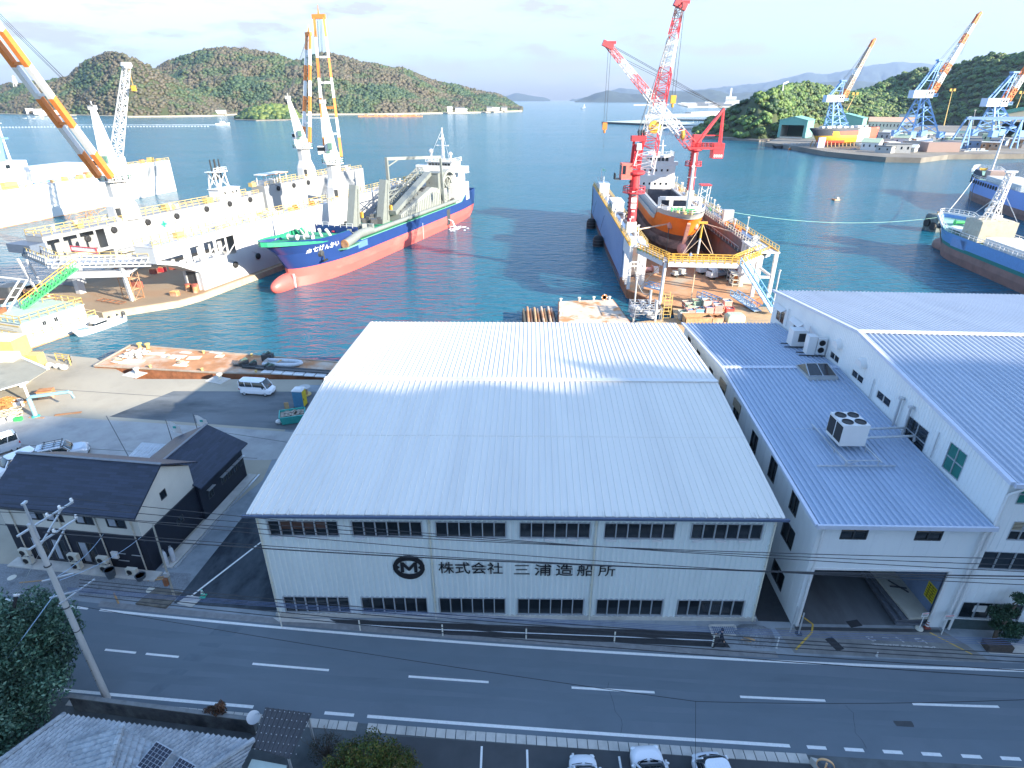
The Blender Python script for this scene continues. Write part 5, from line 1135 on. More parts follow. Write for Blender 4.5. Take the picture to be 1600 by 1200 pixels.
for k in range(60):x,y=-13.6+rr.gauss(0,1.0),2.3+rr.gauss(0,.7);mb.box((x,y,2.5+rr.random()*.35),(.5,.35,.12),rr.uniform(0,3),(rr.uniform(-.5,.5),rr.uniform(-.5,.5)))
mb.build('rubble',M('rubble',(.62,.58,.50),.9,var=.2,scale=2),ba)
for k,(x,y) in enumerate([(-15,.4),(-8,1.2),(-5.5,-.6)]):
 mb=MB();mb.path([V(x+.8*math.cos(a*.8)*(1-.03*a),y+.4*math.sin(a*.8)*(1-.03*a),2.5+a*.012) for a in range(26)],.05,5);mb.build('rope_coil',ROPE,ba)
for x0,y0,l,lab in ((3.5,-2.3,14,'long dark steel beam on the quay edge, front'),(2.0,-1.6,15,'long dark steel beam on the quay edge, back'),(5.5,-2.9,12.5,'long dark steel beam on the quay edge behind the van')):
 t=thing('steel_beam',lab,'beam',(-40+x0,75+y0,.28),math.radians(-9),'steel beams on the quay');mb=MB();mb.bar((0,0,.02),(l,0,.02),.3,.04);mb.bar((0,0,.3),(l,0,.3),.3,.04);mb.bar((0,0,.16),(l,0,.16),.05,.28);mb.build('profile',DARK,t)
for k in range(6):
 t=simple('white_sheet','white sheets laid in a row on the dark end of the barge','sheet',MB().box((0,0,.08),(1.35,1.1,.14),-.1),WHITE,'white sheets on the barge');t.location=(-32.6+1.5*k,71.35-.22*k,.27)
for k,(x,y,s) in enumerate([(-36.6,73.6,.7),(-35.2,73.2,.55),(-34.0,75.4,.9),(-33.0,72.4,.5),(-32.3,71.9,.6)]):
 t=thing('machine_crate',('dark machine lump beside the rubber boat','small dark machine block on the barge','tall dark winch at the far barge edge','dark fender block on the barge','dark green pump set on the barge')[k],'machinery',(x,y,.28));mb=MB();mb.box((0,0,s*.5),(s*1.6,s,s));mb.build('casing',DARK,t);mb=MB();mb.tube((-.3,0,s),(.3,.1,s+.35),.12,8);mb.box((.2,.3,s*.9),(.4,.3,.5));mb.build('motor',M('dull_green',(.10,.16,.14),.6),t)
rb=thing('rubber_boat','grey inflatable boat lying on the barge deck','boat',(-31.2,73.6,.3),math.radians(-8));o=[]
for a in range(25):u=a/24;x=-2.9+u*0;o.append(None)
P_=[V(-2.6,.75,.35),V(0,.8,.35),V(1.4,.72,.38),(2.3,.42,.45),(2.65,0,.5),(2.3,-.42,.45),(1.4,-.72,.38),(0,-.8,.35),(-2.6,-.75,.35)]
mb=MB();mb.path(P_,[.2,.26,.26,.25,.24,.25,.26,.26,.2],10);mb.build('tube',M('hypalon',(.50,.55,.60),.5),rb,smooth=60)
mb=MB();mb.quad((-2.5,.7,.2),(-2.5,-.7,.2),(1.6,-.6,.2),(2.3,0,.25),(1.6,.6,.2));mb.quad((-2.5,.7,.2),(-2.5,-.7,.2),(-2.5,-.7,.7),(-2.5,.7,.7));mb.build('floor',GREY,rb);mb=MB();mb.bar((-.6,-.7,.5),(-.6,.7,.5),.3,.05);mb.build('thwart',WOOD,rb)
tl=thing('portable_toilet','blue portable toilet with a yellow door standing on the dark yard','toilet',(-25.2,62.2,0),math.radians(-4))
mb=MB();mb.prism([(-.58,-.58),(.58,-.58),(.58,.58),(-.58,.58)],.15,2.2);mb.build('cabin',M('toilet_blue',(.06,.20,.33),.5),tl);mb=MB();stack(mb,[(2.2,.66,-.66,.66,.1),(2.3,.62,-.62,.62,.15),(2.42,.4,-.4,.4,.2)]);mb.build('roof',WHITE,tl)
mb=MB();mb.bx(.585,.62,-.5,.5,.2,2.15);d_=mb.build('door',M('door_yellow',(.75,.55,.03),.5),tl);mb=MB();mb.bx(.62,.66,-.42,-.34,1.0,1.2);mb.build('handle',DARK,d_);mb=MB();mb.bx(-.65,.65,-.65,.65,0,.15);mb.build('skid',DARK,tl)
sk=thing('skip','teal steel skip filled with pale scrap boards','skip',(-24.9,58.6,0),math.radians(18));mb=MB()
for s in ((1,0),(-1,0)):mb.quad((s[0]*1.15,-.8,.1),(s[0]*1.15,.8,.1),(s[0]*1.35,.95,1.05),(s[0]*1.35,-.95,1.05))
for s in (1,-1):mb.quad((-1.15,s*.8,.1),(1.15,s*.8,.1),(1.35,s*.95,1.05),(-1.35,s*.95,1.05))
mb.quad((-1.15,-.8,.1),(1.15,-.8,.1),(1.15,.8,.1),(-1.15,.8,.1));mb.build('bin',TEAL,sk);mb=MB()
for p,q_ in (((-1.37,-.97),(1.37,-.97)),((1.37,-.97),(1.37,.97)),((1.37,.97),(-1.37,.97)),((-1.37,.97),(-1.37,-.97))):mb.bar((*p,1.06),(*q_,1.06),.1)
for x in (-.7,0,.7):mb.bar((x,-.84,.15),(x*1.1,-.97,1.0),.07)
mb.build('rim',TEAL,sk);mb=MB();mb.quad((-1.28,-.88,.88),(1.28,-.88,.88),(1.28,.88,.88),(-1.28,.88,.88))
for k in range(22):mb.box((rr.uniform(-1,1),rr.uniform(-.7,.7),.93),(rr.uniform(.3,1),.2,.06),rr.uniform(0,3))
mb.build('contents',M('scrap',(.40,.34,.28),.9,var=.3,scale=3),sk)
t=thing('scrap_board','upright brown board and pale sack beside the teal skip','scrap',(-26.2,58.6,0));mb=MB();mb.box((.35,1.1,.9),(.5,.1,1.8),.2);mb.build('board',WOOD,t);mb=MB();mb.ball((-.1,-.6,.25),(.4,.3,.28));mb.build('sack',WHITE,t,smooth=60)
cr=thing('cable_reel','wooden cable reel standing beside the warehouse eave','cable reel',(-25.7,65.3,0));mb=MB();mb.lathe((0,0,0),[(.75,0),(.75,.08)],22);mb.build('flange',YELP,cr);mb=MB();mb.lathe((0,0,.95),[(.75,0),(.75,.08)],22);mb.build('flange',GREY,cr);mb=MB();mb.lathe((0,0,.08),[(.35,0),(.35,.88)],16);mb.build('core',WOOD,cr)
t=thing('yellow_drum','yellow drum with a black hose heap beside the ridge end of the warehouse','drum',(-23.6,67.0,0));mb=MB();mb.lathe((0,0,0),[(.32,0),(.32,.8)],14);mb.build('drum',YEL,t);mb=MB();mb.ball((.2,1.3,.35),(.9,.6,.5),10,6,.3);mb.build('hose_heap',BLACK,t)
for x,y,lab in ((-50.1,71.5,'white quay bollard on a pale slab in the sunny yard'),(-38.2,69.7,'white quay bollard on a pale slab at the shadow edge')):
 t=thing('quay_bollard',lab,'bollard',(x,y,0));mb=MB();mb.box((-.2,-.3,.03),(2.6,1.8,.06),-.35);mb.build('slab',CONCL,t);bollard(t,(0,0,.06),.38,.75,CREAMW)
t=thing('bench_frame','two dark steel trestles beside the warehouse','trestle',(-22.6,54.6,0));mb=MB()
for x in (0,.9):mb.bar((x,-.4,0),(x,0,1.3),.08);mb.bar((x,.5,0),(x,0,1.3),.08);mb.bar((x,-.25,.6),(x,.3,.6),.06)
mb.build('frame',DARK,t)
os_=thing('open_shed','open sided shed with a pale corrugated roof at the left edge','shed',(-60,65,0))
e0,e1,e2,e3=V(-61.5,56.5,2.95),V(-57.0,62.6,2.95),V(-57.0,65.9,3.05),V(-62.4,68.9,3.3)
mb=MB();mb.extrude([e0,e1,e2,e3,V(-69,62,3.3)],(0,0,.07));mb.build('roof',M('shed_sheet',(.27,.26,.21),.7,var=.1,scale=.6,col2=(.21,.205,.17),spots=(.5,.5,.7)),os_,world=True)
mb=MB();mb.bar(e2+V(0,0,.12),e3+V(0,0,.12),.3,.18);mb.bar(e0+V(0,0,.1),e1+V(0,0,.1),.12,.1);mb.build('fascia',WHITE,os_,world=True)
for p in ((-58.0,62.9),(-62.5,67.3),(-61.6,58.2)):mb=MB();mb.bx(p[0]-.1,p[0]+.1,p[1]-.1,p[1]+.1,0,2.95);mb.build('post',WHITE,os_,world=True)
mb=MB();mb.bx(-69,-62.6,67.6,69.2,0,4.2);mb.build('back_room',CREAMW,os_,world=True)
t=thing('yellow_tank','pale yellow box tank at the quay corner behind the shed roof','tank',(-64.9,73.6,0));mb=MB();mb.bx(-.9,.9,-.7,.7,0,2.0);mb.build('box',YELP,t);mb=MB();mb.bx(-.93,-.2,-.73,-.70,.2,1.7);mb.build('panel',YEL,t)
t=thing('yellow_container','big pale yellow container at the left edge behind the shed','container',(-72.0,78.0,0));mb=MB();mb.bx(-2.2,2.0,-1.5,1.5,0,2.6);mb.build('box',YELP,t);mb=MB();mb.bx(-2.25,2.05,-1.55,1.55,2.6,2.7);mb.build('lid',CREAMW,t)
t=thing('quay_railing','short yellow railing at the quay corner','railing',(-63.0,75.5,0));mb=MB();mb.rail([(-.9,.4,0),(1.6,-.3,0),(2.2,-1.3,0)],1.1,1.2,.05,2);mb.build('rail',YELP,t)
for k,(x,y) in enumerate([(-63.2,73.6),(-61.9,73.2),(-60.8,72.8)]):simple('white_sack','white sacks beside the yellow quay railing','sack',MB().ball((x,y,.3),(.6,.4,.36),10,6,.12),WHITE,'white sacks by the railing',60)
t=thing('net_heap','heap of orange nets and ropes under the shed edge','nets',(-60.0,62.0,0));mb=MB()
for k in range(26):x,y=rr.gauss(0,.7),rr.gauss(0,.6);mb.path([V(x+.5*math.cos(a),y+.35*math.sin(a),.25+.8*math.exp(-(x*x+y*y))+.1*math.sin(a*2+k)) for a in range(8)],.06,4)
mb.build('ropes',M('net_orange',(.42,.19,.06),.9,var=.3,scale=5),t);mb=MB();mb.ball((0,0,.1),(1.2,1.0,.8),12,6,.15);mb.build('net',M('net_brown',(.33,.16,.06),.95,var=.4,scale=6,bump=.6),t)
simple('white_tub','round white tub between the nets and the shed post','tub',MB().lathe((-58.9,62.2,0),[(.55,0),(.6,.75),(.55,.75),(.5,.6)],18),WHITE)
t=thing('hose_heap','tangle of pale hoses beside white blocks near the yard edge','hoses',(-58.0,59.9,0));mb=MB()
for k in range(16):x,y=rr.gauss(0,.35),rr.gauss(0,.3);mb.path([V(x+.7*math.cos(a*.9),y+.5*math.sin(a*.9),.15+.03*k) for a in range(8)],.05,4)
mb.build('hose',ROPE,t)
for k,(x,y) in enumerate([(-57.9,58.2),(-57.1,58.8),(-58.6,57.6),(-59.2,57.2)]):simple('white_block','white foam blocks lying by the hose tangle','block',MB().box((x,y,.22),(.7,.5,.44),.4),WHITE,'white blocks at the yard edge')
t=thing('green_crate','small bright green crate near the left yard edge','crate',(-56.3,58.7,0),.2);mb=MB();mb.box((0,0,.2),(.75,.45,.4));mb.build('box',GRN,t);mb=MB()
for x in (-.25,0,.25):mb.bar((x,-.24,.05),(x,-.24,.4),.04)
mb.build('rib',GRN,t)
t=thing('filling_pipe','bent pale blue filling pipe standing in the sunny yard','pipe',(-55.0,59.6,0));LB=M('pipe_blue',(.22,.38,.44),.5,var=.15,scale=2);mb=MB();mb.path([V(0,0,0),V(-.05,.05,.6),V(-.1,.1,2.3)],.24,10);mb.path([V(-.1,.1,2.2),V(.15,.15,2.5),V(4.0,1.0,2.7)],.2,10);mb.path([V(3.9,1.0,2.7),V(4.2,1.05,2.6),V(4.25,1.05,1.9)],.17,10);mb.build('pipe',LB,t,smooth=50)
mb=MB();mb.lathe((0,0,0),[(.45,0),(.42,.12),(.28,.16)],14);mb.build('flange',TEAL,t);mb=MB();mb.bar((-.6,-.2,.05),(1.2,-.4,.05),.25,.06);mb.bar((2.0,.3,.05),(4.6,1.0,.06),.3,.08);mb.build('base_plate',RUST,t)
t=thing('rusty_box','rusty steel box beside the shed post','box',(-57.2,64.6,0),.3);mb=MB();mb.bx(-.8,.8,-.5,.5,0,1.0);mb.build('box',RUST,t);mb=MB();mb.bar((-.9,-.55,1.02),(.9,-.55,1.02),.08);mb.build('rim',RUSTD,t)
# ------------------------------------------------------------------ office pontoon, motor boat, gangway
RZD=-math.atan2(.318,.948)
op=thing('office_pontoon','white two tier office pontoon with a green roof and yellow railings','pontoon',(-75.5,85.0,WZ),RZD)
TG=M('roof_green',(.36,.46,.40),.7,var=.08,scale=.8)
mb=MB();mb.bx(-14,0,0,12.4,-1,1.6);mb.build('hull',STEELW,op);mb=MB();mb.bx(-14.05,.05,-.05,12.45,-.3,.2);mb.build('waterline_band',RUST,op)
mb=MB();mb.bx(-13.8,-.1,.1,12.3,1.6,1.66);mb.build('lower_deck',TG,op)
mb=MB();wall(mb,(-.7,.8),(-.7,11.0),1.66,3.9,[(3.0,3.6,2.6,3.3),(4.9,5.5,2.6,3.3)]);wall(mb,(-13.5,.8),(-.7,.8),1.66,3.9);wall(mb,(-.7,11.0),(-13.5,11.0),1.66,3.9);mb.build('cabin_wall',WHITE,op)
mb=MB();mb.bx(-13.6,-.55,.65,11.15,3.9,4.0);mb.build('roof',TG,op)
for s in (3.0,4.9):window(op,(-.7,.8),(-.7,11.0),s,s+.6,2.6,3.3,ALU,GLASSD,2,1,.05,.04,world=False)
mb=MB();mb.rail([(-13.5,.8,4.0),(-.7,.8,4.0),(-.7,11.0,4.0),(-7,11.0,4.0),(-8,9.5,4.0)],1.1,1.5,.05,1);mb.build('roof_railing',YELP,op)
mb=MB();mb.rail([(-13.8,.15,1.66),(-.15,.15,1.66),(-.15,12.2,1.66)],1.0,1.5,.045,1);mb.build('deck_railing',YELP,op)
mb=MB();mb.bx(-12,-.9,.74,.78,2.2,3.6);o=mb.build('sign_board',CREAMW,op);o['label']='faded cream notice board on the pontoon wall'
mb=MB();mb.bx(-11.6,-1.3,.70,.735,3.3,3.5);mb.build('sign_band',YELP,o);mb=MB();[mb.bx(-11+.0*k,-2-.8*k,.70,.735,2.5+.3*k,2.58+.3*k) for k in range(2)];mb.build('sign_line',GREY,o)
mb=MB();mb.box((-9.2,3.0,4.35),(1.6,2.4,.7),.5);mb.build('roof_crate',RUSTD,op)
mb=MB();mb.bar((.02,4.5,.4),(.02,4.9,2.5),.05);mb.bar((.02,5.3,.4),(.02,5.7,2.5),.05);[mb.bar((.02,4.55+.08*k,.7+.4*k),(.02,5.35+.08*k,.7+.4*k),.04) for k in range(5)];mb.build('ladder',BLUS,op)
bo=thing('motor_boat','small white motor boat moored alongside the office pontoon','boat',(-71.6,90.0,WZ+.0),RZD)
def hullform(mb,Ln,B,lv,matrow,rake=0.0,n=28,stern=.75,entry=.32,flare=.0,off=0.0):
 """bow at y=0, stern at y=Ln; lv=[(z function or number, beam factor, bow offset, stern offset)]; one face row between levels"""
 rows=[]
 for z,bf,bo_,so_ in lv:
  L_,R_=[],[]
  for k in range(n+1):
   u=k/n;u=u**1.35;y=bo_+(Ln-so_-bo_)*u
   e=min(1,u/entry);w=(1-(1-e)**(2.0+flare*bf))**.62 if e<1 else 1.0
   s=max(0,(u-.78)/.22);w *= 1-(1-stern)*s**2.2
   zz=z(u) if callable(z) else z;R_.append((B/2*bf*w,y,zz));L_.append((-B/2*bf*w,y,zz))
  rows.append((R_,L_))
 for i in range(len(rows)-1):
  mb.i=matrow[i]
  for side in (0,1):
   a,b=rows[i][side],rows[i+1][side];mb.grid([a,b])
  mb.quad(rows[i][0][-1],rows[i][1][-1],rows[i+1][1][-1],rows[i+1][0][-1])
  mb.quad(rows[i][0][0],rows[i][1][0],rows[i+1][1][0],rows[i+1][0][0])
 return rows
def deckcap(mb,row,dz=0.0,f=.97,k0=0,k1=None):
 R_,L_=row;k1=len(R_)-1 if k1 is None else k1
 for k in range(k0,k1):mb.quad(*[(p[0]*f,p[1],p[2]+dz) for p in (R_[k],R_[k+1],L_[k+1],L_[k])])
mb=MB();r_=hullform(mb,9.2,2.5,[(-.3,.5,1.2,0),(0,.8,.7,0),(lambda u:.75+.45*(1-u)**2,1,.0,0)],[0,1],entry=.5);mb.build('hull',[RUSTD,WHITE],bo,smooth=50)
mb=MB();deckcap(mb,r_[-1],-.15,.95);mb.build('deck',WHITE,bo);mb=MB();stack(mb,[(.6,.8,3.0,6.0,.4),(1.5,.72,3.6,5.8,.35),(1.6,.6,3.8,5.7,.3)]);mb.build('cabin',WHITE,bo,smooth=40);mb=MB();stack(mb,[(1.05,.79,3.15,5.9,.4),(1.4,.755,3.4,5.82,.38)],cap=False);mb.build('window',CARG,bo)
mb=MB();mb.quad((-.8,1.0,1.0),(.8,1.0,1.0),(.9,2.8,.9),(-.9,2.8,.9));mb.build('foredeck_cover',M('boat_blue',(.18,.30,.52),.6),bo);mb=MB();mb.box((0,9.4,.7),(.45,.5,1.3));mb.ball((0,9.4,1.35),(.28,.35,.3));mb.build('outboard',DARK,bo)
for s in (-1,1):mb=MB();mb.ball((s*1.2,8.6,.9),(.25,.25,.4));mb.build('fender',WHITE,bo,smooth=60)
gw_=thing('gangway','bright green gangway with yellow handrails rising to the floating dock','gangway',(-80.8,93.3,1.8));g0,g1=V(-80.9,93.0,1.7),V(-75.6,100.8,6.6)
d_=(g1-g0).normalized();sd_=d_.cross(V(0,0,1)).normalized()
for s in (-.6,.6):
 mb=MB();a,b=g0+sd_*s,g1+sd_*s;mb.bar(a,b,.14,.2);mb.bar(a+V(0,0,1.0),b+V(0,0,1.0),.1,.1)
 for k in range(14):p,q_=a.lerp(b,k/14),a.lerp(b,(k+1)/14);mb.bar(p,p+V(0,0,1.0),.08);mb.bar(p,q_+V(0,0,1.0),.07)
 mb.build('side_truss',GRN,gw_,world=True)
 mb=MB();mb.bar(a+V(0,0,1.55),b+V(0,0,1.55),.09);[mb.bar(a.lerp(b,k/7)+V(0,0,1.0),a.lerp(b,k/7)+V(0,0,1.55),.06) for k in range(8)];mb.build('handrail',YEL,gw_,world=True)
mb=MB();mb.bar(g0,g1,1.2,.06);mb.build('walkway',GRN,gw_,world=True)
t=thing('davit_frame','white lattice davit frame at the left edge of the water','davit',(-84.0,91.5,WZ));mb=MB()
for s in (0,1.3):mb.bar((s,-.0,3.5),(s+2.6,3.6,8.4),.22);mb.bar((s,0,-1),(s,0,3.7),.3)
for k in range(5):p=V(0,0,3.5).lerp(V(2.6,3.6,8.4),k/4);mb.bar(p,p+V(1.3,0,0),.12)
mb.bar((2.6,3.6,8.4),(-8,2,10.2),.08);mb.bar((3.9,3.6,8.4),(-8,2.6,10.2),.08);mb.build('frame',STEELW,t)
# ------------------------------------------------------------------ left floating dock
DO=V(-60.5,113.2,0);MD=Matrix.Translation(DO) @ Matrix.Rotation(RZD,4,'Z')
dl=lambda x,y,z=0.0:MD @ V(x,y,z)
ld=thing('floating_dock','long white floating dock with pale walls beside the blue and red ship','floating dock',tuple(DO),RZD)
def part(n,m,f,par=None,**k):mb=MB();f(mb);return mb.build(n,m,par or ld,**k)
DECKT=M('dock_deck',(.27,.20,.13),.85,var=.14,scale=.15,bump=.2,bscale=5,col2=(.29,.16,.08),spots=(.10,.52,.7),stretch=(.4,1,1))
part('pontoon',M('pontoon_side',(.42,.34,.24),.85,var=.2,scale=.6),lambda b:b.prism([(-31,-15.5),(-7,-17),(.5,-7.5),(1.4,-3),(1.4,104),(-31,104)],-3.6,-1.0))
part('pontoon_deck',DECKT,lambda b:b.prism([(-30.8,-15.2),(-7.2,-16.6),(.1,-7.2),(1.0,-2.8),(1.0,103.8),(-30.8,103.8)],-1.0,-.96))
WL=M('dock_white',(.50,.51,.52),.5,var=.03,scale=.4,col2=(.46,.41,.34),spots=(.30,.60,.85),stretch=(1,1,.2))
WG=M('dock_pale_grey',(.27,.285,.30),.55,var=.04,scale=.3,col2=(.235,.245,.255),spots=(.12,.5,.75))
def nw(b):
 b.bx(-4.5,0,16,103,-3.4,9.3);b.bx(-4.5,0,-.5,16,-3.4,4.0)
 b.extrude([V(0,-.5,4.0),V(0,-6.5,6.3),V(0,-9.5,6.9),V(0,-9.5,6.4),V(0,-5.5,5.2),V(0,-.5,2.6)],(-4.5,0,0))
 hs_=[(7.8,10.0,4.6,7.7),(11.2,13.6,4.6,7.9),(14.4,16.7,4.5,7.9),(17.2,19.2,4.2,7.9)];zt=9.3
 wall(b,(0,-9.5),(0,16),4.0,zt,[(0,7.0,4.0,6.9)]+[(a,b2,c,d) for a,b2,c,d in hs_])
 wall(b,(-4.5,16),(-4.5,-9.5),4.0,zt,[(25.5-a2,25.5-a1,c,d) for a1,a2,c,d in hs_]+[(18.5,25.5,4.0,6.9)])
 b.bx(-4.5,0,-9.5,16,9.2,9.32);wall(b,(-4.5,-9.5),(0,-9.5),6.9,9.3)
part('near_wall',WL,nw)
for s_,z0_ in ((7.9,4.8),(11.3,4.9),(14.5,4.9),(17.2,4.7)):part('wall_stay',WL,lambda b:b.bar((.03,-9.5+s_,z0_),(.03,-7.4+s_,z0_+1.5),.14))
part('rust_band',RUST,lambda b:b.bx(-.05,.06,-.5,103,-2.6,-1.7))
part('end_doorway',DARK,lambda b:b.bx(-3.6,-1.2,-.56,-.48,-.9,3.2));part('door_frame',WL,lambda b:(b.bx(-3.9,-3.6,-.7,-.48,-.96,3.5),b.bx(-1.2,-.9,-.7,-.48,-.96,3.5),b.bx(-3.9,-.9,-.7,-.48,3.2,3.5)))
def fwl(b):
 b.bx(-31,-26.5,3.5,50,-1,9.6);b.bx(-31,-26.5,52.5,104,-1,11.2);b.bx(-31,-27.4,50,52.5,-1,9.6)
 wall(b,(-26.5,-10),(-26.5,3.5),4.6,9.6,[(.6,3.0,5.4,8.7),(3.8,6.6,5.3,8.8),(7.3,10.2,5.2,8.9),(10.7,12.6,5.2,8.9)]);b.bx(-31,-26.5,-10,3.5,9.5,9.62)
 wall(b,(-31,3.5),(-31,-10),4.6,9.6);wall(b,(-31,-10),(-26.5,-10),4.6,9.6);b.bx(-31,-26.5,-10,3.5,4.5,4.62);b.bx(-30.5,-27,-6.5,-4.0,-1,4.6)
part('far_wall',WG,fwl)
part('overhang_platform',M('dark_blue_steel',(.10,.13,.18),.6,var=.15),lambda b:[b.extrude([V(-32.2,-13,7.0),V(-26,-13,7.0),V(-26,-13.0,8.6),V(-32.2,-13.0,8.6)],(0,2.9,0))])  # dark blue-grey steel platform overhanging the dock mouth
def span(p,q,w=2.2,z=6.6):
 p,q=V(*p,z),V(*q,z);d=(q-p).normalized();n=V(-d.y,d.x,0)*w/2
 part('span_floor',WL,lambda b:b.bar(p,q,w,.25))
 for s in (-1,1):
  def fn(b):
   a,c=p+n*s,q+n*s;b.bar(a+V(0,0,-.55),c+V(0,0,-.55),.18,.3);b.bar(a+V(0,0,.9),c+V(0,0,.9),.18,.22);k=max(4,int((c-a).length/1.0))
   for i in range(k):u,v_=a.lerp(c,i/k),a.lerp(c,(i+1)/k);b.bar(u+V(0,0,-.5),v_+V(0,0,.85),.22,.09)
  part('span_truss',WL,fn)
  part('span_railing',YELP,lambda b:b.rail([p+n*s+V(0,0,.9),q+n*s+V(0,0,.9)],.7,1.8,.04,0))
span((-30,-11),(-17.5,-15.2));span((-17.5,-15.2),(-2,-8.5))
part('lower_gallery',WL,lambda b:(b.bar((-16,-14.6,4.9),(-6,-10,4.9),1.6,.15),b.bar((-16,-15.3,4.4),(-6,-10.7,4.4),.2,.9)))
part('strut',WL,lambda b:(b.bar((-6.8,-11.2,6.0),(-7.7,-10.2,-.9),.55),b.bar((-6.8,-11.2,3.9),(-3.6,-9.2,6.2),.3)))
for x in (-27.6,-25.2):part('mouth_leg',WL,lambda b:b.bar((x-1.0,-14.2,6.3),(x+.2,-13.4,-1),.4))
part('mouth_leg',WL,lambda b:b.bar((-21.5,-9.5,6.3),(-21.5,-9.5,-1),1.2))
o=part('banner',WHITE,lambda b:b.bx(-22.5,-16.0,-8.05,-7.95,6.9,7.8));o['label']='white banner with a red border on the end bridge'
part('banner_border',RED,lambda b:(b.bx(-22.6,-15.9,-8.12,-7.9,7.72,7.86),b.bx(-22.6,-15.9,-8.12,-7.9,6.84,6.98),b.bx(-22.6,-22.4,-8.12,-7.9,6.9,7.8),b.bx(-16.1,-15.9,-8.12,-7.9,6.9,7.8)),o)
for pts in ([(-26.6,-9.8,9.6),(-26.6,50,9.6)],[(-30.9,50,9.6),(-30.9,-9.8,9.6),(-26.6,-9.8,9.6)],[(-.1,-9.4,9.3),(-.1,100,9.3)],[(-4.4,-9.4,9.3),(-4.4,100,9.3)],[(-26.6,53,11.2),(-26.6,103,11.2)],[(-30.9,53,11.2),(-30.9,103,11.2)]):part('wall_railing',YELP,lambda b:b.rail(pts,1.05,1.9,.045,1))
part('inner_walkway',WL,lambda b:(b.bar((-6.0,16,5.0),(-6.0,100,5.0),1.5,.12),b.bar((-25.4,4,3.6),(-25.4,100,3.6),1.3,.12)))
part('walkway_railing',CREAMW,lambda b:(b.rail([(-6.7,16,5.0),(-6.7,100,5.0)],1.0,2.2,.04,1),b.rail([(-24.8,4,3.6),(-24.8,100,3.6)],1.0,2.4,.04,1)))
rr=random.Random(5)
for k in range(58):
 far=k % 2;y=rr.uniform(-8,100);x=(-28.7 if far else -2.3)+rr.uniform(-1.1,1.1);z=(9.62 if y<50 else 11.2) if far else 9.32;s=rr.uniform(.5,1.3)
 if far and (3<y<14 or 34<y<46 or 52<y<81):continue
 if not far and 45<y<58:continue
 kind=rr.choice(['locker','winch','vent','locker'])
 if kind=='locker':part('deck_locker',rr.choice([WHITE,CREAMW,YELP,WHITE]),lambda b:(b.box((x,y,z+s*.45),(s*1.2,s*1.6,s*.9)),b.box((x,y,z+s*.93),(s*1.3,s*1.7,.08))))
 elif kind=='winch':part('winch',rr.choice([GREY,CREAMW,ORG]),lambda b:(b.lathe((x,y,z+.5),[(.5,-.5),(.5,-.42),(.28,-.42),(.28,.42),(.5,.42),(.5,.5)],12,'Y'),b.box((x,y,z+.12),(1.0,1.5,.24))))
 else:part('vent',WHITE,lambda b:(b.tube((x,y,z),(x,y,z+1.1),.16,8),b.lathe((x,y,z+1.1),[(.16,0),(.34,.06),(.3,.28),(.05,.34)],10)))
for ch,y,z in (('安',11.6,7.5),('全',14.0,7.4),('第',20.6,7.1),('一',23.0,7.0)):
 o=part('sign_plate',WHITE,lambda b:b.bx(-26.48,-26.42,y-.85,y+.85,z-.85,z+.85));fontmesh('lettering',ch,1.4,DARK,o,dl(-26.40,y,z),MD.to_3x3() @ V(0,1,0),(0,0,1),ext=.01)
part('green_cross',M('cross_green',(.03,.45,.22),.5),lambda b:(b.bx(-26.48,-26.40,16.6,18.0,6.95,7.4),b.bx(-26.48,-26.40,17.05,17.5,6.5,7.85)))
ch=part('control_house',WHITE,lambda b:(b.bx(-30.3,-27,36.2,43.5,9.6,12.2),b.bx(-30.5,-26.8,36.0,43.7,12.2,12.32)))
for y in (38.2,41.0,42.4):part('window',GLASSD,lambda b:b.bx(-27.0,-26.96,y-.28,y+.28,10.9,11.6),ch)
def twr(b):
 for x in (-30,-27.3):
  for y in (36.4,40.4):b.bar((x,y,12.3),(x+(.4 if x<-29 else -.4),y+(.4 if y<38 else -.4),16.4),.25)
 for y in (36.5,40.3):b.bar((-30,y,12.5),(-27.6,y,16.2),.14);b.bar((-27.3,y,12.5),(-29.7,y,16.2),.14)
 for x in (-29.9,-27.4):b.bar((x,36.5,12.5),(x,40.1,16.2),.14);b.bar((x,40.3,12.5),(x,36.7,16.2),.14)
 b.bx(-30.2,-27.1,36.1,40.7,16.3,16.5);b.rail([(-27.2,36.2,16.5),(-27.2,40.6,16.5),(-30.1,40.6,16.5)],.9,1.2,.04,1)
part('exhaust_tower',WHITE,twr)
for x,y in ((-29.2,37.6),(-28.6,38.3),(-29.2,39.1),(-28.5,39.7)):part('exhaust_pipe',BLACK,lambda b:(b.tube((x,y,14.5),(x,y,19.3),.16,8),b.bar((x-.2,y,17.6),(x+.2,y,17.6),.1)))
cn=part('canopy_cabin',WHITE,lambda b:([b.bar((x,y,11.2),(x,y,13.8),.18) for x in (-30.4,-27) for y in (54.5,57.4,60.2,63)],b.bx(-30.7,-26.6,54,63.5,13.8,14.05),b.bx(-30.4,-28,55,60,11.2,12.4)))
part('canopy_rim',ORG,lambda b:b.bx(-26.62,-26.5,54,63.5,13.85,13.98),cn)
part('step_house',M('step_house_grey',(.48,.50,.50),.6),lambda b:b.bx(-26.45,-22.5,48,52,3.6,4.9))  # box in one even light grey
part('orange_gear',ORG,lambda b:[b.box((-25.4,48+1.7*k,4.3),(.8,.9,1.2)) for k in range(3)])
TY=BLACK
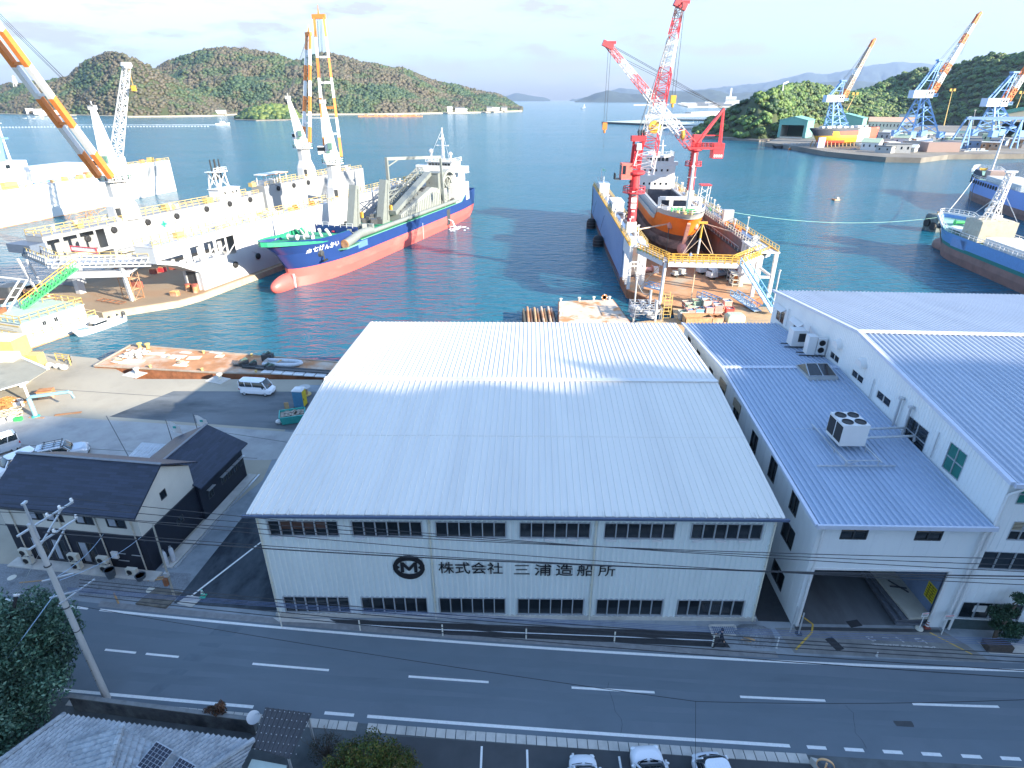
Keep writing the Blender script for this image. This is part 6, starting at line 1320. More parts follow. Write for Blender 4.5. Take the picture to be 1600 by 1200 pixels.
def tyre(label,x,y,z,sx):
 t=thing('tyre_fender',label,'tyre',tuple(dl(x+sx*.22,y,z)),RZD,'tyre fenders on the dock walls')
 mb=MB();mb.lathe((0,0,0),[(.28,-.2),(.52,-.24),(.66,-.12),(.66,.12),(.52,.24),(.28,.2)],16,'X');mb.build('tyre',TY,t,smooth=60)
 mb=MB();mb.bar((-.1,0,.6),(-.15,-1.4,1.3),.04);mb.build('chain',DARK,t)
for k,(y,z) in enumerate([(4.7,8.2),(13.2,8.3),(21.2,8.3),(30.5,8.5),(38.4,8.6),(46.0,8.6)]):tyre(('first','second','third','fourth','fifth','sixth')[k]+' tyre fender from the mouth along the far dock wall',-26.5,y,z,1)
tyre('tyre fender low on the outer dock wall near the ship bow',0,8.6,2.0,1);tyre('tyre fender on the outer dock wall in the shadow of the ship bow',0,15.5,2.2,1)
tyre('tyre fender hanging over an opening at the far wall mouth',-26.5,-1.5,7.6,1)
for k in range(3):tyre('tyre fenders high on the stepped far wall',-26.5,58+7*k,10.0,1)
for k,(x,y) in enumerate([(-20.0,6.0),(-19.5,7.8),(-19.0,10.2),(-18.7,12.0),(-18.2,13.6),(-17.8,16)]):
 t=thing('keel_block','red oxide keel blocks standing in a row on the dock deck','keel block',tuple(dl(x,y,-.96)),RZD+.1*k,'keel blocks on the left dock');mb=MB();mb.box((0,0,.45),(1.3,1.0,.9));mb.build('block',RED if k % 2 else REDO,t);mb=MB();mb.box((0,0,1.0),(1.1,.8,.2));mb.build('timber',RUST,t)
def lbl(name,label,cat,x,y,z=-.96,rz=0):return thing(name,label,cat,tuple(dl(x,y,z)),RZD+rz)
t=lbl('red_crate','red oxide box near the far leg of the end bridge','box',-14.5,-3.5,4.0-4.96);mb=MB();mb.box((0,0,.7),(2.6,1.4,1.3),.1);mb.build('box',REDO,t);mb=MB();mb.bar((-1.2,0,1.4),(1.2,0,1.4),.1);mb.build('lifting_bar',RUSTD,t)
t=lbl('orange_block','small orange block near the dock edge','block',-2.8,-5.0);mb=MB();mb.box((0,0,.4),(1.5,1.0,.8),.1);mb.build('block',RUST,t);mb=MB();mb.box((0,0,.85),(1.3,.9,.1),.1);mb.build('cap',YELP,t)
for k,(x,y,r) in enumerate([(-2.9,-1.6,.55),(-1.6,-1.2,.6),(-.6,-2.2,.45)]):
 t=lbl('tar_drum',('large rusty drum by the dock wall doorway','rusty drum with rope by the dock wall doorway','smaller rusty drum at the dock edge')[k],'drum',x,y);mb=MB();mb.lathe((0,0,0),[(r,0),(r*1.05,.1),(r,.3),(r,1.2)],14);mb.build('drum',RUST,t);mb=MB();mb.lathe((0,0,1.2),[(r*1.1,0),(r*1.1,.12),(r*.6,.2)],14);mb.build('lid',REDO,t)
t=lbl('scaffold_tower','rusty scaffold tower beside the white strut','scaffold',-8.6,-9.0);mb=MB()
for x in (-1.4,1.4):
 for y in (-1.0,1.0):mb.bar((x,y,0),(x,y,6.0),.09)
for z in (.2,2.0,4.0,5.9):
 for p,q in (((-1.4,-1),(1.4,-1)),((1.4,-1),(1.4,1)),((1.4,1),(-1.4,1)),((-1.4,1),(-1.4,-1))):mb.bar((*p,z),(*q,z),.07)
for z in (.2,2.0,4.0):mb.bar((-1.4,-1,z),(1.4,-1,z+1.9),.06);mb.bar((1.4,1,z),(-1.4,1,z+1.9),.06);mb.bar((1.4,-1,z),(1.4,1,z+1.9),.06)
mb.build('frame',RUST,t);mb=MB();[mb.box((0,0,z),(2.6,1.0,.06)) for z in (2.05,4.05)];mb.build('board',WOOD,t)
t=lbl('pipe_trestle','low rusty frame lying on the dock deck','frame',-10.5,-13.0,rz=-.1);mb=MB();mb.bar((-3,0,.3),(3,.4,.3),.1);mb.bar((-3,1.2,.3),(3,1.6,.3),.1);[mb.bar((-3+1.5*k,0+.1*k,.3),(-3+1.5*k,1.2+.1*k,.3),.08) for k in range(5)];mb.build('frame',RUSTD,t)
t=lbl('rail_fence','pale rusty bulwark frame at the left end of the dock deck','frame',-24.5,-14.6);mb=MB();mb.rail([(-5,0,0),(6,-.8,0)],1.3,1.4,.09,1);mb.build('frame',RUST,t)
tg=thing('tug_bow','black tug boat hull with rope fenders at the dock mouth','tug boat',tuple(dl(-30.5,-22,WZ)),RZD+.2);mb=MB();r_=hullform(mb,14,5.2,[(-.6,.7,.8,0),(.9,1,.2,0),(lambda u:1.5+.8*(1-u)**2,1.05,0,0)],[0,0]);mb.build('hull',BLACK,tg,smooth=50);mb=MB();deckcap(mb,r_[-1],-.5);mb.build('deck',RUST,tg)
mb=MB();[mb.lathe((x,y,1.4),[(.3,-.25),(.62,-.2),(.62,.2),(.3,.25)],12,'Y') for x,y in ((-1.5,.9),(0,.0),(1.5,.9))];mb.build('bow_fender',BLACK,tg);mb=MB();stack(mb,[(1.2,1.5,5,9,.5),(3.4,1.4,5.4,8.8,.4)]);mb.build('wheelhouse',DARK,tg);mb=MB();[mb.path([V(x,2+.2*math.sin(a),1.2+1.6*math.sin(a*.4)) for a in range(8)],.12,5) for x in (-1,1)];mb.build('rope_coil',ROPE,tg)
# ------------------------------------------------------------------ cranes of the left dock (white and orange box jibs)
CB=[WHITE,ORG]
def boxcrane(label,base,zs,foot,tip,w0,w1,mast,bands,side=None,ped=(2.3,1.5),ring=True,gth=.75,ties=(.12,.3,.48,.66,.82,.98),hook=None):
 t=thing('jib_crane',label,'crane',base);B0=Vector(base);pt=lambda n,m,f,par=None:(lambda mb:(f(mb),mb.build(n,m,par or t,world=True))[1])(MB())
 z1=zs;bx_,by_=B0.x,B0.y
 pt('pedestal',STEELW,lambda b:b.lathe((bx_,by_,0),[(ped[0],B0.z),(ped[0]*.92,lerp(B0.z,z1,.35)),(ped[1],lerp(B0.z,z1,.6)),(ped[1],z1)],8))
 pt('pedestal_door',DARK,lambda b:b.box((bx_+ped[0]*.2,by_-ped[0]*.86,B0.z+1.6),(.9,.5,1.9)))
 if ring:
  rg=pt('slew_platform',WHITE,lambda b:b.lathe((bx_,by_,z1),[(ped[1]*1.5,0),(ped[1]*1.5,.25)],16));n=12;R=ped[1]*1.5
  pt('ring_railing',TEAL if False else M('rail_mint',(.42,.66,.58),.5),lambda b:b.rail([(bx_+R*math.cos(2*math.pi*k/n),by_+R*math.sin(2*math.pi*k/n),z1+.25) for k in range(n+1)],1.0,1.0,.06,1),rg)
 foot,tip,mast=Vector(foot),Vector(tip),Vector(mast);d=(tip-foot).normalized();sd=Vector(side).normalized() if side else d.cross(V(0,0,1)).normalized()
 base_c=V(bx_,by_,z1+.3)
 pt('slew_house',WHITE,lambda b:(b.box(base_c+V(0,0,1.2),(ped[1]*1.9,ped[1]*1.9,2.4)),b.bar(base_c+V(0,0,1.5),mast,ped[1]*1.5,ped[1]*1.2,.7,.7)))
 pt('mast_head',GREY,lambda b:(b.box(mast,(1.4,1.0,.9)),b.bar(mast,mast+V(0,0,1.2),.2)))
 n=len(bands)
 for s in (-1,1):
  mb=MB()
  for k in range(n):mb.i=bands[k];a,b_=k/n,(k+1)/n;fa=lambda u:foot.lerp(tip,u)+sd*s*lerp(w0,w1,u)/2;g=gth*(1-.25*a);mb.bar(fa(a),fa(b_),g*.8,g,gth*.8*(1-.25*b_),gth*(1-.25*b_))
  mb.build('jib_girder',CB,t,world=True)
 for u in ties:
  mb=MB();mb.i=bands[min(n-1,int(u*n))];c=foot.lerp(tip,u);w=lerp(w0,w1,u);mb.bar(c-sd*w/2,c+sd*w/2,.75,.5);mb.build('jib_tie',CB,t,world=True)
 pt('jib_head',ORG,lambda b:(b.bar(tip-sd*w1*.7,tip+sd*w1*.7,.8,1.0),b.bar(tip,tip+d*1.8,.5,.5,.15,.15),b.bar(tip+d*1.6,tip+d*2.6,.1)))
 pt('hoist_rope',DARK,lambda b:[b.tube(mast+sd*s*.3,tip+sd*s*.25,.05,4) for s in (-1,1)]+[b.tube(mast+sd*s*.5,tip-d*1.0+sd*s*.5,.05,4) for s in (-1,1)])
 pt('cab',WHITE,lambda b:b.box(base_c+sd*(ped[1]+.6)*(-1)+V(0,-.5,3.0),(1.6,1.9,2.0)));pt('cab_window',GLASSD,lambda b:b.box(base_c+sd*(ped[1]+.6)*(-1)+V(0,-.55,3.3),(1.64,1.94,.9)))
 pt('machinery',M('machine_green',(.10,.20,.17),.6),lambda b:(b.box(base_c+V(.2,-ped[1]*.9,4.0),(1.0,.6,1.5)),b.box(base_c+V(-.4,-ped[1]*.9,2.6),(.8,.5,.5))))
 if hook:
  h=Vector(hook);pt('hook_block',YEL,lambda b:(b.box(h,(.9,.7,1.3)),b.tube(h,h+V(0,0,(tip.z-h.z)*.98),.04,4),b.lathe(h-V(0,0,1.0),[(.1,0),(.28,.2),(.1,.5)],8)))
 return t
o_,w_=1,0
bc=dl(-28.7,10.0,9.6);z_=20.0
tip1=V(-84.5,105.0,53.0)
boxcrane('nearest white and orange box jib crane leaning out of the picture to the left',tuple(bc),17.4,(-84.4,128.6,18.6),tip1,3.4,3.0,(-86.2,133.6,31.5),[o_,w_,o_,w_,o_,w_,w_],side=(.94,-.32,0),ped=(3.2,2.0),gth=1.25,ties=(.30,.44,.58,.72,.9))
bc=dl(-28.7,75,11.2);boxcrane('farther of two upright orange and white jib cranes, on the far dock wall',tuple(bc),19.5,(bc.x+1.2,bc.y+.5,21.3),(bc.x+3.3,bc.y+9.5,50.5),3.1,1.7,(bc.x-1.6,bc.y-2.2,33.5),[o_,w_,o_,w_,o_,w_,o_],side=(.80,-.60,0),ped=(3.0,1.9),gth=.9,ties=(.18,.4,.62,.8))
bc=dl(-2.2,51.0,9.3);boxcrane('nearer of two upright orange and white jib cranes, on the outer dock wall',tuple(bc),18.0,(bc.x,bc.y+1.2,19.6),(bc.x-1.6,bc.y+9.0,51.5),4.3,2.4,(bc.x-.2,bc.y-1.6,32.5),[o_,w_,o_,w_,o_,w_,o_],side=(1,-.12,0),ped=(2.7,1.8),gth=.85,ties=(.17,.36,.54,.72))
# ------------------------------------------------------------------ second dock, ferry and work barge at far left
va,vb=V(-156.5,173,0),V(-139.5,262,0);dv=(vb-va).normalized();rzv=-math.atan2(dv.x,dv.y);nd=thing('second_dock','second white floating dock with a long plain wall behind the first','floating dock',tuple(va+V(0,0,WZ)),rzv)
Lv=(vb-va).length;LQ=Lv*.66
def p2(n,m,f,par=None):mb=MB();f(mb);return mb.build(n,m,par or nd)
p2('wall',WL,lambda b:(b.bx(-5,0,-6,LQ,-2,10.3),b.bx(-9,-4.0,LQ-8,Lv,-2,12.2)));p2('waterline_band',RUST,lambda b:b.bx(-4.9,.06,-6,LQ,-.3,.25))
p2('pontoon',M('pontoon_side',(.42,.34,.24)),lambda b:b.bx(-32,-5,-6,Lv,-2,.6));p2('back_wall',WG,lambda b:b.bx(-36,-32,-6,Lv,-2,10))
for k in range(3):p2('opening',M('opening_grey',(.22,.24,.26),.7),lambda b:b.bx(-4.05,-3.9,Lv-14+4*k,Lv-11.6+4*k,7.0,10.8))
p2('wall_railing',YELP,lambda b:(b.rail([(-.2,-6,10.3),(-.2,LQ,10.3)],1.1,2.4,.06,1),b.rail([(-4.2,LQ-6,12.2),(-4.2,Lv,12.2)],1.1,2.4,.06,1)))
rr=random.Random(8)
for k in range(22):
 y=rr.uniform(-4,Lv-3);s=rr.uniform(.8,1.8);x,z=(-2.5,10.3) if y<LQ-8 else (-6.5,12.2);p2('deck_locker',rr.choice([WHITE,YELP,CREAMW,RUST]),lambda b:(b.box((x,y,z+s*.5),(s,s*1.3,s)),b.box((x,y,z+s+.05),(s*1.1,s*1.4,.1))))
fe=thing('ferry','white ferry with a blue stripe and twin funnels docked at far left','ferry',tuple(va+V(0,0,WZ)+dv*-30+V(-24,4,0)),rzv)
def p3(n,m,f,par=None,**k):mb=MB();f(mb);return mb.build(n,m,par or fe,**k)
FB=M('ferry_blue',(.14,.30,.62),.45)
def fh(b):
 hullform(b,116,15,[(0,.8,3,0),(4,1,1,0),(8,1,0,0)],[0,0,0],stern=1.0)
p3('hull',WHITE,fh,smooth=40);p3('stripe',FB,lambda b:b.bx(-7.6,7.6,16,100,8.0,9.6));p3('superstructure',WHITE,lambda b:(b.bx(-7.2,7.2,18,98,9.6,13.2),b.bx(-6.6,6.6,22,70,13.2,16.5),b.bx(-5.5,5.5,24,50,16.5,18.8)))
for y in (30,35,52,57,62):p3('window',GLASSD,lambda b:b.bx(6.6,6.66,y,y+1.6,14.4,15.6))
for x,y,m_ in ((-3.5,44,WHITE),(3.2,60,FB)):
 f_=p3('funnel',m_,lambda b:b.extrude([V(x-1.4,y-2,16.4),V(x-1.4,y+4.5,16.4),V(x-1.4,y+5.6,23.5),V(x-1.4,y-1.2,23.5)],(2.8,0,0)));p3('funnel_fin',m_,lambda b:b.bx(x-1.5,x+1.5,y-1.6,y+8.0,23.2,23.7),f_)
p3('funnel_emblem',WHITE,lambda b:b.lathe((4.62,61.8,20.2),[(1.9,0),(1.9,.05)],22,'X'));p3('emblem_tick',ORG,lambda b:(b.bx(4.68,4.72,61.2,62.9,20.4,20.8),b.bx(4.68,4.72,61.2,61.6,19.2,20.4)))
for y,h in ((38,27),(70,32)):p3('mast',WHITE,lambda b:(b.tube((0,y,16),(0,y,h),.45,8,.2),b.bar((-1.6,y,h-4),(1.6,y,h-4),.2)))
lc=thing('lattice_crane','slender white lattice crane jib beyond the orange and white crane','crane',(-108,178,WZ+10));mb=MB();lattice(mb,atY(181,247,176),atY(198,103,172),2.2,1.1,16,.12);mb.build('jib',WHITE,lc,world=True);mb=MB();p_=atY(198,103,172);mb.lathe(p_,[(1.0,-.6),(1.4,0),(1.2,.8)],8);mb.build('jib_head',WHITE,lc,world=True)
q_=atY(182,250,176);mb=MB();mb.box(q_+V(.6,0,-.6),(2.6,2.2,2.8));mb.bar(q_,V(q_.x-2,q_.y,10),2.4);mb.build('house',WHITE,lc,world=True);h_=atY(209,138,172);mb=MB();mb.box(h_,(1.0,.6,1.3));mb.tube(h_,V(h_.x,h_.y,p_.z),.05,4);mb.build('hook_block',YEL,lc,world=True)
wb=thing('work_barge','small work barge with a rusty scaffold in front of the second dock','barge',(-121,172,WZ),rzv+.1);mb=MB();mb.bx(-3,3,-9,9,-.6,1.2);mb.build('hull',STEELW,wb);mb=MB();rr=random.Random(3)
for k in range(70):x,y,z=rr.uniform(-2.5,2.5),rr.gauss(0,3),rr.uniform(1.2,6);mb.bar((x,y,z),(x+rr.uniform(-1.5,1.5),y+rr.uniform(-2,2),z+rr.uniform(-1.5,1.8)),.14)
mb.build('scaffold',RUST,wb);mb=MB();mb.bx(-2,2,3,8,1.2,3.2);mb.bx(-2.5,2.5,-8,-3,1.2,1.8);mb.build('deckhouse',WHITE,wb)
# ------------------------------------------------------------------ blue and red cargo ship
cs=thing('cargo_ship','blue and red self unloading cargo ship with grey conveyor gear','ship',(-47.8,114.8,WZ),RZD)
MS=Matrix.Translation(cs.location) @ Matrix.Rotation(RZD,4,'Z')
def ps(n,m,f,par=None,**k):mb=MB();f(mb);return mb.build(n,m,par or cs,**k)
NAVY=M('hull_navy',(.018,.045,.17),.32,var=.06,scale=.4);AFR=M('hull_red',(.62,.115,.10),.45,var=.10,scale=.35,col2=(.68,.22,.18),spots=(.2,.55,.8),stretch=(1,.3,1))
DG=M('deck_green',(.02,.28,.14),.6,var=.15,scale=1);CG=M('conveyor_grey',(.19,.21,.20),.5,var=.08,scale=.8)
LS,BS=98.0,12.0
def topz(u):return 6.3+3.0*max(0,min(1,(.245-u)/.03))*(1+.9*max(0,.12-u)*4)+(2.2*max(0,min(1,(u-.86)/.03)))
lv=[(-1.5,.70,5.5,6),(0,.93,4.6,4),(1.9,1,5.2,2),(3.7,1,5.0,1),(lambda u:lerp(3.7,topz(u),.5),1,2.6,.4),(topz,1.0,-1.6,0)]
rows_=[]
def hb(b):rows_.extend(hullform(b,LS,BS,lv,[0,0,0,1,1],n=44,stern=.72,entry=.24,flare=.5))
ps('hull',[AFR,NAVY],hb,smooth=45)
ps('bulb',AFR,lambda b:b.ball((0,4.4,1.0),(1.55,5.2,2.0),18,12),smooth=60)
kf=[k for k in range(45) if rows_[-1][0][k][1]<22];kf=kf[-1];ka=[k for k in range(45) if rows_[-1][0][k][1]>85][0]
ps('forecastle_deck',DG,lambda b:deckcap(b,rows_[-1],-1.0,.96,0,kf));ps('main_deck',DG,lambda b:deckcap(b,[[(p[0],p[1],6.25) for p in rows_[-1][0]],[(p[0],p[1],6.25) for p in rows_[-1][1]]],0,.985,kf-2,ka+1));ps('poop_deck',DG,lambda b:deckcap(b,rows_[-1],-.9,.96,ka,44))
ps('bow_bulwark',DG,lambda b:[b.quad(*[(p[0]*.975,p[1]+.12,p[2]+dz) for p,dz in ((r[k],-1.0),(r[k+1],-1.0),(r[k+1],-.02),(r[k],-.02))]) for r in rows_[-1] for k in range(kf)])
ps('forecastle_front',NAVY,lambda b:b.bx(-5.6,5.6,23.4,23.6,6.2,9.2))
ps('deck_edge',M('edge_mint',(.14,.38,.26),.5),lambda b:[b.bar(rows_[-1][0][k],rows_[-1][0][k+1],.2,.14) for k in range(kf+1,ka)])
wx_=lambda y:5.98
f_=fontmesh('ship_name','第七げんかい',1.35,WHITE,None,(0,11.4,7.2),(0,1,0),(0,0,1),ext=.0,spacing=1.22,bold=.03);f_.parent=cs
def hullx(y,z):
 xs=[]
 for q in rows_:
  R_=q[0];k=max(i for i in range(len(R_)-1) if R_[i][1]<=y or i==0);a,b=R_[k],R_[k+1];u=min(1,max(0,(y-a[1])/(b[1]-a[1])));xs.append((lerp(a[2],b[2],u),lerp(a[0],b[0],u)))
 return float(np.interp(z,[p[0] for p in xs],[p[1] for p in xs]))
for v in f_.data.vertices:v.co.x=hullx(v.co.y,v.co.z)+.05
ps('draft_mark',WHITE,lambda b:(b.bx(3.2,3.5,9.0,9.9,4.6,4.75),b.bx(3.2,3.5,9.2,9.4,4.6,5.2),b.bx(6.0,6.06,55,55.12,.2,4.6),b.bx(1.55,1.9,4.3,4.5,.2,3.0)))
ps('anchor_recess',DARK,lambda b:b.lathe((4.55,10.6,6.1),[(.85,-.35),(.6,.35),(.1,.45)],10,'X'));ps('anchor',BLACK,lambda b:(b.bar((5.0,10.8,5.6),(5.3,10.5,4.5),.25),b.bar((5.3,10.0,4.6),(5.3,11.4,4.7),.35,.3)))
ps('side_plate',M('plate_blue',(.10,.20,.42),.4),lambda b:b.bx(5.98,6.05,22.5,26.5,4.6,6.0))
ps('bow_light',RED,lambda b:b.box((-.5,22.9,8.0),(.6,.3,.25)))
ps('discharge_pipe',CG,lambda b:(b.path([V(6.6,16.6,6.9),V(6.4,19.5,7.2),V(5.4,24,7.5),V(5.0,30,7.3)],.95,14),b.path([V(5.3,30,7.0),V(5.3,82,7.0)],.55,10)),smooth=50)
ps('pipe_mouth',RUST,lambda b:b.lathe((6.6,16.35,6.88),[(.98,.2),(.98,0),(.78,-.02),(.01,.02)],18,'Y'));ps('pipe_cradle',M('edge_mint',(.14,.38,.26)),lambda b:(b.extrude([V(5.2,15.5,5.6),V(7.6,15.8,6.0),V(7.4,21,6.0),V(5.6,24,5.8)],(0,0,.3))))
rr=random.Random(21)
ps('pipe_valve',CG,lambda b:[b.box((rr.uniform(3.2,5.4),rr.uniform(21,31),rr.uniform(6.8,8.6)),(rr.uniform(.3,1.2),rr.uniform(.3,1.4),rr.uniform(.4,1.5)),rr.uniform(0,1)) for k in range(22)])
for x in (-4.6,-2.6,-.8,1.2,3.0):ps('vent_pipe',STEELW,lambda b:(b.tube((x,15.5+rr.random()*4,8.0),(x,15.5,10.0),.35,8)))
ps('windlass',GREY,lambda b:(b.lathe((-1.5,10,9.2),[(.6,-1.2),(.6,-1),(.35,-1),(.35,1),(.6,1),(.6,1.2)],12,'X'),b.lathe((1.8,11,9.2),[(.6,-1),(.35,-.8),(.35,.8),(.6,1)],12,'X'),b.box((0,11.5,8.8),(4,1.2,.8))))
ps('foremast',STEELW,lambda b:(b.tube((-1.0,14,8.4),(-1.0,14,15.5),.35,8,.15),b.bar((-2.2,14,13),(.2,14,13),.15)))
ps('bow_railing',WHITE,lambda b:b.rail([(-5.4,12,9.2),(-5.6,22,9.2),(5.4,22,9.2)],1.0,1.6,.04,1))
for y,x in ((33,-1.2),(44.5,.4)):
 ps('king_post',CG,lambda b:(b.extrude([V(x-1.0,y-2.6,6.3),V(x-1.0,y+1.2,6.3),V(x-1.0,y+2.4,16.4),V(x-1.0,y+1.0,16.8)],(1.9,0,0)),b.bar((x+1.0,y,7),(x+1.0,y+1.6,15.8),.2,.4)));ps('king_post_lamp',YEL,lambda b:b.box((x+1.4,y+1.5,9.8),(.5,.5,1.4)))
ps('grab_gear',DARK,lambda b:[b.box((rr.uniform(-4.5,3),rr.uniform(27,44),rr.uniform(6.6,8.2)),(rr.uniform(.6,2.0),rr.uniform(.6,2.4),rr.uniform(.5,1.5)),rr.uniform(0,1)) for k in range(16)])
def hop(b):
 b.extrude([V(-4.4,47,6.3),V(-4.4,79,6.3),V(-4.4,79,10.2),V(-4.4,66,12.6),V(-4.4,47,8.0)],(8.4,0,0))
ps('hopper_house',M('hopper_grey',(.25,.27,.26),.5,var=.05,scale=.8),hop)
ps('hopper_rib',CG,lambda b:[b.bx(4.0,4.12,47.6+1.1*k,47.75+1.1*k,6.4,7.9+max(0,min(1,k/17))*3.4-max(0,k-17)*.22) for k in range(28)])
def gal(b):
 a,c=V(2.4,45.5,8.6),V(1.2,70,15.8)
 b.bar(a,c,2.0,1.1);lattice(b,V(-2.2,46,8.6),V(-2.2,72,16.4),1.7,1.7,14,.12,side=(1,0,0))
ps('conveyor',CG,gal);ps('conveyor_roller',DARK,lambda b:[b.box((3.4,48+2.6*k,8.7+.72*k),(.15,.5,.45)) for k in range(8)])
ps('transfer_house',CG,lambda b:(b.bx(.2,4.2,70.2,74.5,11.6,15.8),b.bx(.0,4.4,70,74.7,15.8,16.0),b.bar((.6,71,6.3),(.6,71,11.6),.5),b.bar((3.8,74,6.3),(3.8,74,11.6),.5),b.bar((3.8,70.6,6.3),(.6,74,11.6),.35),b.bar((3.6,62,7),(3.8,70.6,11.8),.5)))
ps('machinery',DARK,lambda b:[b.box((rr.uniform(-.5,3.9),rr.uniform(63,72),rr.uniform(10.2,12.2)),(rr.uniform(.6,1.6),rr.uniform(.6,1.8),rr.uniform(.5,1.6)),rr.uniform(0,1)) for k in range(12)])
ps('bucket_wheel',M('wheel_grey',(.27,.29,.27),.6,var=.15,scale=2),lambda b:(b.lathe((3.8,77.0,11.0),[(4.6,-.9),(5.3,-.9),(5.3,.9),(4.6,.9),(4.6,-.9)],36,'X'),b.lathe((3.8,77.0,11.0),[(3.2,-.3),(3.6,-.3),(3.6,.3),(3.2,.3),(3.2,-.3)],30,'X'),[b.bar((3.8,77,11),(3.8,77+4.8*math.cos(a*.785),11+4.8*math.sin(a*.785)),.3) for a in range(8)]))
def gan(b):
 b.bar((-5.2,58,6.3),(-5.2,58,21),.7);b.bar((5.0,72,6.3),(4.4,72,20.0),.55);b.bar((-5.2,58,20.6),(4.4,72,20.2),.7,.8);b.bar((-5.2,58,18.5),(-3.0,61,20.4),.3)
 b.bar((-5.2,58,8),(-2.0,50,13),.3);b.bar((-2.0,50,13),(-2.0,62,13),.25)
ps('gantry',CG,gan)
ac_=ps('superstructure',WHITE,lambda b:(b.bx(-5.0,5.6,79.5,90,6.2,11.6),b.bx(-4.8,5.0,80,88.5,11.6,15.2),b.bx(-4.2,4.2,80.6,87,15.2,18.0)))
ps('bridge_wing',WHITE,lambda b:(b.bx(-8.0,8.8,80.4,82.6,15.2,17.0),b.bx(-8.1,8.9,80.3,82.7,15.1,15.25)),ac_)
for k in range(7):ps('bridge_window',GLASSD,lambda b:b.bx(-3.6+1.05*k,-2.75+1.05*k,80.52,80.62,16.8,17.6),ac_)
for k in range(6):ps('porthole',GLASSD,lambda b:b.bx(-4+1.5*k,-3.5+1.5*k,79.94,80.02,13.0,13.6),ac_)
for k in range(4):ps('porthole',GLASSD,lambda b:b.bx(5.58,5.64,81+2.2*k,81.5+2.2*k,9.2,9.8),ac_)
ps('monkey_deck',WHITE,lambda b:(b.bx(-4.6,4.6,80.2,87.4,18.0,18.15),b.rail([(-4.5,80.3,18.1),(4.5,80.3,18.1),(4.5,87.3,18.1)],1.0,1.2,.05,1)),ac_)
ps('main_mast',WHITE,lambda b:(b.tube((0,83.5,18),(0,83.5,27.5),.65,8,.2),b.bar((-2,83.5,22.5),(2,83.5,22.5),.3),b.box((0,83,24.5),(1.2,1.0,.5)),[b.tube((s*3.6,80.5,18.2),(0,83.5,27),.05,4) for s in (-1,1)]))
ps('radar',WHITE,lambda b:(b.tube((-3,81.5,18),(-3,81.5,20.6),.25,8),b.ball((-3,81.5,21),.7),b.tube((3.2,82,18),(3.2,82,20),.25,8),b.ball((3.2,82,20.3),.6)))
ps('funnel',WHITE,lambda b:b.extrude([V(-1.6,88,11.5),V(-1.6,92,11.5),V(-1.6,92,17.5),V(-1.6,89,17.5)],(3.4,0,0)))
for k in range(4):ps('deck_pipe',DARK,lambda b:b.tube((5.2,78.3-.7*k,6.3),(5.2,78.3-.7*k,8.0),.15,6))
ps('poop_gear',DARK,lambda b:[b.box((rr.uniform(-3,3.4),rr.uniform(92,96),8.2),(.8,1.0,.9)) for k in range(5)])
ps('life_ring_sign',M('pale_red',(.7,.25,.22)),lambda b:b.box((2.8,91.5,9.2),(1.6,.15,.8)))
ps('rudder',BLACK,lambda b:b.box((0,98.6,.5),(.6,2.4,2.0)))
ps('outlet_slot',DARK,lambda b:b.bx(5.9,6.03,71.2,73.6,1.0,5.6));ps('water_jet',WHITE,lambda b:b.path([V(6.05,72.2,2.6),V(7.2,72.3,2.2),V(8.0,72.4,.0)],[.15,.2,.4],6))
fm=MB();g=[]
for k in range(46):a=rr.uniform(0,6.28);r=abs(rr.gauss(0,1.6));p=MS @ V(8.3+r*math.cos(a),72.5+r*2.2*math.sin(a),0);fm.ball((p.x,p.y,WZ+.02),(rr.uniform(.2,.6),rr.uniform(.3,.8),.05),7,4)
o=fm.build('foam',M('foam',(.8,.85,.86),.6));o['kind']='stuff';o['label']='white foam where water pours from the ship side'
MR=ROPE
def mooring(label,p,q,dz,r=.06,m=None,group='mooring lines'):mb=MB();mb.path(sag(p,q,dz,14),r,5);return tag(mb.build('mooring_line',m or MR),label,'rope',group)
mooring('pale mooring line from the cargo ship bow to the dock wall',MS @ V(-3.5,4,8.8),dl(-.2,12,7.0),.6)
mooring('second mooring line from the cargo ship bow to the dock wall',MS @ V(-4.5,8,8.8),dl(-.2,30,9.4),.6)
# ------------------------------------------------------------------ right floating dock with the orange ship
RZR=-math.radians(2.6);RO=V(22.7,121.0,0);MR_=Matrix.Translation(RO) @ Matrix.Rotation(RZR,4,'Z');dr=lambda x,y,z=0.0:MR_ @ V(x,y,z)
rd=thing('floating_dock','blue grey floating dock holding an orange ship under repair','floating dock',tuple(RO),RZR)
def pr(n,m,f,par=None,**k):mb=MB();f(mb);return mb.build(n,m,par or rd,**k)
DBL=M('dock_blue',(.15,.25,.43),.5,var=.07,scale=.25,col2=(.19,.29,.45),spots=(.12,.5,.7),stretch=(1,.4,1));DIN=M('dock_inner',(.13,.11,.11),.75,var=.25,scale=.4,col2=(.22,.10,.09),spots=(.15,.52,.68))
RDK=M('dock_rust',(.46,.24,.12),.9,var=.18,scale=.35,bump=.2,bscale=6,col2=(.38,.33,.25),spots=(.12,.52,.66))
pr('pontoon',RUSTD,lambda b:b.prism([(.2,-9),(1.4,-11),(5.2,-18.4),(10.5,-20.5),(21.5,-16.5),(25.8,-12),(26.6,-4),(26.6,80),(0,80),(0,0)],-3.6,-.62));pr('pontoon_deck',RDK,lambda b:b.prism([(.4,-8.9),(1.6,-10.8),(5.4,-18.1),(10.5,-20.2),(21.4,-16.3),(25.5,-11.8),(26.4,-4),(26.4,79.8),(.2,79.8),(.2,0)],-.62,-.56))
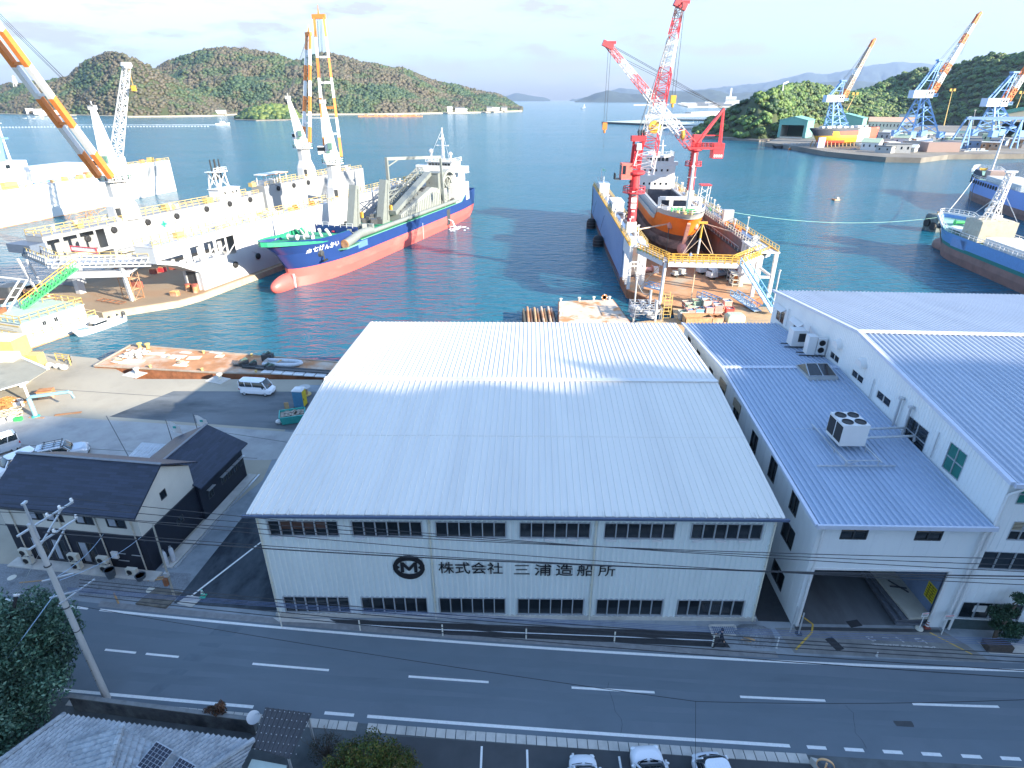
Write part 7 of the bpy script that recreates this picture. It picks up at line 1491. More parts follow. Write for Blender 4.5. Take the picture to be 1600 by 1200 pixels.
pr('left_wall',DBL,lambda b:b.bx(0,1.9,0,80,-3.4,8.0));pr('left_wall_inner',DIN,lambda b:b.bx(1.9,3.5,0,80,-.6,7.9));pr('waterline_band',DARK,lambda b:b.bx(-.05,.05,0,80,-2.6,-1.5));pr('stern_frame',DARK,lambda b:(b.bx(-.06,.06,78.5,80.05,-2,7.9),b.bx(-.05,.05,76.2,76.8,2,7)))
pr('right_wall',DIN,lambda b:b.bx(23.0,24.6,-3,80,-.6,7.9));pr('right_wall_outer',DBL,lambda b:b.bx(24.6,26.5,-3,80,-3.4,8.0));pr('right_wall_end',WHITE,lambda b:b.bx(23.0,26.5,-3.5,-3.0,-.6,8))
for k_ in range(22):pr('keel_block',REDO,lambda b:b.box((13.2,8+3*k_,.0),(2.2,1.0,1.2)))
pr('end_frame',WHITE,lambda b:([b.bar((x,y,-.6),(x,y,7.8),.55) for x in (.5,3.2) for y in (-8.5,-5.5,-2.0)],b.bx(.1,3.8,-9,0,7.7,8.0),b.bx(.1,.4,-9,0,5.2,7.7),[b.bar((.5,y,4),(3.2,y,4),.3) for y in (-8.5,-5.5)]))
pr('end_frame',WHITE,lambda b:([b.bar((x,y,-.6),(x,y,7.8),.6) for x in (23.2,26.3) for y in (-12.5,-5.5)],b.bx(22.8,26.7,-13,-3,7.7,8.0),b.bar((23.2,-12.5,3.2),(26.3,-12.5,3.2),.4),b.bar((26.3,-12.5,3.2),(26.3,-5.5,3.2),.4)))
for pts,col in (([(.2,-8.8,8),(.2,79,8)],YELP),([(3.4,-8.8,8),(3.4,79,8)],YELP),([(23.1,-12.8,8),(23.1,79,8)],CREAMW),([(26.4,-12.8,8),(26.4,79,8)],YELP)):pr('wall_railing',col,lambda b:b.rail(pts,1.05,1.7,.05,1))
pr('yellow_edge',YEL,lambda b:(b.bx(-.06,.25,-9,79,7.95,8.25),b.bx(26.25,26.56,-12.8,79,7.95,8.2)));pr('wall_ledge',DARK,lambda b:b.bx(22.3,23.0,-3,79,5.6,5.8))
pr('ledge_railing',GREY,lambda b:b.rail([(22.35,-3,5.8),(22.35,70,5.8)],.9,2.2,.04,0))
def gang(p,q,w=1.9,z=7.2):
 p,q=V(*p,z),V(*q,z);d=(q-p).normalized();n=V(-d.y,d.x,0)*w/2
 pr('gangway_floor',STEELW,lambda b:(b.bar(p,q,w,.25),b.bar(p+n-V(0,0,.4),q+n-V(0,0,.4),.15,.6),b.bar(p-n-V(0,0,.4),q-n-V(0,0,.4),.15,.6)));
 for s in (-1,1):pr('gangway_railing',YEL,lambda b:(b.rail([p+n*s,q+n*s],1.15,1.25,.07,2)))
gang((2.5,-8.2),(5.6,-17.6));gang((5.6,-17.6),(17.6,-18.2));gang((17.6,-18.2),(25.5,-9))
pr('gangway_edge',M('edge_mint',(.25,.55,.42)),lambda b:b.bar((1.6,-8.4,7.3),(4.8,-17.4,7.3),.15,.3));pr('gangway_leg',WHITE,lambda b:b.tube((5.2,-18.0,7.0),(5.0,-17.6,-.6),.3,10));pr('leg_stay',ROPE,lambda b:(b.bar((4.9,-17.4,7),(2.2,-9.6,-.4),.08)))
af=thing('a_frame','yellow topped boom post with slanting stays over the flying gangway','post',tuple(dr(10.9,-16.6,-.5)),RZR);mb=MB();mb.tube((0,0,8.0),(.1,0,11.6),.16,8);mb.build('lower_post',WHITE,af);mb=MB();mb.tube((.1,0,11.6),(.2,0,14.2),.18,8);mb.box((.2,0,14.3),(1.6,.5,.35));mb.build('upper_post',YEL,af);mb=MB();[mb.bar((.2,0,14.2),(x,y,8.6),.09) for x,y in ((-2.7,0),(2.9,.3))];mb.bar((-2.6,0,8.6),(.1,.0,11.5),.07);mb.bar((.1,0,11.5),(2.7,.3,8.6),.07);mb.bar((0,0,8.0),(0,0,0),.2);mb.build('stay',M('stay_tan',(.55,.42,.30),.7),af)
person('person in light blue work clothes standing on the flying gangway',tuple(dr(9.4,-17.9,7.33)),math.radians(160),joints(.08,.05,.0),[BLUW,BLUW,SKIN,BLACK])
rr=random.Random(31)
for k in range(70):
 side=k % 2;y=rr.uniform(-8,78);x=(1.7 if side==0 else 24.8)+rr.uniform(-1.0,1.0);z=8.0;s=rr.uniform(.5,1.2)
 if side==0 and 2<y<8 or side==1 and 48<y<56:continue
 kind=rr.choice(['deck_locker','winch','vent','post','post'])
 if kind=='deck_locker':pr(kind,rr.choice([WHITE,CREAMW,YELP,GREY,GRN]),lambda b:(b.box((x,y,z+s*.45),(s*1.1,s*1.5,s*.9)),b.box((x,y,z+s*.93),(s*1.2,s*1.6,.08))))
 elif kind=='winch':pr(kind,rr.choice([GREY,DARK,CREAMW]),lambda b:(b.lathe((x,y,z+.5),[(.5,-.5),(.5,-.42),(.28,-.42),(.28,.42),(.5,.42),(.5,.5)],12,'Y'),b.box((x,y,z+.12),(1.0,1.5,.24))))
 elif kind=='vent':pr(kind,WHITE,lambda b:(b.tube((x,y,z),(x,y,z+1.1),.16,8),b.lathe((x,y,z+1.1),[(.16,0),(.34,.06),(.3,.28),(.05,.34)],10)))
 else:pr('lamp_post',CREAMW if side else WHITE,lambda b:(b.tube((x,y,z),(x,y,z+2.2+s),.08,6),b.box((x,y,z+2.2+s),(.4,.25,.2))))
pr('deck_house',WHITE,lambda b:(b.bx(.4,3.2,60,66,8,10.5),b.bx(.3,3.3,59.8,66.2,10.5,10.65)));pr('deck_house',WHITE,lambda b:(b.bx(.4,3.2,26,33,8,10.6),b.bx(.3,3.3,25.8,33.2,10.6,10.75)));[pr('deck_house_window',GLASSD,lambda b:b.bx(.36,.4,27+1.6*k_,28+1.6*k_,9.2,10.0)) for k_ in range(4)]
pr('signal_mast',WHITE,lambda b:(b.tube((1.5,69,8),(1.5,69,14),.12,8),b.tube((1.2,58,8),(1.2,58,13),.1,8)));pr('signal_flag',M('flag_mint',(.4,.75,.6),.7),lambda b:b.grid([[(1.5+.25*c,69,14-.25*r+.05*math.sin(c*1.5)) for c in range(5)] for r in range(4)]))
lt=pr('lattice_gate',WHITE,lambda b:([b.bar((x,y,8),(x+.3,y,13.2),.16) for x in (23.8,26) for y in (37,39.4)],[b.bar((23.8,37,z),(26.2,37,z+1.6),.1) for z in (8,9.6,11.2)],[b.bar((23.8,39.4,z+1.6),(26.2,39.4,z),.1) for z in (8,9.6,11.2)],b.bar((23.9,37,13.2),(26.4,37,13.2),.18),b.bar((23.9,39.4,13.2),(26.4,39.4,13.2),.18)))
pr('lattice_top',RED,lambda b:b.bx(23.8,26.5,36.8,39.6,13.2,13.45),lt)
pr('pipe_rack',GREY,lambda b:([b.bar((24.2,16+1.3*k,8),(24.2,16+1.3*k,9.6),.12) for k in range(14)],b.bar((24.2,16,9.6),(24.2,33,9.6),.2),b.bar((25.8,16,9.6),(25.8,33,9.6),.2),b.bx(24.0,26.2,15,16.2,8,10.8)))
pr('orange_gear',ORG,lambda b:[b.box((24.3+rr.uniform(-.5,.8),5+2.2*k,8.5),(.8,.9,.9)) for k in range(4)])
for y,lab in ((60.5,'farther black cylindrical fender floating beside the blue dock wall'),(36.0,'nearer black cylindrical fender floating beside the blue dock wall')):
 t=thing('dock_fender',lab,'fender',tuple(dr(-1.5,y,WZ+1.0)),RZR);mb=MB();mb.lathe((0,0,0),[(.3,-1.9),(1.0,-1.7),(1.35,-1.1),(1.35,1.1),(1.0,1.7),(.3,1.9)],16);mb.build('body',BLACK,t,smooth=50);mb=MB();[mb.lathe((0,0,z),[(1.37,-.1),(1.44,-.1),(1.44,.1),(1.37,.1)],16) for z in (-.8,0,.8)];mb.bar((0,0,1.8),(1.2,0,7),.06);mb.build('chain_net',DARK,t)
osn=thing('cargo_ship','orange cargo ship with white bridge standing on blocks inside the dock','ship',tuple(dr(14.6,6.6,0)),RZR-.03)
MO=Matrix.Translation(osn.location) @ Matrix.Rotation(RZR-.03,4,'Z')
def po(n,m,f,par=None,**k):mb=MB();f(mb);return mb.build(n,m,par or osn,**k)
HOR=M('hull_orange',(.85,.19,.02),.45,var=.08,scale=.5);HLO=M('hull_worn_red',(.10,.06,.055),.7,var=.35,scale=.5,col2=(.34,.20,.17),spots=(.25,.5,.66),stretch=(1,.35,1));HMID=M('hull_grey_patch',(.30,.22,.20),.7,var=.3,scale=.6,col2=(.12,.10,.10),spots=(.4,.45,.6),stretch=(1,.35,1))
LO,BO=66.0,11.5
def tz(u):return 9.0+2.0*max(0,min(1,(.20-u)/.03))+(1.2*max(0,.12-u)*6)*.3+1.2*max(0,min(1,(u-.76)/.03))
lo=[(.6,.25,8,7),(1.1,.80,6.5,5),(2.6,1,5.2,3.5),(4.6,1,4.6,2),(5.9,1,4.0,1),(lambda u:lerp(5.9,tz(u)-1.1,.6),1,2.2,.5),(lambda u:tz(u)-1.1,1,.6,.2),(tz,1.0,-.8,0)]
ro=[]
po('hull',[HLO,HMID,HOR,GREY],lambda b:ro.extend(hullform(b,LO,BO,lo,[0,0,1,0,2,2,3],n=40,stern=.7,entry=.30,flare=.3)),smooth=45)
PINK=M('bow_pink',(.62,.33,.28),.6,var=.2,scale=1.5,col2=(.5,.2,.16),spots=(.9,.5,.65));po('bulb',PINK,lambda b:b.ball((0,4.2,2.9),(1.0,3.4,1.5),16,10),smooth=60);po('stem',PINK,lambda b:b.bar((0,4.4,3.2),(0,.6,9.2),.7,.5));po('hawse_pipe',PINK,lambda b:(b.ball((-2.9,5.8,7.8),(.7,.7,.8)),b.ball((2.4,5.2,7.8),(.7,.7,.8))),smooth=60);po('anchor_chain',DARK,lambda b:b.tube((-3.2,5.4,7.4),(-3.3,4.8,.0),.10,6));po('anchor_chain',DARK,lambda b:b.tube((2.6,4.9,7.4),(2.7,4.2,4.2),.10,6))
ko=[k for k in range(41) if ro[-1][0][k][1]<13][-1];kb=[k for k in range(41) if ro[-1][0][k][1]>50][0]
po('forecastle_deck',M('fc_deck',(.40,.42,.40),.7,var=.15),lambda b:deckcap(b,ro[-1],-1.0,.95,0,ko));po('poop_deck',GREY,lambda b:deckcap(b,ro[-1],-.8,.95,kb,40));po('hold_floor',RUSTD,lambda b:b.bx(-4.2,4.2,15,50,3.0,3.1));po('hold_wall',M('hold_dark',(.10,.10,.12),.8,var=.3,scale=.8),lambda b:(b.bx(-4.4,-4.2,15,50,3,9.8),b.bx(4.2,4.4,15,50,3,9.8),b.bx(-4.4,4.4,49.8,50,3,9.8),b.bx(-4.4,4.4,14.8,15,3,9.8)))
po('coaming',GREY,lambda b:(b.bx(-4.8,-4.2,14,50.5,8.6,10.2),b.bx(4.2,4.8,14,50.5,8.6,10.2),b.bx(-4.8,4.8,13.6,14.2,8.6,10.2)));po('side_deck',GREY,lambda b:(b.bx(-5.5,-4.8,14,50,8.5,8.6),b.bx(4.8,5.5,14,50,8.5,8.6)));[po('coaming_stay',WHITE,lambda b:b.bx(s_*5.0-.12,s_*5.0+.12,15+2.0*k_,15.25+2.0*k_,8.6,10.1)) for s_ in (-1,1) for k_ in range(18)];po('hold_bulkhead',RUST,lambda b:b.bx(-4.1,4.1,44,44.3,3.1,6.2))
po('hatch_gear',RUST,lambda b:[b.box((rr.uniform(-3.5,3.5),rr.uniform(30,48),3.5),(1.2,1.6,rr.uniform(.5,2)),rr.random()) for k in range(10)])
po('bow_rail',WHITE,lambda b:b.rail([V(p[0]*.97,p[1],p[2]) for p in ro[-1][0][:ko:2]],.9,1.4,.05,1));po('bow_rail',WHITE,lambda b:b.rail([V(p[0]*.97,p[1],p[2]) for p in ro[-1][1][:ko:2]],.9,1.4,.05,1))
po('fore_gantry',WHITE,lambda b:(b.bar((-4.6,13,12.6),(4.6,13,12.6),.9,.7),[b.bar((s*4.6,13,10),(s*4.6,13,12.8),.7) for s in (-1,1)],[b.bar((s*2.0,13,10),(s*2.0,13,12.5),.8) for s in (-1,1)],b.bx(-4.9,4.9,12.2,12.5,10,10.9)))
po('foremast',WHITE,lambda b:(b.tube((1.2,9.5,10),(1.4,10,22.5),.55,10,.18),b.bar((.4,10,17.5),(2.3,10,17.5),.18),b.box((1.35,9.8,19.8),(.7,.5,.4))));po('windlass',GRN,lambda b:(b.lathe((-1.5,8,10.9),[(.6,-1.2),(.35,-1),(.35,1),(.6,1.2)],12,'X'),b.box((1.4,7.5,10.7),(2.0,1.0,.8))));po('deck_gear',YELP,lambda b:[b.box((rr.uniform(-3.5,3.5),rr.uniform(5.5,11),10.5),(.6,.7,.8),rr.random()) for k in range(9)])
so_=po('superstructure',WHITE,lambda b:(b.bx(-5.4,5.4,51.5,62,9.2,13.2),b.bx(-5.2,5.2,52,61,13.2,16.0),b.bx(-4.6,4.6,52.2,59,16,18.6),b.bx(-5.9,5.9,52.3,54,16,17.0)))
for k in range(6):po('bridge_window',GLASSD,lambda b:b.bx(-3.3+1.1*k,-2.5+1.1*k,52.12,52.2,17.2,18.1),so_)
for z in (14.4,10.8):
 for k in range(5):po('porthole',GLASSD,lambda b:b.bx(-3.6+1.6*k,-3.1+1.6*k,51.42 if z<13 else 51.93,51.5 if z<13 else 52.0,z,z+.6),so_)
po('deck_strip',M('strip_orange',(.75,.42,.14),.6),lambda b:b.bx(-5.6,5.6,51.2,51.45,9.0,9.3));po('stern_front',GREY,lambda b:b.bx(-5.5,5.5,50.6,51.2,6.5,9.2));po('radar_mast',WHITE,lambda b:(b.tube((1.6,56,18.6),(1.6,56,22.5),.4,8,.15),b.bar((.6,56,21),(2.6,56,21),.18)));po('monkey_rail',WHITE,lambda b:b.rail([(-4.5,52.3,18.6),(4.5,52.3,18.6),(4.5,58.9,18.6)],1.0,1.2,.05,1));po('funnel',WHITE,lambda b:b.bx(-1.8,1.8,59.5,63,13,19))
po('bow_shore',M('shore_tan',(.62,.50,.38),.7),lambda b:(b.bar((-3.4,6.5,8.0),(-10.8,1.6,7.6),.22),b.bar((3.4,6.0,8.6),(9.5,-1.5,7.8),.16)))
def red_crane(label,base,zc_,foot,tip,wid,banding,mast,cw=None,hook=None,rw=.11,drum=None,text=False):
 t=thing('red_crane',label,'crane',base);B0=Vector(base);pt=lambda n,m,f,par=None,**k:(lambda mb:(f(mb),mb.build(n,m,par or t,world=True,**k))[1])(MB())
 x,y=B0.x,B0.y;pt('plinth',CREAMW,lambda b:b.box((x,y,B0.z+1.1),(2.0,2.0,2.2)));col=pt('column',RED,lambda b:b.tube((x,y,B0.z+1.6),(x,y,zc_),.95,18),smooth=40)
 pt('platform',RED,lambda b:(b.lathe((x,y,lerp(B0.z,zc_,.68)),[(2.3,0),(2.3,.2)],12),b.rail([(x+2.2*math.cos(a*.785),y+2.2*math.sin(a*.785),lerp(B0.z,zc_,.68)+.2) for a in range(9)],1.0,1.6,.06,1)));pt('slew_ring',RED,lambda b:b.lathe((x,y,zc_-.3),[(1.3,0),(1.9,.3),(1.9,.7),(1.3,.9)],16))
 pt('ladder',DARK,lambda b:[b.box((x-1.05,y-.25,B0.z+2+.8*k),(.25,.35,.3)) for k in range(int((zc_-B0.z-2)/.8))])
 if text:
  for k,(z,h) in enumerate([(.62,.95),(.50,.95),(.38,.95),(.28,.35),(.16,.4)]):pt('painted_mark',WHITE,lambda b:b.extrude([V(x-.55+(.25 if h<.9 else 0),y-.97,lerp(B0.z+1.6,zc_,z)-h/2),V(x+.55-(.25 if h<.9 else 0),y-.97,lerp(B0.z+1.6,zc_,z)-h/2),V(x+.55-(.25 if h<.9 else 0),y-.97,lerp(B0.z+1.6,zc_,z)+h/2),V(x-.55+(.25 if h<.9 else 0),y-.97,lerp(B0.z+1.6,zc_,z)+h/2)],(0,-.08,0)),col)
 foot,tip,mast=Vector(foot),Vector(tip),Vector(mast)
 mb=MB();lattice(mb,foot,tip,wid[0],wid[1],len(banding)*3,rw*.68,banding);mb.build('jib',[WHITE,RED,M('jib_dark',(.16,.07,.07),.6)],t,world=True)
 d=(tip-foot).normalized();pt('jib_head',RED,lambda b:(b.box(tip,(2.6,1.2,1.2),.1,(0,.4)),b.box(tip+V(.6,0,.5),(2.6,.2,.6)),b.bar(tip,tip+d*1.5,.25)))
 pt('hoist_rope',DARK,lambda b:[b.tube(mast+V(s,0,0),tip+V(s,0,.3),.05,4) for s in (-.3,.3)]+[b.tube(mast+V(s,.2,0),foot.lerp(tip,.86)+V(s,0,.5),.045,4) for s in (-.5,.5)])
 if drum:pt('rope_guard',YEL,lambda b:b.lathe(foot.lerp(tip,drum)+V(0,-1.0,0),[(.2,-.35),(1.2,-.3),(1.2,.3),(.2,.35)],18,'X' if cw else 'Y'))
 if hook:h=Vector(hook[0]);pt('hook_block',hook[1],lambda b:(b.box(h,(1.1,.7,1.6)),b.ball(h-V(0,0,1.2),(.3,.3,.45))));pt('hook_rope',DARK,lambda b:[b.tube(h+V(s,0,0),V(h.x+s,h.y,tip.z) if abs(h.x-tip.x)<1.6 else tip+V(s,0,0),.045,4) for s in (-.3,.3)]+[b.tube(h-V(0,0,1.2),h-V(0,0,7),.03,4)])
 return t,pt
b1=dr(1.9,4.0,8.0);W0,R1,D2=0,1,2
t,pt=red_crane('tall red luffing crane with white and red lattice jib, on the left dock wall',tuple(b1),19.6,(b1.x+1.4,b1.y-1.2,20.3),(34.0,140.5,50.2),(3.4,1.3),[W0,R1,W0,W0,R1,R1,W0,W0,R1,D2],(b1.x+.3,b1.y+.4,27.0),hook=((34.5,140,33.0),YEL),drum=.26,text=True)
pt('slew_mast',RED,lambda b:([b.bar((b1.x+s*.9,b1.y+.9,20),(b1.x+s*.9+.2,b1.y+.4,26.6),.4) for s in (-1,1)],b.bar((b1.x,b1.y+.5,20.5),(b1.x+.2,b1.y+.4,25),1.5,1.3),b.bx(b1.x-1.3,b1.x+1.5,b1.y-.5,b1.y+1.4,25.6,26.6)))
pt('mast_sheave',DARK,lambda b:[b.lathe((b1.x+.1+.5*k,b1.y+.4,27.1),[(.2,-.1),(.6,-.1),(.6,.1),(.2,.1)],12,'X') for k in range(3)]);pt('mast_lamp',WHITE,lambda b:b.box((b1.x+.2,b1.y-.4,24.6),(.9,.4,1.2)))
pt('cab',M('cab_red',(.70,.16,.13),.5),lambda b:b.bx(b1.x-3.0,b1.x-.9,b1.y-1.4,b1.y+1.4,18.6,21.6));pt('cab_window',GLASSD,lambda b:(b.bx(b1.x-2.8,b1.x-2.2,b1.y-1.45,b1.y-1.38,19.6,21.2),b.bx(b1.x-3.05,b1.x-2.98,b1.y-1.0,b1.y+1.0,19.4,21.2)));pt('cab_balcony',DARK,lambda b:(b.bx(b1.x-4.2,b1.x-3.0,b1.y-1.2,b1.y+1.2,18.5,18.65),b.rail([(b1.x-4.1,b1.y-1.1,18.65),(b1.x-4.1,b1.y+1.1,18.65)],1.0,.8,.05,1)))
b2=dr(24.6,51.5,8.0)
t,pt=red_crane('red luffing crane with a triangular back frame, on the right dock wall',tuple(b2),20.6,(b2.x-1.5,b2.y-.6,21.8),(22.7,160.5,44.6),(2.3,1.0),[R1,W0,W0,W0,R1,W0,R1],(b2.x+6.2,b2.y,30.8),cw=True,hook=((23.1,160,27.0),ORG),drum=.12)
pt('slew_deck',RED,lambda b:(b.bx(b2.x-2.2,b2.x+6.8,b2.y-1.6,b2.y+1.6,20.9,21.5),b.bx(b2.x-1,b2.x+1.2,b2.y-1,b2.y+1,21.5,24.5),b.rail([(b2.x-2,b2.y-1.5,21.5),(b2.x+6.6,b2.y-1.5,21.5)],1.0,1.2,.06,1)))
pt('back_frame',RED,lambda b:([b.bar((b2.x,b2.y+s,22),(b2.x+6.2,b2.y+s*.3,30.8),.5) for s in (-1,1)],[b.bar((b2.x+6.5,b2.y+s,21.3),(b2.x+6.2,b2.y+s*.3,30.8),.38) for s in (-1,1)],b.bar((b2.x+1,b2.y,24.3),(b2.x+6.4,b2.y,24.3),.25)))
pt('counterweight',RED,lambda b:b.bx(b2.x+4.6,b2.x+7.4,b2.y-1.5,b2.y+1.5,18.6,22.4));pt('counterweight_mark',WHITE,lambda b:[b.bx(b2.x+4.8+.62*k,b2.x+5.25+.62*k,b2.y-1.58,b2.y-1.5,18.9,19.6) for k in range(4)]);pt('machinery',DARK,lambda b:[b.box((b2.x+1.8+1.1*k,b2.y-.8,22.0),(.7,.8,.8)) for k in range(3)])
def on(x,y,z=-.56):return tuple(dr(x,y,z))
def truck(label,x,y,rz,c):
 t=thing('small_truck',label,'truck',on(x,y),RZR+rz);mb=MB();stack(mb,[(.5,.95,.6,2.5,.25),(1.2,.95,.6,2.55,.3),(2.0,.85,.7,2.2,.3),(2.15,.7,.85,2.0,.3)]);mb.build('cab',WHITE,t,smooth=40);mb=MB();mb.quad((-.78,2.46,1.3),(.78,2.46,1.3),(.7,2.27,1.95),(-.7,2.27,1.95));mb.build('windscreen',CARG,t)
 mb=MB();mb.bx(-.95,.95,-2.5,.55,.75,.9);[mb.bx(*q,.9,1.35) for q in ((-.95,-.88,-2.5,.55),(.88,.95,-2.5,.55),(-.95,.95,-2.5,-2.43),(-.95,.95,.48,.55))];mb.build('bed',c,t);mb=MB();mb.bx(-.5,.5,-2.3,2.2,.4,.75);mb.build('chassis',DARK,t)
 for s in (-1,1):
  for yy_ in (-1.7,1.6):mb=MB();mb.lathe((s*.82,yy_,.36),[(.2,-.12),(.36,-.1),(.36,.1),(.2,.12)],14,'X');mb.build('wheel',BLACK,t)
truck('small white truck with a grey bed in the shade of the dock wall',19.0,4.0,1.9,GREY);truck('grey flatbed truck on the dock deck nearest the gangway stair',20.2,.2,2.0,GALV)
t=thing('trailer','low trailer with white boxes on the rusty dock deck','trailer',on(12.3,1.2),.4);mb=MB();mb.bx(-1.6,1.6,-.8,.8,.5,.7);mb.build('bed',GREY,t);mb=MB();mb.bx(.2,1.5,-.6,.6,.7,1.5);mb.bx(-1.4,-.4,-.6,.5,.7,1.2);mb.build('box',CREAMW,t);[(lambda mb:(mb.lathe((x,y,.3),[(.15,-.1),(.3,-.1),(.3,.1),(.15,.1)],12,'Y'),mb.build('wheel',BLACK,t)))(MB()) for x in (-1,1) for y in (-.75,.75)]
t=thing('winch_skid','pink and white winch skid near the left dock wall','winch',on(6.2,3.0),.2);mb=MB();mb.bx(-1.6,1.6,-1,1,0,.3);mb.build('skid',RUST,t);mb=MB();mb.lathe((0,0,.9),[(.9,-1),(.9,-.8),(.5,-.8),(.5,.8),(.9,.8),(.9,1)],14,'X');mb.build('drum',PINK,t);mb=MB();mb.bx(.9,1.9,-1.2,-.2,.3,1.6);mb.build('motor',WHITE,t)
for k,(x,y) in enumerate([(22.2,-2.5),(22.0,-5),(22.4,1.5)]):
 t=thing('rack_stack',('rack of dark pipes at the right dock wall','stack of orange and grey gear at the right dock wall','tall grey gear rack under the right dock wall')[k],'rack',on(x,y));mb=MB();[mb.bar((dx,dy,0),(dx,dy,2.4),.1) for dx in (-.6,.6) for dy in (-1,1)];[mb.bx(-.65,.65,-1.05,1.05,z,z+.08) for z in (.3,1.2,2.2)];mb.build('frame',CREAMW,t);mb=MB();[mb.box((rr.uniform(-.3,.3),rr.uniform(-.7,.7),z),(.7,.6,.5)) for z in (.65,1.55)];mb.build('load',ORG if k==1 else DARK,t)
# ------------------------------------------------------------------ landing in front of the right dock
sheet('landing',[(21,91.9),(27.2,93.6),(28.2,99.0),(45.2,99.6),(46.6,74),(21,72)],.012,M('landing_rust',(.46,.31,.17),.9,var=.2,scale=.4,bump=.2,bscale=6,col2=(.30,.24,.17),spots=(.3,.5,.65)))
t=thing('landing_ramp','rusty steel ramp plate between the dock deck and the landing','ramp',(38.5,100.5,0));mb=MB();mb.extrude([V(-5.5,-1.4,.02),V(5.0,-1.0,.02),V(5.2,3.6,-.5),V(-2.5,5.4,-.5)],(0,0,.08));mb.build('plate',RDK,t);mb=MB();mb.bar((-5.5,-1.4,.1),(-2.5,5.4,-.4),.15);mb.build('edge',RUSTD,t)
def bluetruss(label,p,q,h=1.0,w=1.2):
 p,q=Vector(p),Vector(q);t=thing('blue_gangway',label,'gangway',tuple(p));d=(q-p).normalized();n=d.cross(V(0,0,1)).normalized()*w/2;k=max(3,int((q-p).length/1.3))
 for s in (-1,1):
  mb=MB();a,c=p+n*s,q+n*s;mb.bar(a,c,.14);mb.bar(a+V(0,0,h),c+V(0,0,h),.12)
  for i in range(k):u,v_=a.lerp(c,i/k),a.lerp(c,(i+1)/k);mb.bar(u,u+V(0,0,h),.08);mb.bar(u,v_+V(0,0,h),.07)
  mb.build('side_truss',BLUS,t,world=True)
 mb=MB();mb.bar(p,q,w,.06);[mb.bar(p.lerp(q,i/(k*2))-n,p.lerp(q,i/(k*2))+n,.12,.1) for i in range(k*2)];mb.build('walkway',M('walk_grey',(.40,.46,.52),.6),t,world=True);return t
bluetruss('long sky blue stair gangway from the flying gangway down to the quay',dr(18.4,-18.4,7.2),(44.4,95.4,.4),1.1,1.3);bluetruss('low blue truss gangway beside the stair foot',(40.9,105.2,.4),(42.1,96.2,.35));bluetruss('low blue truss gangway leading to the crates',(34.6,105.0,.2),(36.6,100.2,.3));bluetruss('short blue gangway resting on the dock edge at the left',(26.3,112.0,.2),(28.6,109.5,.2),.8)
CRC=[REDO,M('crate_green',(.30,.40,.30),.7,var=.2),CREAMW,M('crate_pink',(.62,.32,.27),.7,var=.2),M('crate_red',(.55,.10,.08),.7,var=.2),BLUS,GREY]
crl=[(30.6,98.8,0,'red oxide crate at the back left of the crate rows'),(32.3,98.9,1,'pale green crate at the back of the rows'),(33.8,98.2,2,'low cream crate at the back of the rows'),(35.5,98.4,3,'pink crate behind the blue frame'),(37.6,98.8,3,'tall pink crate at the back right'),(30.2,95.6,1,'green and red crate at the front left'),(31.8,95.4,5,'blue white crate in the front row'),(33.3,95.3,3,'pink crate in the middle of the front row'),(35.0,95.6,3,'large pink crate in the front row'),(36.9,95.4,4,'bright red crate at the front right'),(28.3,92.9,6,'grey crate nearest the warehouse roof'),(29.6,93.2,3,'short pink crate beside the grey crate')]
for k,(x,y,c,lab) in enumerate(crl):
 h=1.2+.25*(k % 3);t=thing('crate',lab,'crate',(x,y,.02),rr.uniform(-.1,.1),'steel crates on the landing');mb=MB();[mb.quad((a*.62,b*.62,.12),(c2*.62,d*.62,.12),(c2*.66,d*.66,h),(a*.66,b*.66,h)) for a,b,c2,d in ((-1,-1,1,-1),(1,-1,1,1),(1,1,-1,1),(-1,1,-1,-1))];mb.bx(-.62,.62,-.62,.62,.1,.16);mb.build('bin',CRC[c],t)
 mb=MB();[mb.bar((a*.68,b*.68,z),(c2*.68,d*.68,z),.08) for z in (.55,h) for a,b,c2,d in ((-1,-1,1,-1),(1,-1,1,1),(1,1,-1,1),(-1,1,-1,-1))];[mb.bar((sx*.5,sy*.5,0),(sx*.5,sy*.5,.14),.12) for sx in (-1,1) for sy in (-1,1)];mb.build('frame',CRC[c] if k % 2 else CREAMW,t)
 mb=MB();mb.quad((-.6,-.6,h*.85),(.6,-.6,h*.85),(.6,.6,h*.85),(-.6,.6,h*.85));[mb.box((rr.uniform(-.4,.4),rr.uniform(-.4,.4),h*.9),(.4,.3,.2),rr.random()*3) for q in range(4)];mb.build('contents',CRC[(c+2) % 7],t)
t=thing('rust_container','long rust brown open container beside the warehouse roof edge','container',(30.2,91.0,0));mb=MB();[mb.bx(*q,.1,1.3) for q in ((-2.2,2.2,-1,-.9),(-2.2,2.2,.9,1),(-2.2,-2.1,-1,1),(2.1,2.2,-1,1))];mb.bx(-2.2,2.2,-1,1,.05,.15);mb.build('bin',WOOD,t);mb=MB();mb.bx(-2.25,2.25,-1.05,-.95,1.25,1.4);mb.bx(-2.25,2.25,.95,1.05,1.25,1.4);mb.build('rim',RUST,t)
t=thing('rust_container','square rusty scrap bin between container and green cover','container',(33.4,91.6,0));mb=MB();[mb.bx(*q,.1,1.1) for q in ((-1.1,1.1,-.9,-.8),(-1.1,1.1,.8,.9),(-1.1,-1,-.9,.9),(1,1.1,-.9,.9))];mb.build('bin',RUST,t);mb=MB();[mb.box((rr.uniform(-.8,.8),rr.uniform(-.6,.6),.9),(.8,.3,.2),rr.random()*3) for q in range(12)];mb.build('scrap',RUSTD,t)
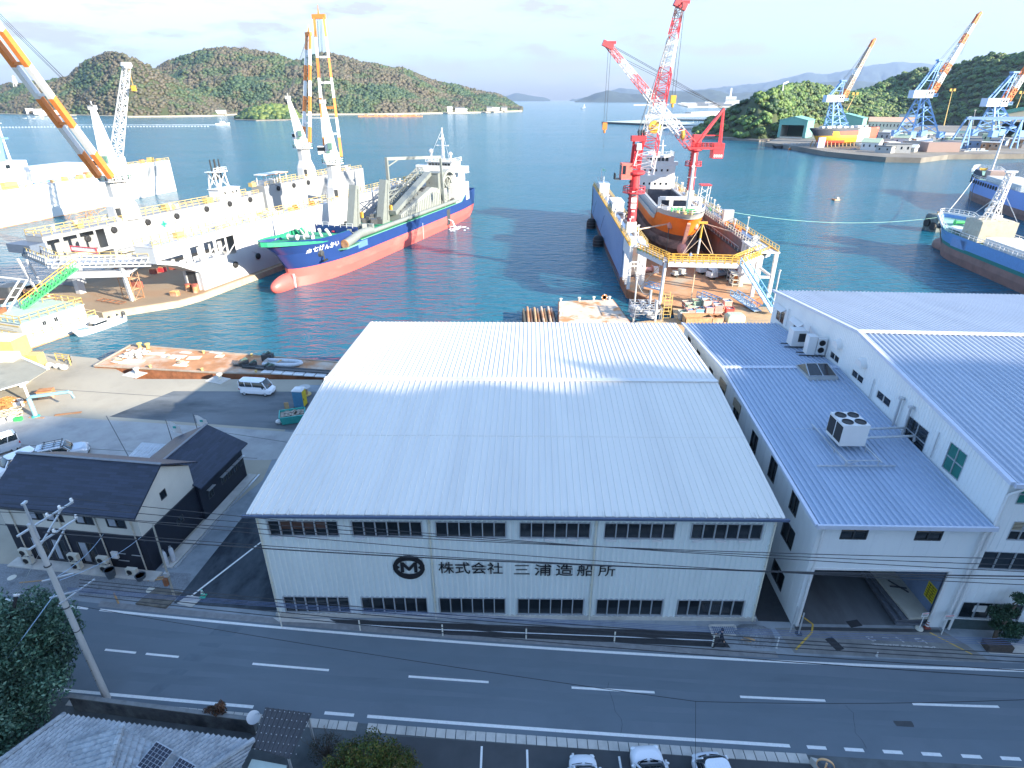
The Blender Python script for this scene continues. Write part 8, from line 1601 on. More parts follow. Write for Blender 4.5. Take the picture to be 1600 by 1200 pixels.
t=thing('covered_stack','stack under a pale green tarpaulin near the workshop roof','tarpaulin',(36.8,92.4,0));mb=MB();stack(mb,[(0,1.5,-1.0,1.0,.2),(.9,1.5,-1.0,1.0,.3),(1.25,1.2,-.8,.8,.4)]);mb.build('tarpaulin',M('tarp_green',(.40,.48,.36),.7,var=.1,bump=.4,bscale=3),t,smooth=50);mb=MB();mb.bx(-1.3,1.3,-.9,.9,-.0,.1);mb.build('pallet',WOOD,t)
t=thing('pipe_rack','silver rack of scaffold frames at the landing corner','rack',(22.4,94.6,0));mb=MB()
for k in range(5):
 for x0 in (-2.2,2.2):mb.bar((x0,-2.5+1.3*k,0),(x0,-2.5+1.3*k,2.2),.1)
 mb.bar((-2.2,-2.5+1.3*k,2.0),(2.2,-2.5+1.3*k,2.0),.1);mb.bar((-2.2,-2.5+1.3*k,1.2),(2.2,-2.5+1.3*k,1.2),.1)
for x0 in (-2.2,-.7,.8,2.2):mb.bar((x0,-2.5,2.1),(x0,2.7,2.1),.1);mb.bar((x0,-2.5,1.0),(x0,2.7,1.0),.08)
mb.build('frame',GALV,t);mb=MB();[mb.box((rr.uniform(-1.8,1.8),rr.uniform(-2.4,2.4),rr.uniform(.3,1.8)),(rr.uniform(.4,1.4),rr.uniform(.3,1.2),.4),rr.random()) for k in range(20)];mb.build('load',STEELW,t)
t=thing('ladder_tower','yellow scaffold ladder tower beside the silver rack','scaffold',(25.6,93.4,0));mb=MB();[mb.bar((x,y,0),(x,y,4.4),.1) for x in (-.6,.6) for y in (-.8,.8)];[mb.bar((-.6,y,.4+.6*k),(.6,y,.4+.6*k),.07) for y in (-.8,.8) for k in range(7)];[mb.bar((x,-.8,.7+1.2*k),(x,.8,1.3+1.2*k),.06) for x in (-.6,.6) for k in range(3)];mb.build('frame',YELP,t);mb=MB();mb.bx(-.6,.6,-.8,.8,2.4,2.46);mb.build('board',WOOD,t)
for x,y,h,lab in ((20.9,96.4,8.0,'tall thin white post at the barge corner of the landing'),(24.6,101.0,4.5,'thick white mooring post beside the dock mouth'),(46.0,99.5,6.5,'tall thin white post at the foot of the blue stair'),(23.6,92.2,3.4,'short white post at the warehouse roof edge')):
 t=thing('mooring_post',lab,'post',(x,y,-2 if y>96 and x<30 else 0));mb=MB();mb.tube((0,0,0),(0,0,h),.22 if h<5 else .13,10);mb.build('post',STEELW,t);mb=MB();mb.lathe((0,0,h),[(.26,0),(.26,.12),(.1,.2)],10);mb.build('cap',GREY,t)
mooring('white rope hanging in loops between dock frame and mooring post',dr(1.2,-8.5,4.5),V(24.6,101,2.2),2.4,.06,CREAMW);mooring('white rope from the dock edge to the mooring post',dr(4.4,-12,-.4),V(24.6,101,2.0),.6,.06,CREAMW)
bg=thing('flat_barge','small rusty flat barge behind the warehouse roof','barge',(13,97.5,WZ));BB=[(-5.4,-6.0),(6.6,-6.0),(5.6,6.8),(-4.6,5.6)];mb=MB();mb.prism(BB,-1,2.1);mb.build('hull',RUSTD,bg);mb=MB();mb.prism([(x*.97,y*.97) for x,y in BB],2.1,2.15);mb.build('deck',M('barge_pale',(.58,.47,.37),.9,var=.15,scale=.5,bump=.2,col2=(.45,.22,.09),spots=(.35,.52,.62)),bg)
for x,y in ((-4.2,5.0),(-.8,5.6),(1.9,6.0),(4.8,6.2),(-4.8,-2)):bollard(bg,(x,y,2.14),.3,.7,CREAMW)
t=thing('life_ring','orange life ring standing on the small barge','life ring',(16.8,103.3,.6));mb=MB();mb.lathe((0,0,0),[(.36,-.1),(.5,-.12),(.56,0),(.5,.12),(.36,.1),(.36,-.1)],18,'Y');mb.build('ring',ORG,t,smooth=60);mb=MB();[mb.box((.46*math.cos(a*1.57),0,.46*math.sin(a*1.57)),(.2,.28,.2)) for a in range(4)];mb.build('band',WHITE,t)
t=thing('pipe_bundle','bundle of rusty steel piles on a dark float beside the small barge','pipes',(4.8,96.5,WZ));mb=MB();mb.bx(-3,2.8,-5,4.4,-.6,1.0);mb.build('float',BLACK,t)
for k in range(9):mb=MB();mb.tube((-2.6+.62*k+rr.uniform(-.1,.1),-4.6,1.4+.25*(k % 2)),(-2.7+.62*k,4.2+rr.uniform(-.4,.4),1.4+.25*(k % 2)),.22,10);mb.build('pile',RUST if k % 3 else WOOD,t)
# ------------------------------------------------------------------ ships, dolphin and ropes on the right
def coaster(label,loc,rz,Ln,B,cols,zt,mastz,kind):
 t=thing('moored_ship',label,'ship',loc,rz);Mx=Matrix.Translation(t.location) @ Matrix.Rotation(rz,4,'Z');p=lambda n,m,f,par=None,**k:(lambda mb:(f(mb),mb.build(n,m,par or t,**k))[1])(MB());R=[]
 tzz=lambda u:zt+2.3*max(0,min(1,(.20-u)/.10));l_=[(-1.5,.8,5.5,3),(0,.95,4.6,2),(1.6,1,4.2,1),(3.0,1,3.8,.5),(3.8,1,3.2,.3),(lambda u:lerp(3.8,tzz(u),.6),1,1.0,.2),(tzz,1,-1.4,0)]
 p('hull',cols,lambda b:R.extend(hullform(b,Ln,B,l_,[0,0,0,1,2,2],n=34,entry=.30,flare=.4)),smooth=45);p('bulb',cols[0],lambda b:b.ball((0,3.6,.6),(1.4,5.6,2.4),16,10),smooth=60);kk=[k for k in range(35) if R[-1][0][k][1]<9.5][-1]
 p('bow_cap',WHITE,lambda b:[b.bar(r[k],r[k+1],.3,.5) for r in R[-1] for k in range(kk)]);p('foredeck',M('coaster_deck',(.22,.40,.36),.7,var=.2),lambda b:deckcap(b,R[-1],-.9,.96,0,33));[(p('railing',WHITE,lambda b:b.rail([V(q[0]*.97,q[1],q[2]) for q in r_[0 if kind==2 else kk::2]],1.0,1.5,.05,1)),p('bow_railing',WHITE,lambda b:b.rail([V(q[0]*.95,q[1],q[2]+.2) for q in r_[:kk+1:2]],1.0,1.3,.05,1))) for r_ in R[-1]]
 return t,p,R,Mx
HB=M('coaster_blue',(.12,.27,.52),.45,var=.08);HT=M('coaster_teal',(.01,.16,.14),.5);HBR=M('antifoul_brown',(.22,.13,.11),.65,var=.2,scale=.5);HLB=M('coaster_light_blue',(.22,.32,.64),.45,var=.06)
t,p,R,Mx=coaster('near moored coaster with brown, teal and blue hull and white lattice mast',(112.6,156.5,WZ),math.radians(173.5),60,11,[HBR,HT,HB],6.2,20,1)
BW=M('bridge_worn_white',(.46,.43,.34),.6,var=.10,scale=1.2,col2=(.34,.28,.19),spots=(.8,.55,.7))
p('bridge',BW,lambda b:(b.bx(-3.8,3.8,15,21.5,5.6,10.2),b.bx(-3.4,3.4,15.6,20.5,10.2,10.4)));p('bridge_window',GLASSD,lambda b:[b.bx(-2.8+1.5*k,-2.2+1.5*k,14.9,15.0,6.4,7.5) for k in range(4)]);p('lattice_mast',WHITE,lambda b:lattice(b,V(.6,18,10.4),V(0,19,20.5),2.0,1.0,8,.11));p('mast_top',WHITE,lambda b:(b.box((0,19,20.8),(2.4,.6,.4)),b.box((0,18.6,17.6),(1.6,.8,.5)),b.box((.4,18.2,14.0),(1.4,1.0,.5)),b.ball((1.4,17.6,12.4),.55)));p('mast_stay',WHITE,lambda b:[b.bar((0,18.8,16.5),(s*3.4,y,10.4),.12) for s in (-1,1) for y in (15.4,21.2)]);p('bridge_roof_gear',STEELW,lambda b:[b.box((x,17+x*.3,10.7),(.8,.8,.6)) for x in (-2.6,-1,1.6,2.8)])
p('windlass',GRN,lambda b:(b.lathe((0,7,7.6),[(.7,-1.4),(.4,-1.2),(.4,1.2),(.7,1.4)],12,'X'),b.box((-1.4,10,7.0),(1.6,2.2,.8))));p('hatch',STEELW,lambda b:(b.bx(-3.6,3.6,24,50,5.5,7.2),[b.bx(-3.7,3.7,24+3.2*k,24.2+3.2*k,7.2,7.35) for k in range(9)]));p('fender_plate',M('plate_blue2',(.16,.28,.50),.5),lambda b:b.bx(5.3,5.5,15,21,3.6,5.6));p('anchor',DARK,lambda b:b.ball((2.6,3.2,6.0),(.6,.8,.7)));p('white_cover',WHITE,lambda b:b.bx(-3.5,3.0,8.5,14,6.4,6.9))
t2,p2_,R2,Mx2=coaster('far moored coaster with light blue hull, brown bottom and tall white mast',(188.8,251.0,WZ),math.radians(162),66,13,[HBR,HLB,HLB],8.0,22,2)
p2_('fore_screen',DARK,lambda b:b.bx(-6.2,6.2,11,11.4,6,8.6));p2_('cargo_cover',M('dark_cover',(.05,.06,.08),.8),lambda b:b.extrude([V(5.2,8,8.4),V(5.2,17,8.4),V(5.2,15,10.6),V(5.2,10,10.8)],(-.6,0,0)));p2_('foremast',WHITE,lambda b:(b.tube((0,10,9),(0,11,23.5),.55,8,.25),b.box((0,10.8,21.5),(1.2,.6,.5))));p2_('deckhouse',M('tan_house',(.45,.33,.28),.7),lambda b:b.bx(-3,3.4,15,20,8,11));p2_('hatch',STEELW,lambda b:b.bx(-5,5,22,52,7.5,9.6));p2_('winch',YEL,lambda b:b.lathe((1.5,6.5,10.4),[(.8,-1.2),(.5,-1),(.5,1),(.8,1.2)],12,'X'));p2_('side_tyre',BLACK,lambda b:[b.lathe((6.5,16+2.4*k,6.8),[(.4,-.2),(.7,-.2),(.7,.2),(.4,.2)],10,'X') for k in range(14)])
do=thing('mooring_dolphin','weathered concrete mooring block with black tyres in the water','mooring block',(126.3,178.0,WZ),.15);mb=MB();stack(mb,[(-2,2.6,-2.6,2.6,.3),(4.2,2.5,-2.5,2.5,.3),(4.7,2.3,-2.3,2.3,.3)]);mb.build('block',M('wet_concrete',(.17,.19,.18),.85,var=.35,scale=.6,bump=.4,col2=(.06,.075,.07),spots=(.5,.45,.6)),do)
for k,(x,y,z) in enumerate([(-2.6,-1.4,1.6),(-2.6,1.0,2.2),(1.6,-2.7,1.6),(2.4,-2.6,3.4),(3.2,-1.6,2.6)]):mb=MB();mb.lathe((x,y,z),[(.4,-.4),(1.1,-.4),(1.1,.4),(.4,.4)],14,'X' if k<2 else 'Y');mb.build('tyre',BLACK,do)
mb=MB();mb.lathe((-.8,0,4.7),[(.35,0),(.25,.5),(.45,.7)],10);mb.build('bollard',YEL,do);mb=MB();mb.lathe((1.6,-.5,4.7),[(.4,0),(.3,.5),(.5,.8)],10);mb.build('bollard',DARK,do)
mooring('long pale green rope from the right dock across the water to the mooring block',dr(26,36,8.0),V(124.5,175.8,2.0),2.6,.04,GROPE);mooring('thick white rope from the mooring block to the far coaster bow',V(127.8,177.5,3.2),Mx2 @ V(0,-1.0,9.6),1.0,.12,CREAMW);mooring('dark rope from the far coaster bow into the water',Mx2 @ V(.8,-.8,9.4),V(156,207,WZ),.5,.12,DARK);mooring('black mooring chain from the near coaster bow into the water',Mx @ V(2.2,2.6,5.8),V(107.5,146.0,WZ),.2,.12,DARK);mooring('green rope from the mooring block to the near coaster bow',V(125.5,177,3.0),Mx @ V(1,0,8.0),.8,.10,GROPE)
t=thing('mooring_buoy','small rusty mooring raft floating alone in the middle of the bay','buoy',(125.4,236.3,WZ),.3);mb=MB();mb.bx(-1.3,1.3,-.8,.8,-.2,.5);mb.build('raft',RUST,t);mb=MB();mb.bx(.2,1.0,-.4,.4,.5,1.1);mb.build('box',CREAMW,t)
t=thing('marker_buoy','orange marker buoy near the far headland shore','buoy',(215,490,WZ));mb=MB();mb.ball((0,0,.5),1.0);mb.build('float',ORG,t);mb=MB();mb.tube((0,0,1),(0,0,2.4),.2);mb.build('rod',WHITE,t)
# ------------------------------------------------------------------ hills and islands across the bay
hl1,G1=hill('hill',[(-140,128),(-60,133),(0,131),(40,127),(80,122),(105,118),(130,95),(150,84),(175,77),(195,83),(215,91),(235,100),(255,112),(280,124),(310,140),(340,152),(365,165),(395,176)],[(-140,177),(0,178),(60,180),(120,180),(200,182.5),(260,182),(330,181),(380,178),(400,177.5)],1.16,1.5,SOIL,14,7)
hl2,G2=hill('hill',[(225,120),(245,102),(262,93),(285,84),(320,74),(345,72),(380,73),(405,77),(430,80),(450,90),(470,92),(490,84),(510,80),(535,84),(560,93),(600,101),(630,104),(650,110),(670,120),(690,127),(715,131),(745,140),(775,147),(795,155),(808,166),(816,172)],[(225,177.8),(400,178.5),(500,179),(600,178.5),(700,176.5),(760,175.5),(816,173.4)],1.22,1.6,SOIL,20,7)
hl3,G3=hill('hill',[(370,186),(376,174),(386,168),(400,164),(420,160),(435,161),(450,165),(460,172),(470,183)],[(370,187),(400,188),(450,187),(470,184.5)],1.05,1.12,SOIL,3,6,rows=8,step=3)
def forest(name,label,Gs,pal=PAL_A,seed=1,split=1,**k):
 P,R,T=zip(*[scatter(g,n,pal=pal,seed=seed+i,**k) for i,(g,n) in enumerate(Gs)]);P,R,T=np.concatenate(P),np.concatenate(R),np.concatenate(T)
 if split>1:
  r_=np.random.default_rng(seed+50);n=len(P);d=r_.normal(size=(n*split,3));d /= np.linalg.norm(d,axis=1)[:,None];d[:,2]=np.abs(d[:,2])*.8-.15
  P=np.repeat(P,split,0)+d*np.repeat(R,split)[:,None]*.72;R=np.repeat(R,split)*r_.uniform(.34,.58,n*split);T=np.repeat(T,split,0)*r_.uniform(.75,1.3,(n*split,1))
 o=blobs(name,P,R,T);tag(o,label,kind='stuff');return o
forest('forest','mixed green and brown winter woodland covering the peaked hill',[(G1,14000)],rmin=2.8,rmax=6.5,seed=3,rows=14)
forest('forest','mixed green and brown winter woodland covering the long island hill',[(G2,27000)],rmin=3.2,rmax=7.5,seed=9,rows=14)
forest('forest','dark green trees on the low wooded knoll',[(G3,900)],pal=PAL_G,rmin=4,rmax=7,seed=15,rows=10)
hl4,G4=hill('hill',[(1086,214),(1093,207),(1099,198),(1110,186),(1128,176),(1150,164),(1165,154),(1180,144),(1210,137),(1235,131),(1262,127),(1285,131),(1305,137),(1330,141),(1360,150),(1400,160),(1440,172)],[(1086,214.5),(1140,217.5),(1185,220.5),(1212,219),(1232,208),(1260,203),(1300,198),(1360,195),(1440,193)],1.13,1.35,SOIL,4,5,rows=12,step=3,fpow=.72)
hl5,G5=hill('hill',[(1290,158),(1320,146),(1345,138),(1372,128),(1400,118),(1425,108),(1442,103),(1458,106),(1475,111),(1492,102),(1510,93),(1535,84),(1560,81),(1580,83),(1610,78),(1680,70),(1760,80)],[(1290,196),(1400,193),(1500,195),(1600,199),(1760,206)],1.22,1.6,SOIL,10,6,rows=12,step=4)
forest('forest','broadleaf trees covering the dark headland',[(G4,1500)],pal=PAL_G,rmin=3.6,rmax=6.4,seed=21,split=9,rows=14,patchscale=.02)
forest('forest','evergreen woodland on the slope behind the far shipyard',[(G5,2600)],pal=np.vstack([PAL_G,PAL_G[:3],[[.14,.12,.07]]]),rmin=4.2,rmax=7.5,seed=33,split=8,rows=14,patchscale=.012)
FARM=M('far_woods',(.035,.055,.05),.95,var=.25,scale=.004)
hill('mountain',[(780,157),(792,150),(806,145),(818,147),(832,150),(850,152),(862,157)],[(780,158),(862,158)],1.1,1.4,FARM,20,0,rows=8,step=4)
hill('mountain',[(890,157),(920,151),(945,144),(970,137),(1000,141),(1040,143),(1090,140),(1130,136),(1165,132),(1195,129),(1230,122),(1262,113),(1292,116),(1330,108),(1370,101),(1400,97),(1440,99),(1500,104),(1600,96)],[(890,158),(1600,158)],1.15,1.4,FARM,90,0,rows=10,step=5)
hill('mountain',[(898,159),(915,152),(935,145),(950,140),(968,145),(985,147),(1010,146),(1050,142),(1080,143),(1110,139),(1140,147),(1180,143),(1240,133),(1290,128),(1340,126),(1420,135),(1500,140)],[(898,160),(1500,160)],1.15,1.4,FARM,40,0,rows=10,step=5)
def shore(name,pts,w,h,m):
 mb=MB();P=[at(u,v,WZ) for u,v in pts]
 rows=[[V(p.x*.997,p.y*.997,WZ-.5) for p in P],[V(p.x*.997,p.y*.997,WZ+h) for p in P],[V(p.x*(1+w),p.y*(1+w),WZ+h*1.4) for p in P]];mb.grid(rows);return struct(name,mb,m)
SAND=M('shore_sand',(.46,.40,.30),.9,var=.15,scale=.01)
shore('shore',[(-140,177.6),(0,178.6),(60,180.5),(120,180.6),(200,183.2),(260,182.7),(330,181.6),(372,179)],.02,1.8,SAND);shore('shore',[(465,180),(500,179.6),(600,179.2),(700,177.2),(760,176),(816,174)],.012,2.2,SAND);shore('shore',[(1084,215),(1140,218.6),(1186,221.8),(1214,220.5)],.012,1.6,ROCK);shore('shore',[(368,187.8),(400,188.8),(450,187.8),(472,185)],.006,1.2,ROCK)
# ------------------------------------------------------------------ far houses, pylon, piers, boats on the left
def tiny_house(label,u,v,w,d,h,wall_,roof_,group=None,z=0.0,cat='house',name='house',rz=0.0,flat=False,face=None):
 p=at(u,v,z);t=thing(name,label,cat,tuple(p),math.atan2(-p.x,p.y)+rz,group);mb=MB();g=lambda s:h+(0 if flat else w*.22*(1-abs(2*s/w-1)))
 mb.bx(-w/2,w/2,-d/2,d/2,-.5,h);mb.build('wall',wall_,t);mb=MB()
 if flat:mb.bx(-w/2-.3,w/2+.3,-d/2-.3,d/2+.3,h,h+.4)
 else:
  e=.5;r=d*.26
  mb.extrude([V(-w/2-e,-d/2-e,h-.1),V(-w/2-e,0,h+r),V(-w/2-e,d/2+e,h-.1)],(w+2*e,0,0))
 mb.build('roof',roof_,t);mb=MB();n=max(2,int(w/3.5))
 for k in range(n):x=lerp(-w/2,w/2,(k+.5)/n);mb.bx(x-.5,x+.5,-d/2-.06,-d/2,h*.4,h*.72)
 mb.build('window',GLASSD,t);return t
RG=M('roof_grey_far',(.16,.17,.18),.7);RW=M('roof_white_far',(.62,.62,.60),.7)
hn=['first','second','third','fourth','fifth','sixth','seventh','eighth','ninth','tenth']
for k,(u,v,w,h) in enumerate([(325,176,16,7),(334,175,14,8),(341,175.5,18,6),(350,174.5,15,8),(358,175,13,7),(366,174.5,16,8),(373,175,12,6),(346,177.5,22,5)]):tiny_house(hn[k]+' pale house from the left in the far cove village',u,v,w,10,h,WHITE if k % 3 else CREAMW,RW if k % 2 else RG,'houses of the far cove village',2)
for k,(u,v,w,h) in enumerate([(52,177.5,26,9),(60,178,18,8),(70,179,22,6),(80,179.3,24,5),(92,178.5,18,6)]):tiny_house(hn[k]+' pale waterside shed from the left below the pylon',u,v,w,12,h,WHITE,RW if k % 2 else CREAMW,'waterside sheds below the pylon',1,'shed','waterside_shed')
for k,(u,v,w,h,c) in enumerate([(703,174.2,14,9,WHITE),(719,174.5,26,8,WHITE),(727,175,10,5,CREAMW),(765,173.2,16,8,CREAMW),(775,172.8,20,6,WHITE),(788,172.2,18,7,CREAMW)]):tiny_house(hn[k]+' small building from the left on the long island shore road',u,v,w,12,h,c,RG if k % 2 else RW,'buildings on the island shore',3,'building','shore_building')
def pylon(label,u,vb,vt,Y,w):
 b_,t_=atY(u,vb,Y),atY(u-3,vt,Y);t=thing('pylon',label,'pylon',tuple(b_));H_=t_.z-b_.z;mb=MB()
 for sx in (-1,1):
  for sy in (-1,1):mb.bar((sx*w,sy*w,0),(sx*.5,sy*.5,H_),1.1)
 for k in range(6):z,z2=H_*k/6,H_*(k+1)/6;a,c=lerp(w,.5,k/6),lerp(w,.5,(k+1)/6);[mb.bar((s*a,q*a,z),(-s*c,q*c,z2),.6) for s in (-1,1) for q in (-1,1)]
 mb.build('tower',WHITE,t);mb=MB();[mb.bar((-w*.9,0,H_*f),(w*.9,0,H_*f),.7) for f in (.7,.82,.94)];mb.build('arm',WHITE,t)
pylon('white lattice power pylon on the low hill at far left',30,148,118,1900,8)
t=thing('fish_pier','long orange floating fish pier off the island shore','pier',tuple(at(612,182.4,WZ)));pm=MB();
for k in range(9):x=-66+16*k;pm.bx(x-8,x+7,-6+(2 if k>4 else -3)*.5,6,-.3,2.0+(1.5 if k in (3,6,7) else 0))
pm.build('raft',M('pier_orange',(.62,.25,.10),.8,var=.3,scale=.1),t);mb=MB();[mb.bx(-60+22*k,-54+22*k,-4,4,2,5) for k in range(6)];mb.build('hut',RUST,t)
t=thing('pier','low grey pier beside the wooded knoll','pier',tuple(at(505,184.6,WZ)));mb=MB();mb.bx(-26,26,-3,3,-.3,1.2);mb.build('deck',CONCL,t);mb=MB();[mb.bx(-24+12*k,-23+12*k,-3.2,3.2,-2,1.4) for k in range(5)];mb.build('pile',GREY,t)
def smallboat(label,u,v,L_,rz,cab=True,name='boat',group=None,col=None):
 p=at(u,v,WZ);t=thing(name,label,'boat',tuple(p),rz,group);mb=MB();R=hullform(mb,L_,L_*.28,[(-.3,.6,L_*.1,0),(0,.85,L_*.06,0),(lambda u_:L_*.09+L_*.05*(1-u_)**2,1,0,0)],[0,0],n=12,entry=.5);mb.build('hull',col or WHITE,t,smooth=50);mb=MB();deckcap(mb,R[-1],-.2);mb.build('deck',CREAMW,t)
 if cab:mb=MB();stack(mb,[(L_*.06,L_*.10,L_*.35,L_*.7,.3),(L_*.22,L_*.085,L_*.40,L_*.66,.3)]);mb.tube((0,L_*.55,L_*.2),(0,L_*.6,L_*.42),.12);mb.build('cabin',WHITE,t);mb=MB();mb.bx(-L_*.095,L_*.095,L_*.42,L_*.62,L_*.14,L_*.18);mb.build('window',GLASSD,t)
 return t
smallboat('white motor cruiser speeding past the wooded knoll with a wake',360,195,22,math.radians(90));p=at(346,195.2,WZ)
mb=MB();n=60
for k in range(n):u=k/n;x=p.x-4-u*260;mb.ball((x,p.y+random.uniform(-2,2)*(1+u),WZ+.02),(5,1.0+random.random()*1.6*(1-u*.5),.25*(1-u)+.05),7,4)
o=mb.build('wake',M('foam',(.8,.85,.86),.6));o['kind']='stuff';o['label']='white wake trailing behind the motor cruiser'
mb=MB();r_=random.Random(2)
for k in range(70):q=at(lerp(-20,330,k/70),lerp(199,197.5,k/70),WZ);mb.ball((q.x,q.y,WZ+.1),(1.4,1.0,.5),6,4)
o=mb.build('float_line',WHITE);o['kind']='stuff';o['label']='line of small white net floats across the bay'
smallboat('small white sail boat far out in the bay',912,170.5,20,.3)
mb=MB();q=at(912,170.5,WZ);mb.extrude([V(q.x,q.y,2),V(q.x+7,q.y,2),V(q.x+1,q.y,18)],(0,.4,0));tag(mb.build('sail',WHITE),'white sail of the small boat far out in the bay','sail')
for k in range(7):smallboat(hn[k]+' moored skiff from the left off the shed shore',42+13*k,185+((k*7) % 3)*.6,9,math.radians(80),False,'skiff','skiffs off the shed shore')
# ------------------------------------------------------------------ far harbour: breakwaters, works, boats
def mole(label,pts,h,m,top=None):
 P=[at(u,v,WZ) for u,v in pts];c=sum(P,V(0,0,0))/len(P);t=thing('breakwater',label,'breakwater',(c.x,c.y,WZ));q=[(p.x-c.x,p.y-c.y) for p in P];mb=MB();mb.prism(q,-1,h);mb.build('wall',m,t);mb=MB();mb.prism([(x*.985,y*.97) for x,y in q],h,h+.15);mb.build('top',top or CONCL,t)
mole('long grey breakwater with a pale top in front of the marina',[(940,193.0),(1060,198.5),(1120,200.2),(1120,197.0),(1060,193.0),(1000,190.0)],2.6,DARK,M('mole_top',(.42,.47,.42),.9));mole('thin pale breakwater beyond the marina',[(1008,183.2),(1075,181.4),(1160,179.4),(1160,178.2),(1075,179.8),(1008,181.6)],3.5,CONCL);mole('reclaimed pale land with low works in the far harbour',[(1058,163.5),(1075,168.0),(1150,167.2),(1210,164.5),(1210,160.6),(1060,161.6)],4,SAND);mole('short pale jetty at the foot of the headland',[(1070,177.5),(1080,177.9),(1150,174.8),(1150,173.8)],3.5,CONCL);mole('dark floating pontoon of the marina',[(1052,188.2),(1115,189.2),(1115,188.2),(1052,187.2)],1.5,DARK,DARK);mole('low quay below the marina with moored boats',[(1022,203.2),(1080,202.4),(1105,200.4),(1105,198.8),(1024,201.2)],2.2,CONCL)
mole('thin pale line of sea wall far beyond the marina',[(990,164.6),(1045,164.0),(1045,163.2),(990,163.8)],3,CONCL)
def tank(label,u,v,r,h):p=at(u,v,1);t=thing('tank',label,'tank',tuple(p));mb=MB();mb.lathe((0,0,0),[(r,0),(r,h),(r*.6,h*1.12),(.1,h*1.16)],20);mb.build('shell',WHITE,t);mb=MB();mb.lathe((0,0,h*.98),[(r*1.02,0),(r*1.02,.5)],20);mb.build('rim',GREY,t)
t=tiny_house('white power station block with a tall chimney on the far shore',1141,163.6,62,40,46,WHITE,RW,None,3,'power station','power_station',flat=True);mb=MB();mb.lathe((-8,0,46),[(7,0),(5.5,46)],14);mb.build('chimney',WHITE,t);mb=MB();mb.bx(31,52,-15,15,0,26);mb.build('annex',WHITE,t)
for k,(u,v,w,h) in enumerate([(1080,165.6,40,8),(1092,164.6,60,10),(1108,164.9,46,12),(1122,165.2,52,9),(1068,164.4,30,7),(1098,166.4,50,6),(1156,164.6,44,10),(1132,166.6,60,5)]):tiny_house(hn[k]+' low works building on the reclaimed far land',u,v,w,26,h,(WHITE,CREAMW,GREY)[k % 3],(RW,RG)[k % 2],'works on the reclaimed land',3,'works building','works_building')
for k in range(14):smallboat(hn[k % 10]+' white marina boat from the left, '+('front row' if k<10 else 'back row'),1038+7.2*(k % 10)+(3 if k>=10 else 0),194.5+(k % 3)*.9-(4 if k>=10 else 0),13,random.uniform(-.6,.6),True,'marina_boat','boats in the marina')
smallboat('blue and white work boat below the marina quay',1064,203.4,20,1.2,True,'work_boat',None,M('boat_pale_blue',(.45,.60,.75),.5))
# ------------------------------------------------------------------ shipyard under the headland
YP=[at(u,v,1.0) for u,v in [(1196,222.5),(1215,224),(1250,229),(1290,236),(1340,241),(1385,245),(1440,246),(1482,241),(1600,240),(1720,240)]]
mb=MB();poly=[(p.x,p.y) for p in YP]+[(at(1720,204,1).x,at(1720,204,1).y),(at(1500,196,1).x,at(1500,196,1).y),(at(1330,194,1).x,at(1330,194,1).y),(at(1235,207,1).x,at(1235,207,1).y)];mb.prism(poly,-6,.8);struct('shipyard_ground',mb,M('yard_far',(.19,.175,.15),.9,var=.25,scale=.05,col2=(.11,.10,.09),spots=(.02,.5,.65)))
SG=M('shed_green',(.17,.42,.36),.6,var=.06,scale=.1);SGR=M('shed_green_roof',(.22,.46,.42),.5,var=.06,scale=.1);DKG=M('deep_green',(.03,.16,.12),.7)
def bigshed(label,p,rz,w,d,h,wm,rm,opening=True):
 t=thing('shed',label,'shed',tuple(p),rz);mb=MB();rise=w*.12;g=gable(w,h,h+rise)
 wall(mb,(-w/2,-d/2),(w/2,-d/2),0,g,[(w*.1,w*.9,0,h*.72)] if opening else []);wall(mb,(w/2,-d/2),(w/2,d/2),0,h);wall(mb,(w/2,d/2),(-w/2,d/2),0,g);wall(mb,(-w/2,d/2),(-w/2,-d/2),0,h);mb.build('wall',wm,t)
 mb=MB();roof_sheet(mb,V(-w/2-.5,-d/2-.5,h),V(-w/2-.5,d/2+.5,h),V(0,d/2+.5,h+rise+.1),V(0,-d/2-.5,h+rise+.1),2.5,.12,.15,.3);roof_sheet(mb,V(w/2+.5,-d/2-.5,h),V(w/2+.5,d/2+.5,h),V(0,d/2+.5,h+rise+.1),V(0,-d/2-.5,h+rise+.1),2.5,.12,.15,.3);mb.build('roof',rm,t)
 if opening:mb=MB();[mb.bx(-w*.42,-w*.40,-d/2+2+4*k,-d/2+2.5+4*k,0,h*.9) for k in range(int(d/4))];mb.bx(-w*.4,w*.4,-d/2-.3,-d/2+.2,-.2,1.0);mb.build('inner_frame',CREAMW,t);mb=MB();mb.bx(-w*.44,w*.44,d/2-3,d/2-2.6,.0,h*.95);mb.build('back_wall',DKG,t)
 return t
bigshed('teal open ended ship shed at the foot of the headland',at(1238,214,1)+V(2,0,0),math.radians(-34),24,36,15,SG,SGR);bigshed('dark green shed behind the ship under construction',at(1318,203,1),math.radians(-38),40,26,13,SG,SGR,False);bigshed('big green roofed shed at the right edge of the far shipyard',at(1592,214,1)+V(0,0,0),math.radians(-28),52,60,19,M('shed_cream',(.60,.52,.36),.7),DKG)
tiny_house('cream two storey yard office behind the middle blue crane',1418,192.5,26,14,12,CREAMW,RG,None,1,'office','yard_office',flat=True);tiny_house('long pale curved roof store left of the middle blue crane',1390,203,46,18,9,CREAMW,M('roof_salmon',(.55,.36,.26),.8),None,1,'store','store')
S0=at(1271,231,1);us=thing('unfinished_ship','unfinished ship hull in yellow, red and grey blocks on the slipway','ship',(S0.x-2,S0.y+6,1.0),math.radians(-66));Ru=[]
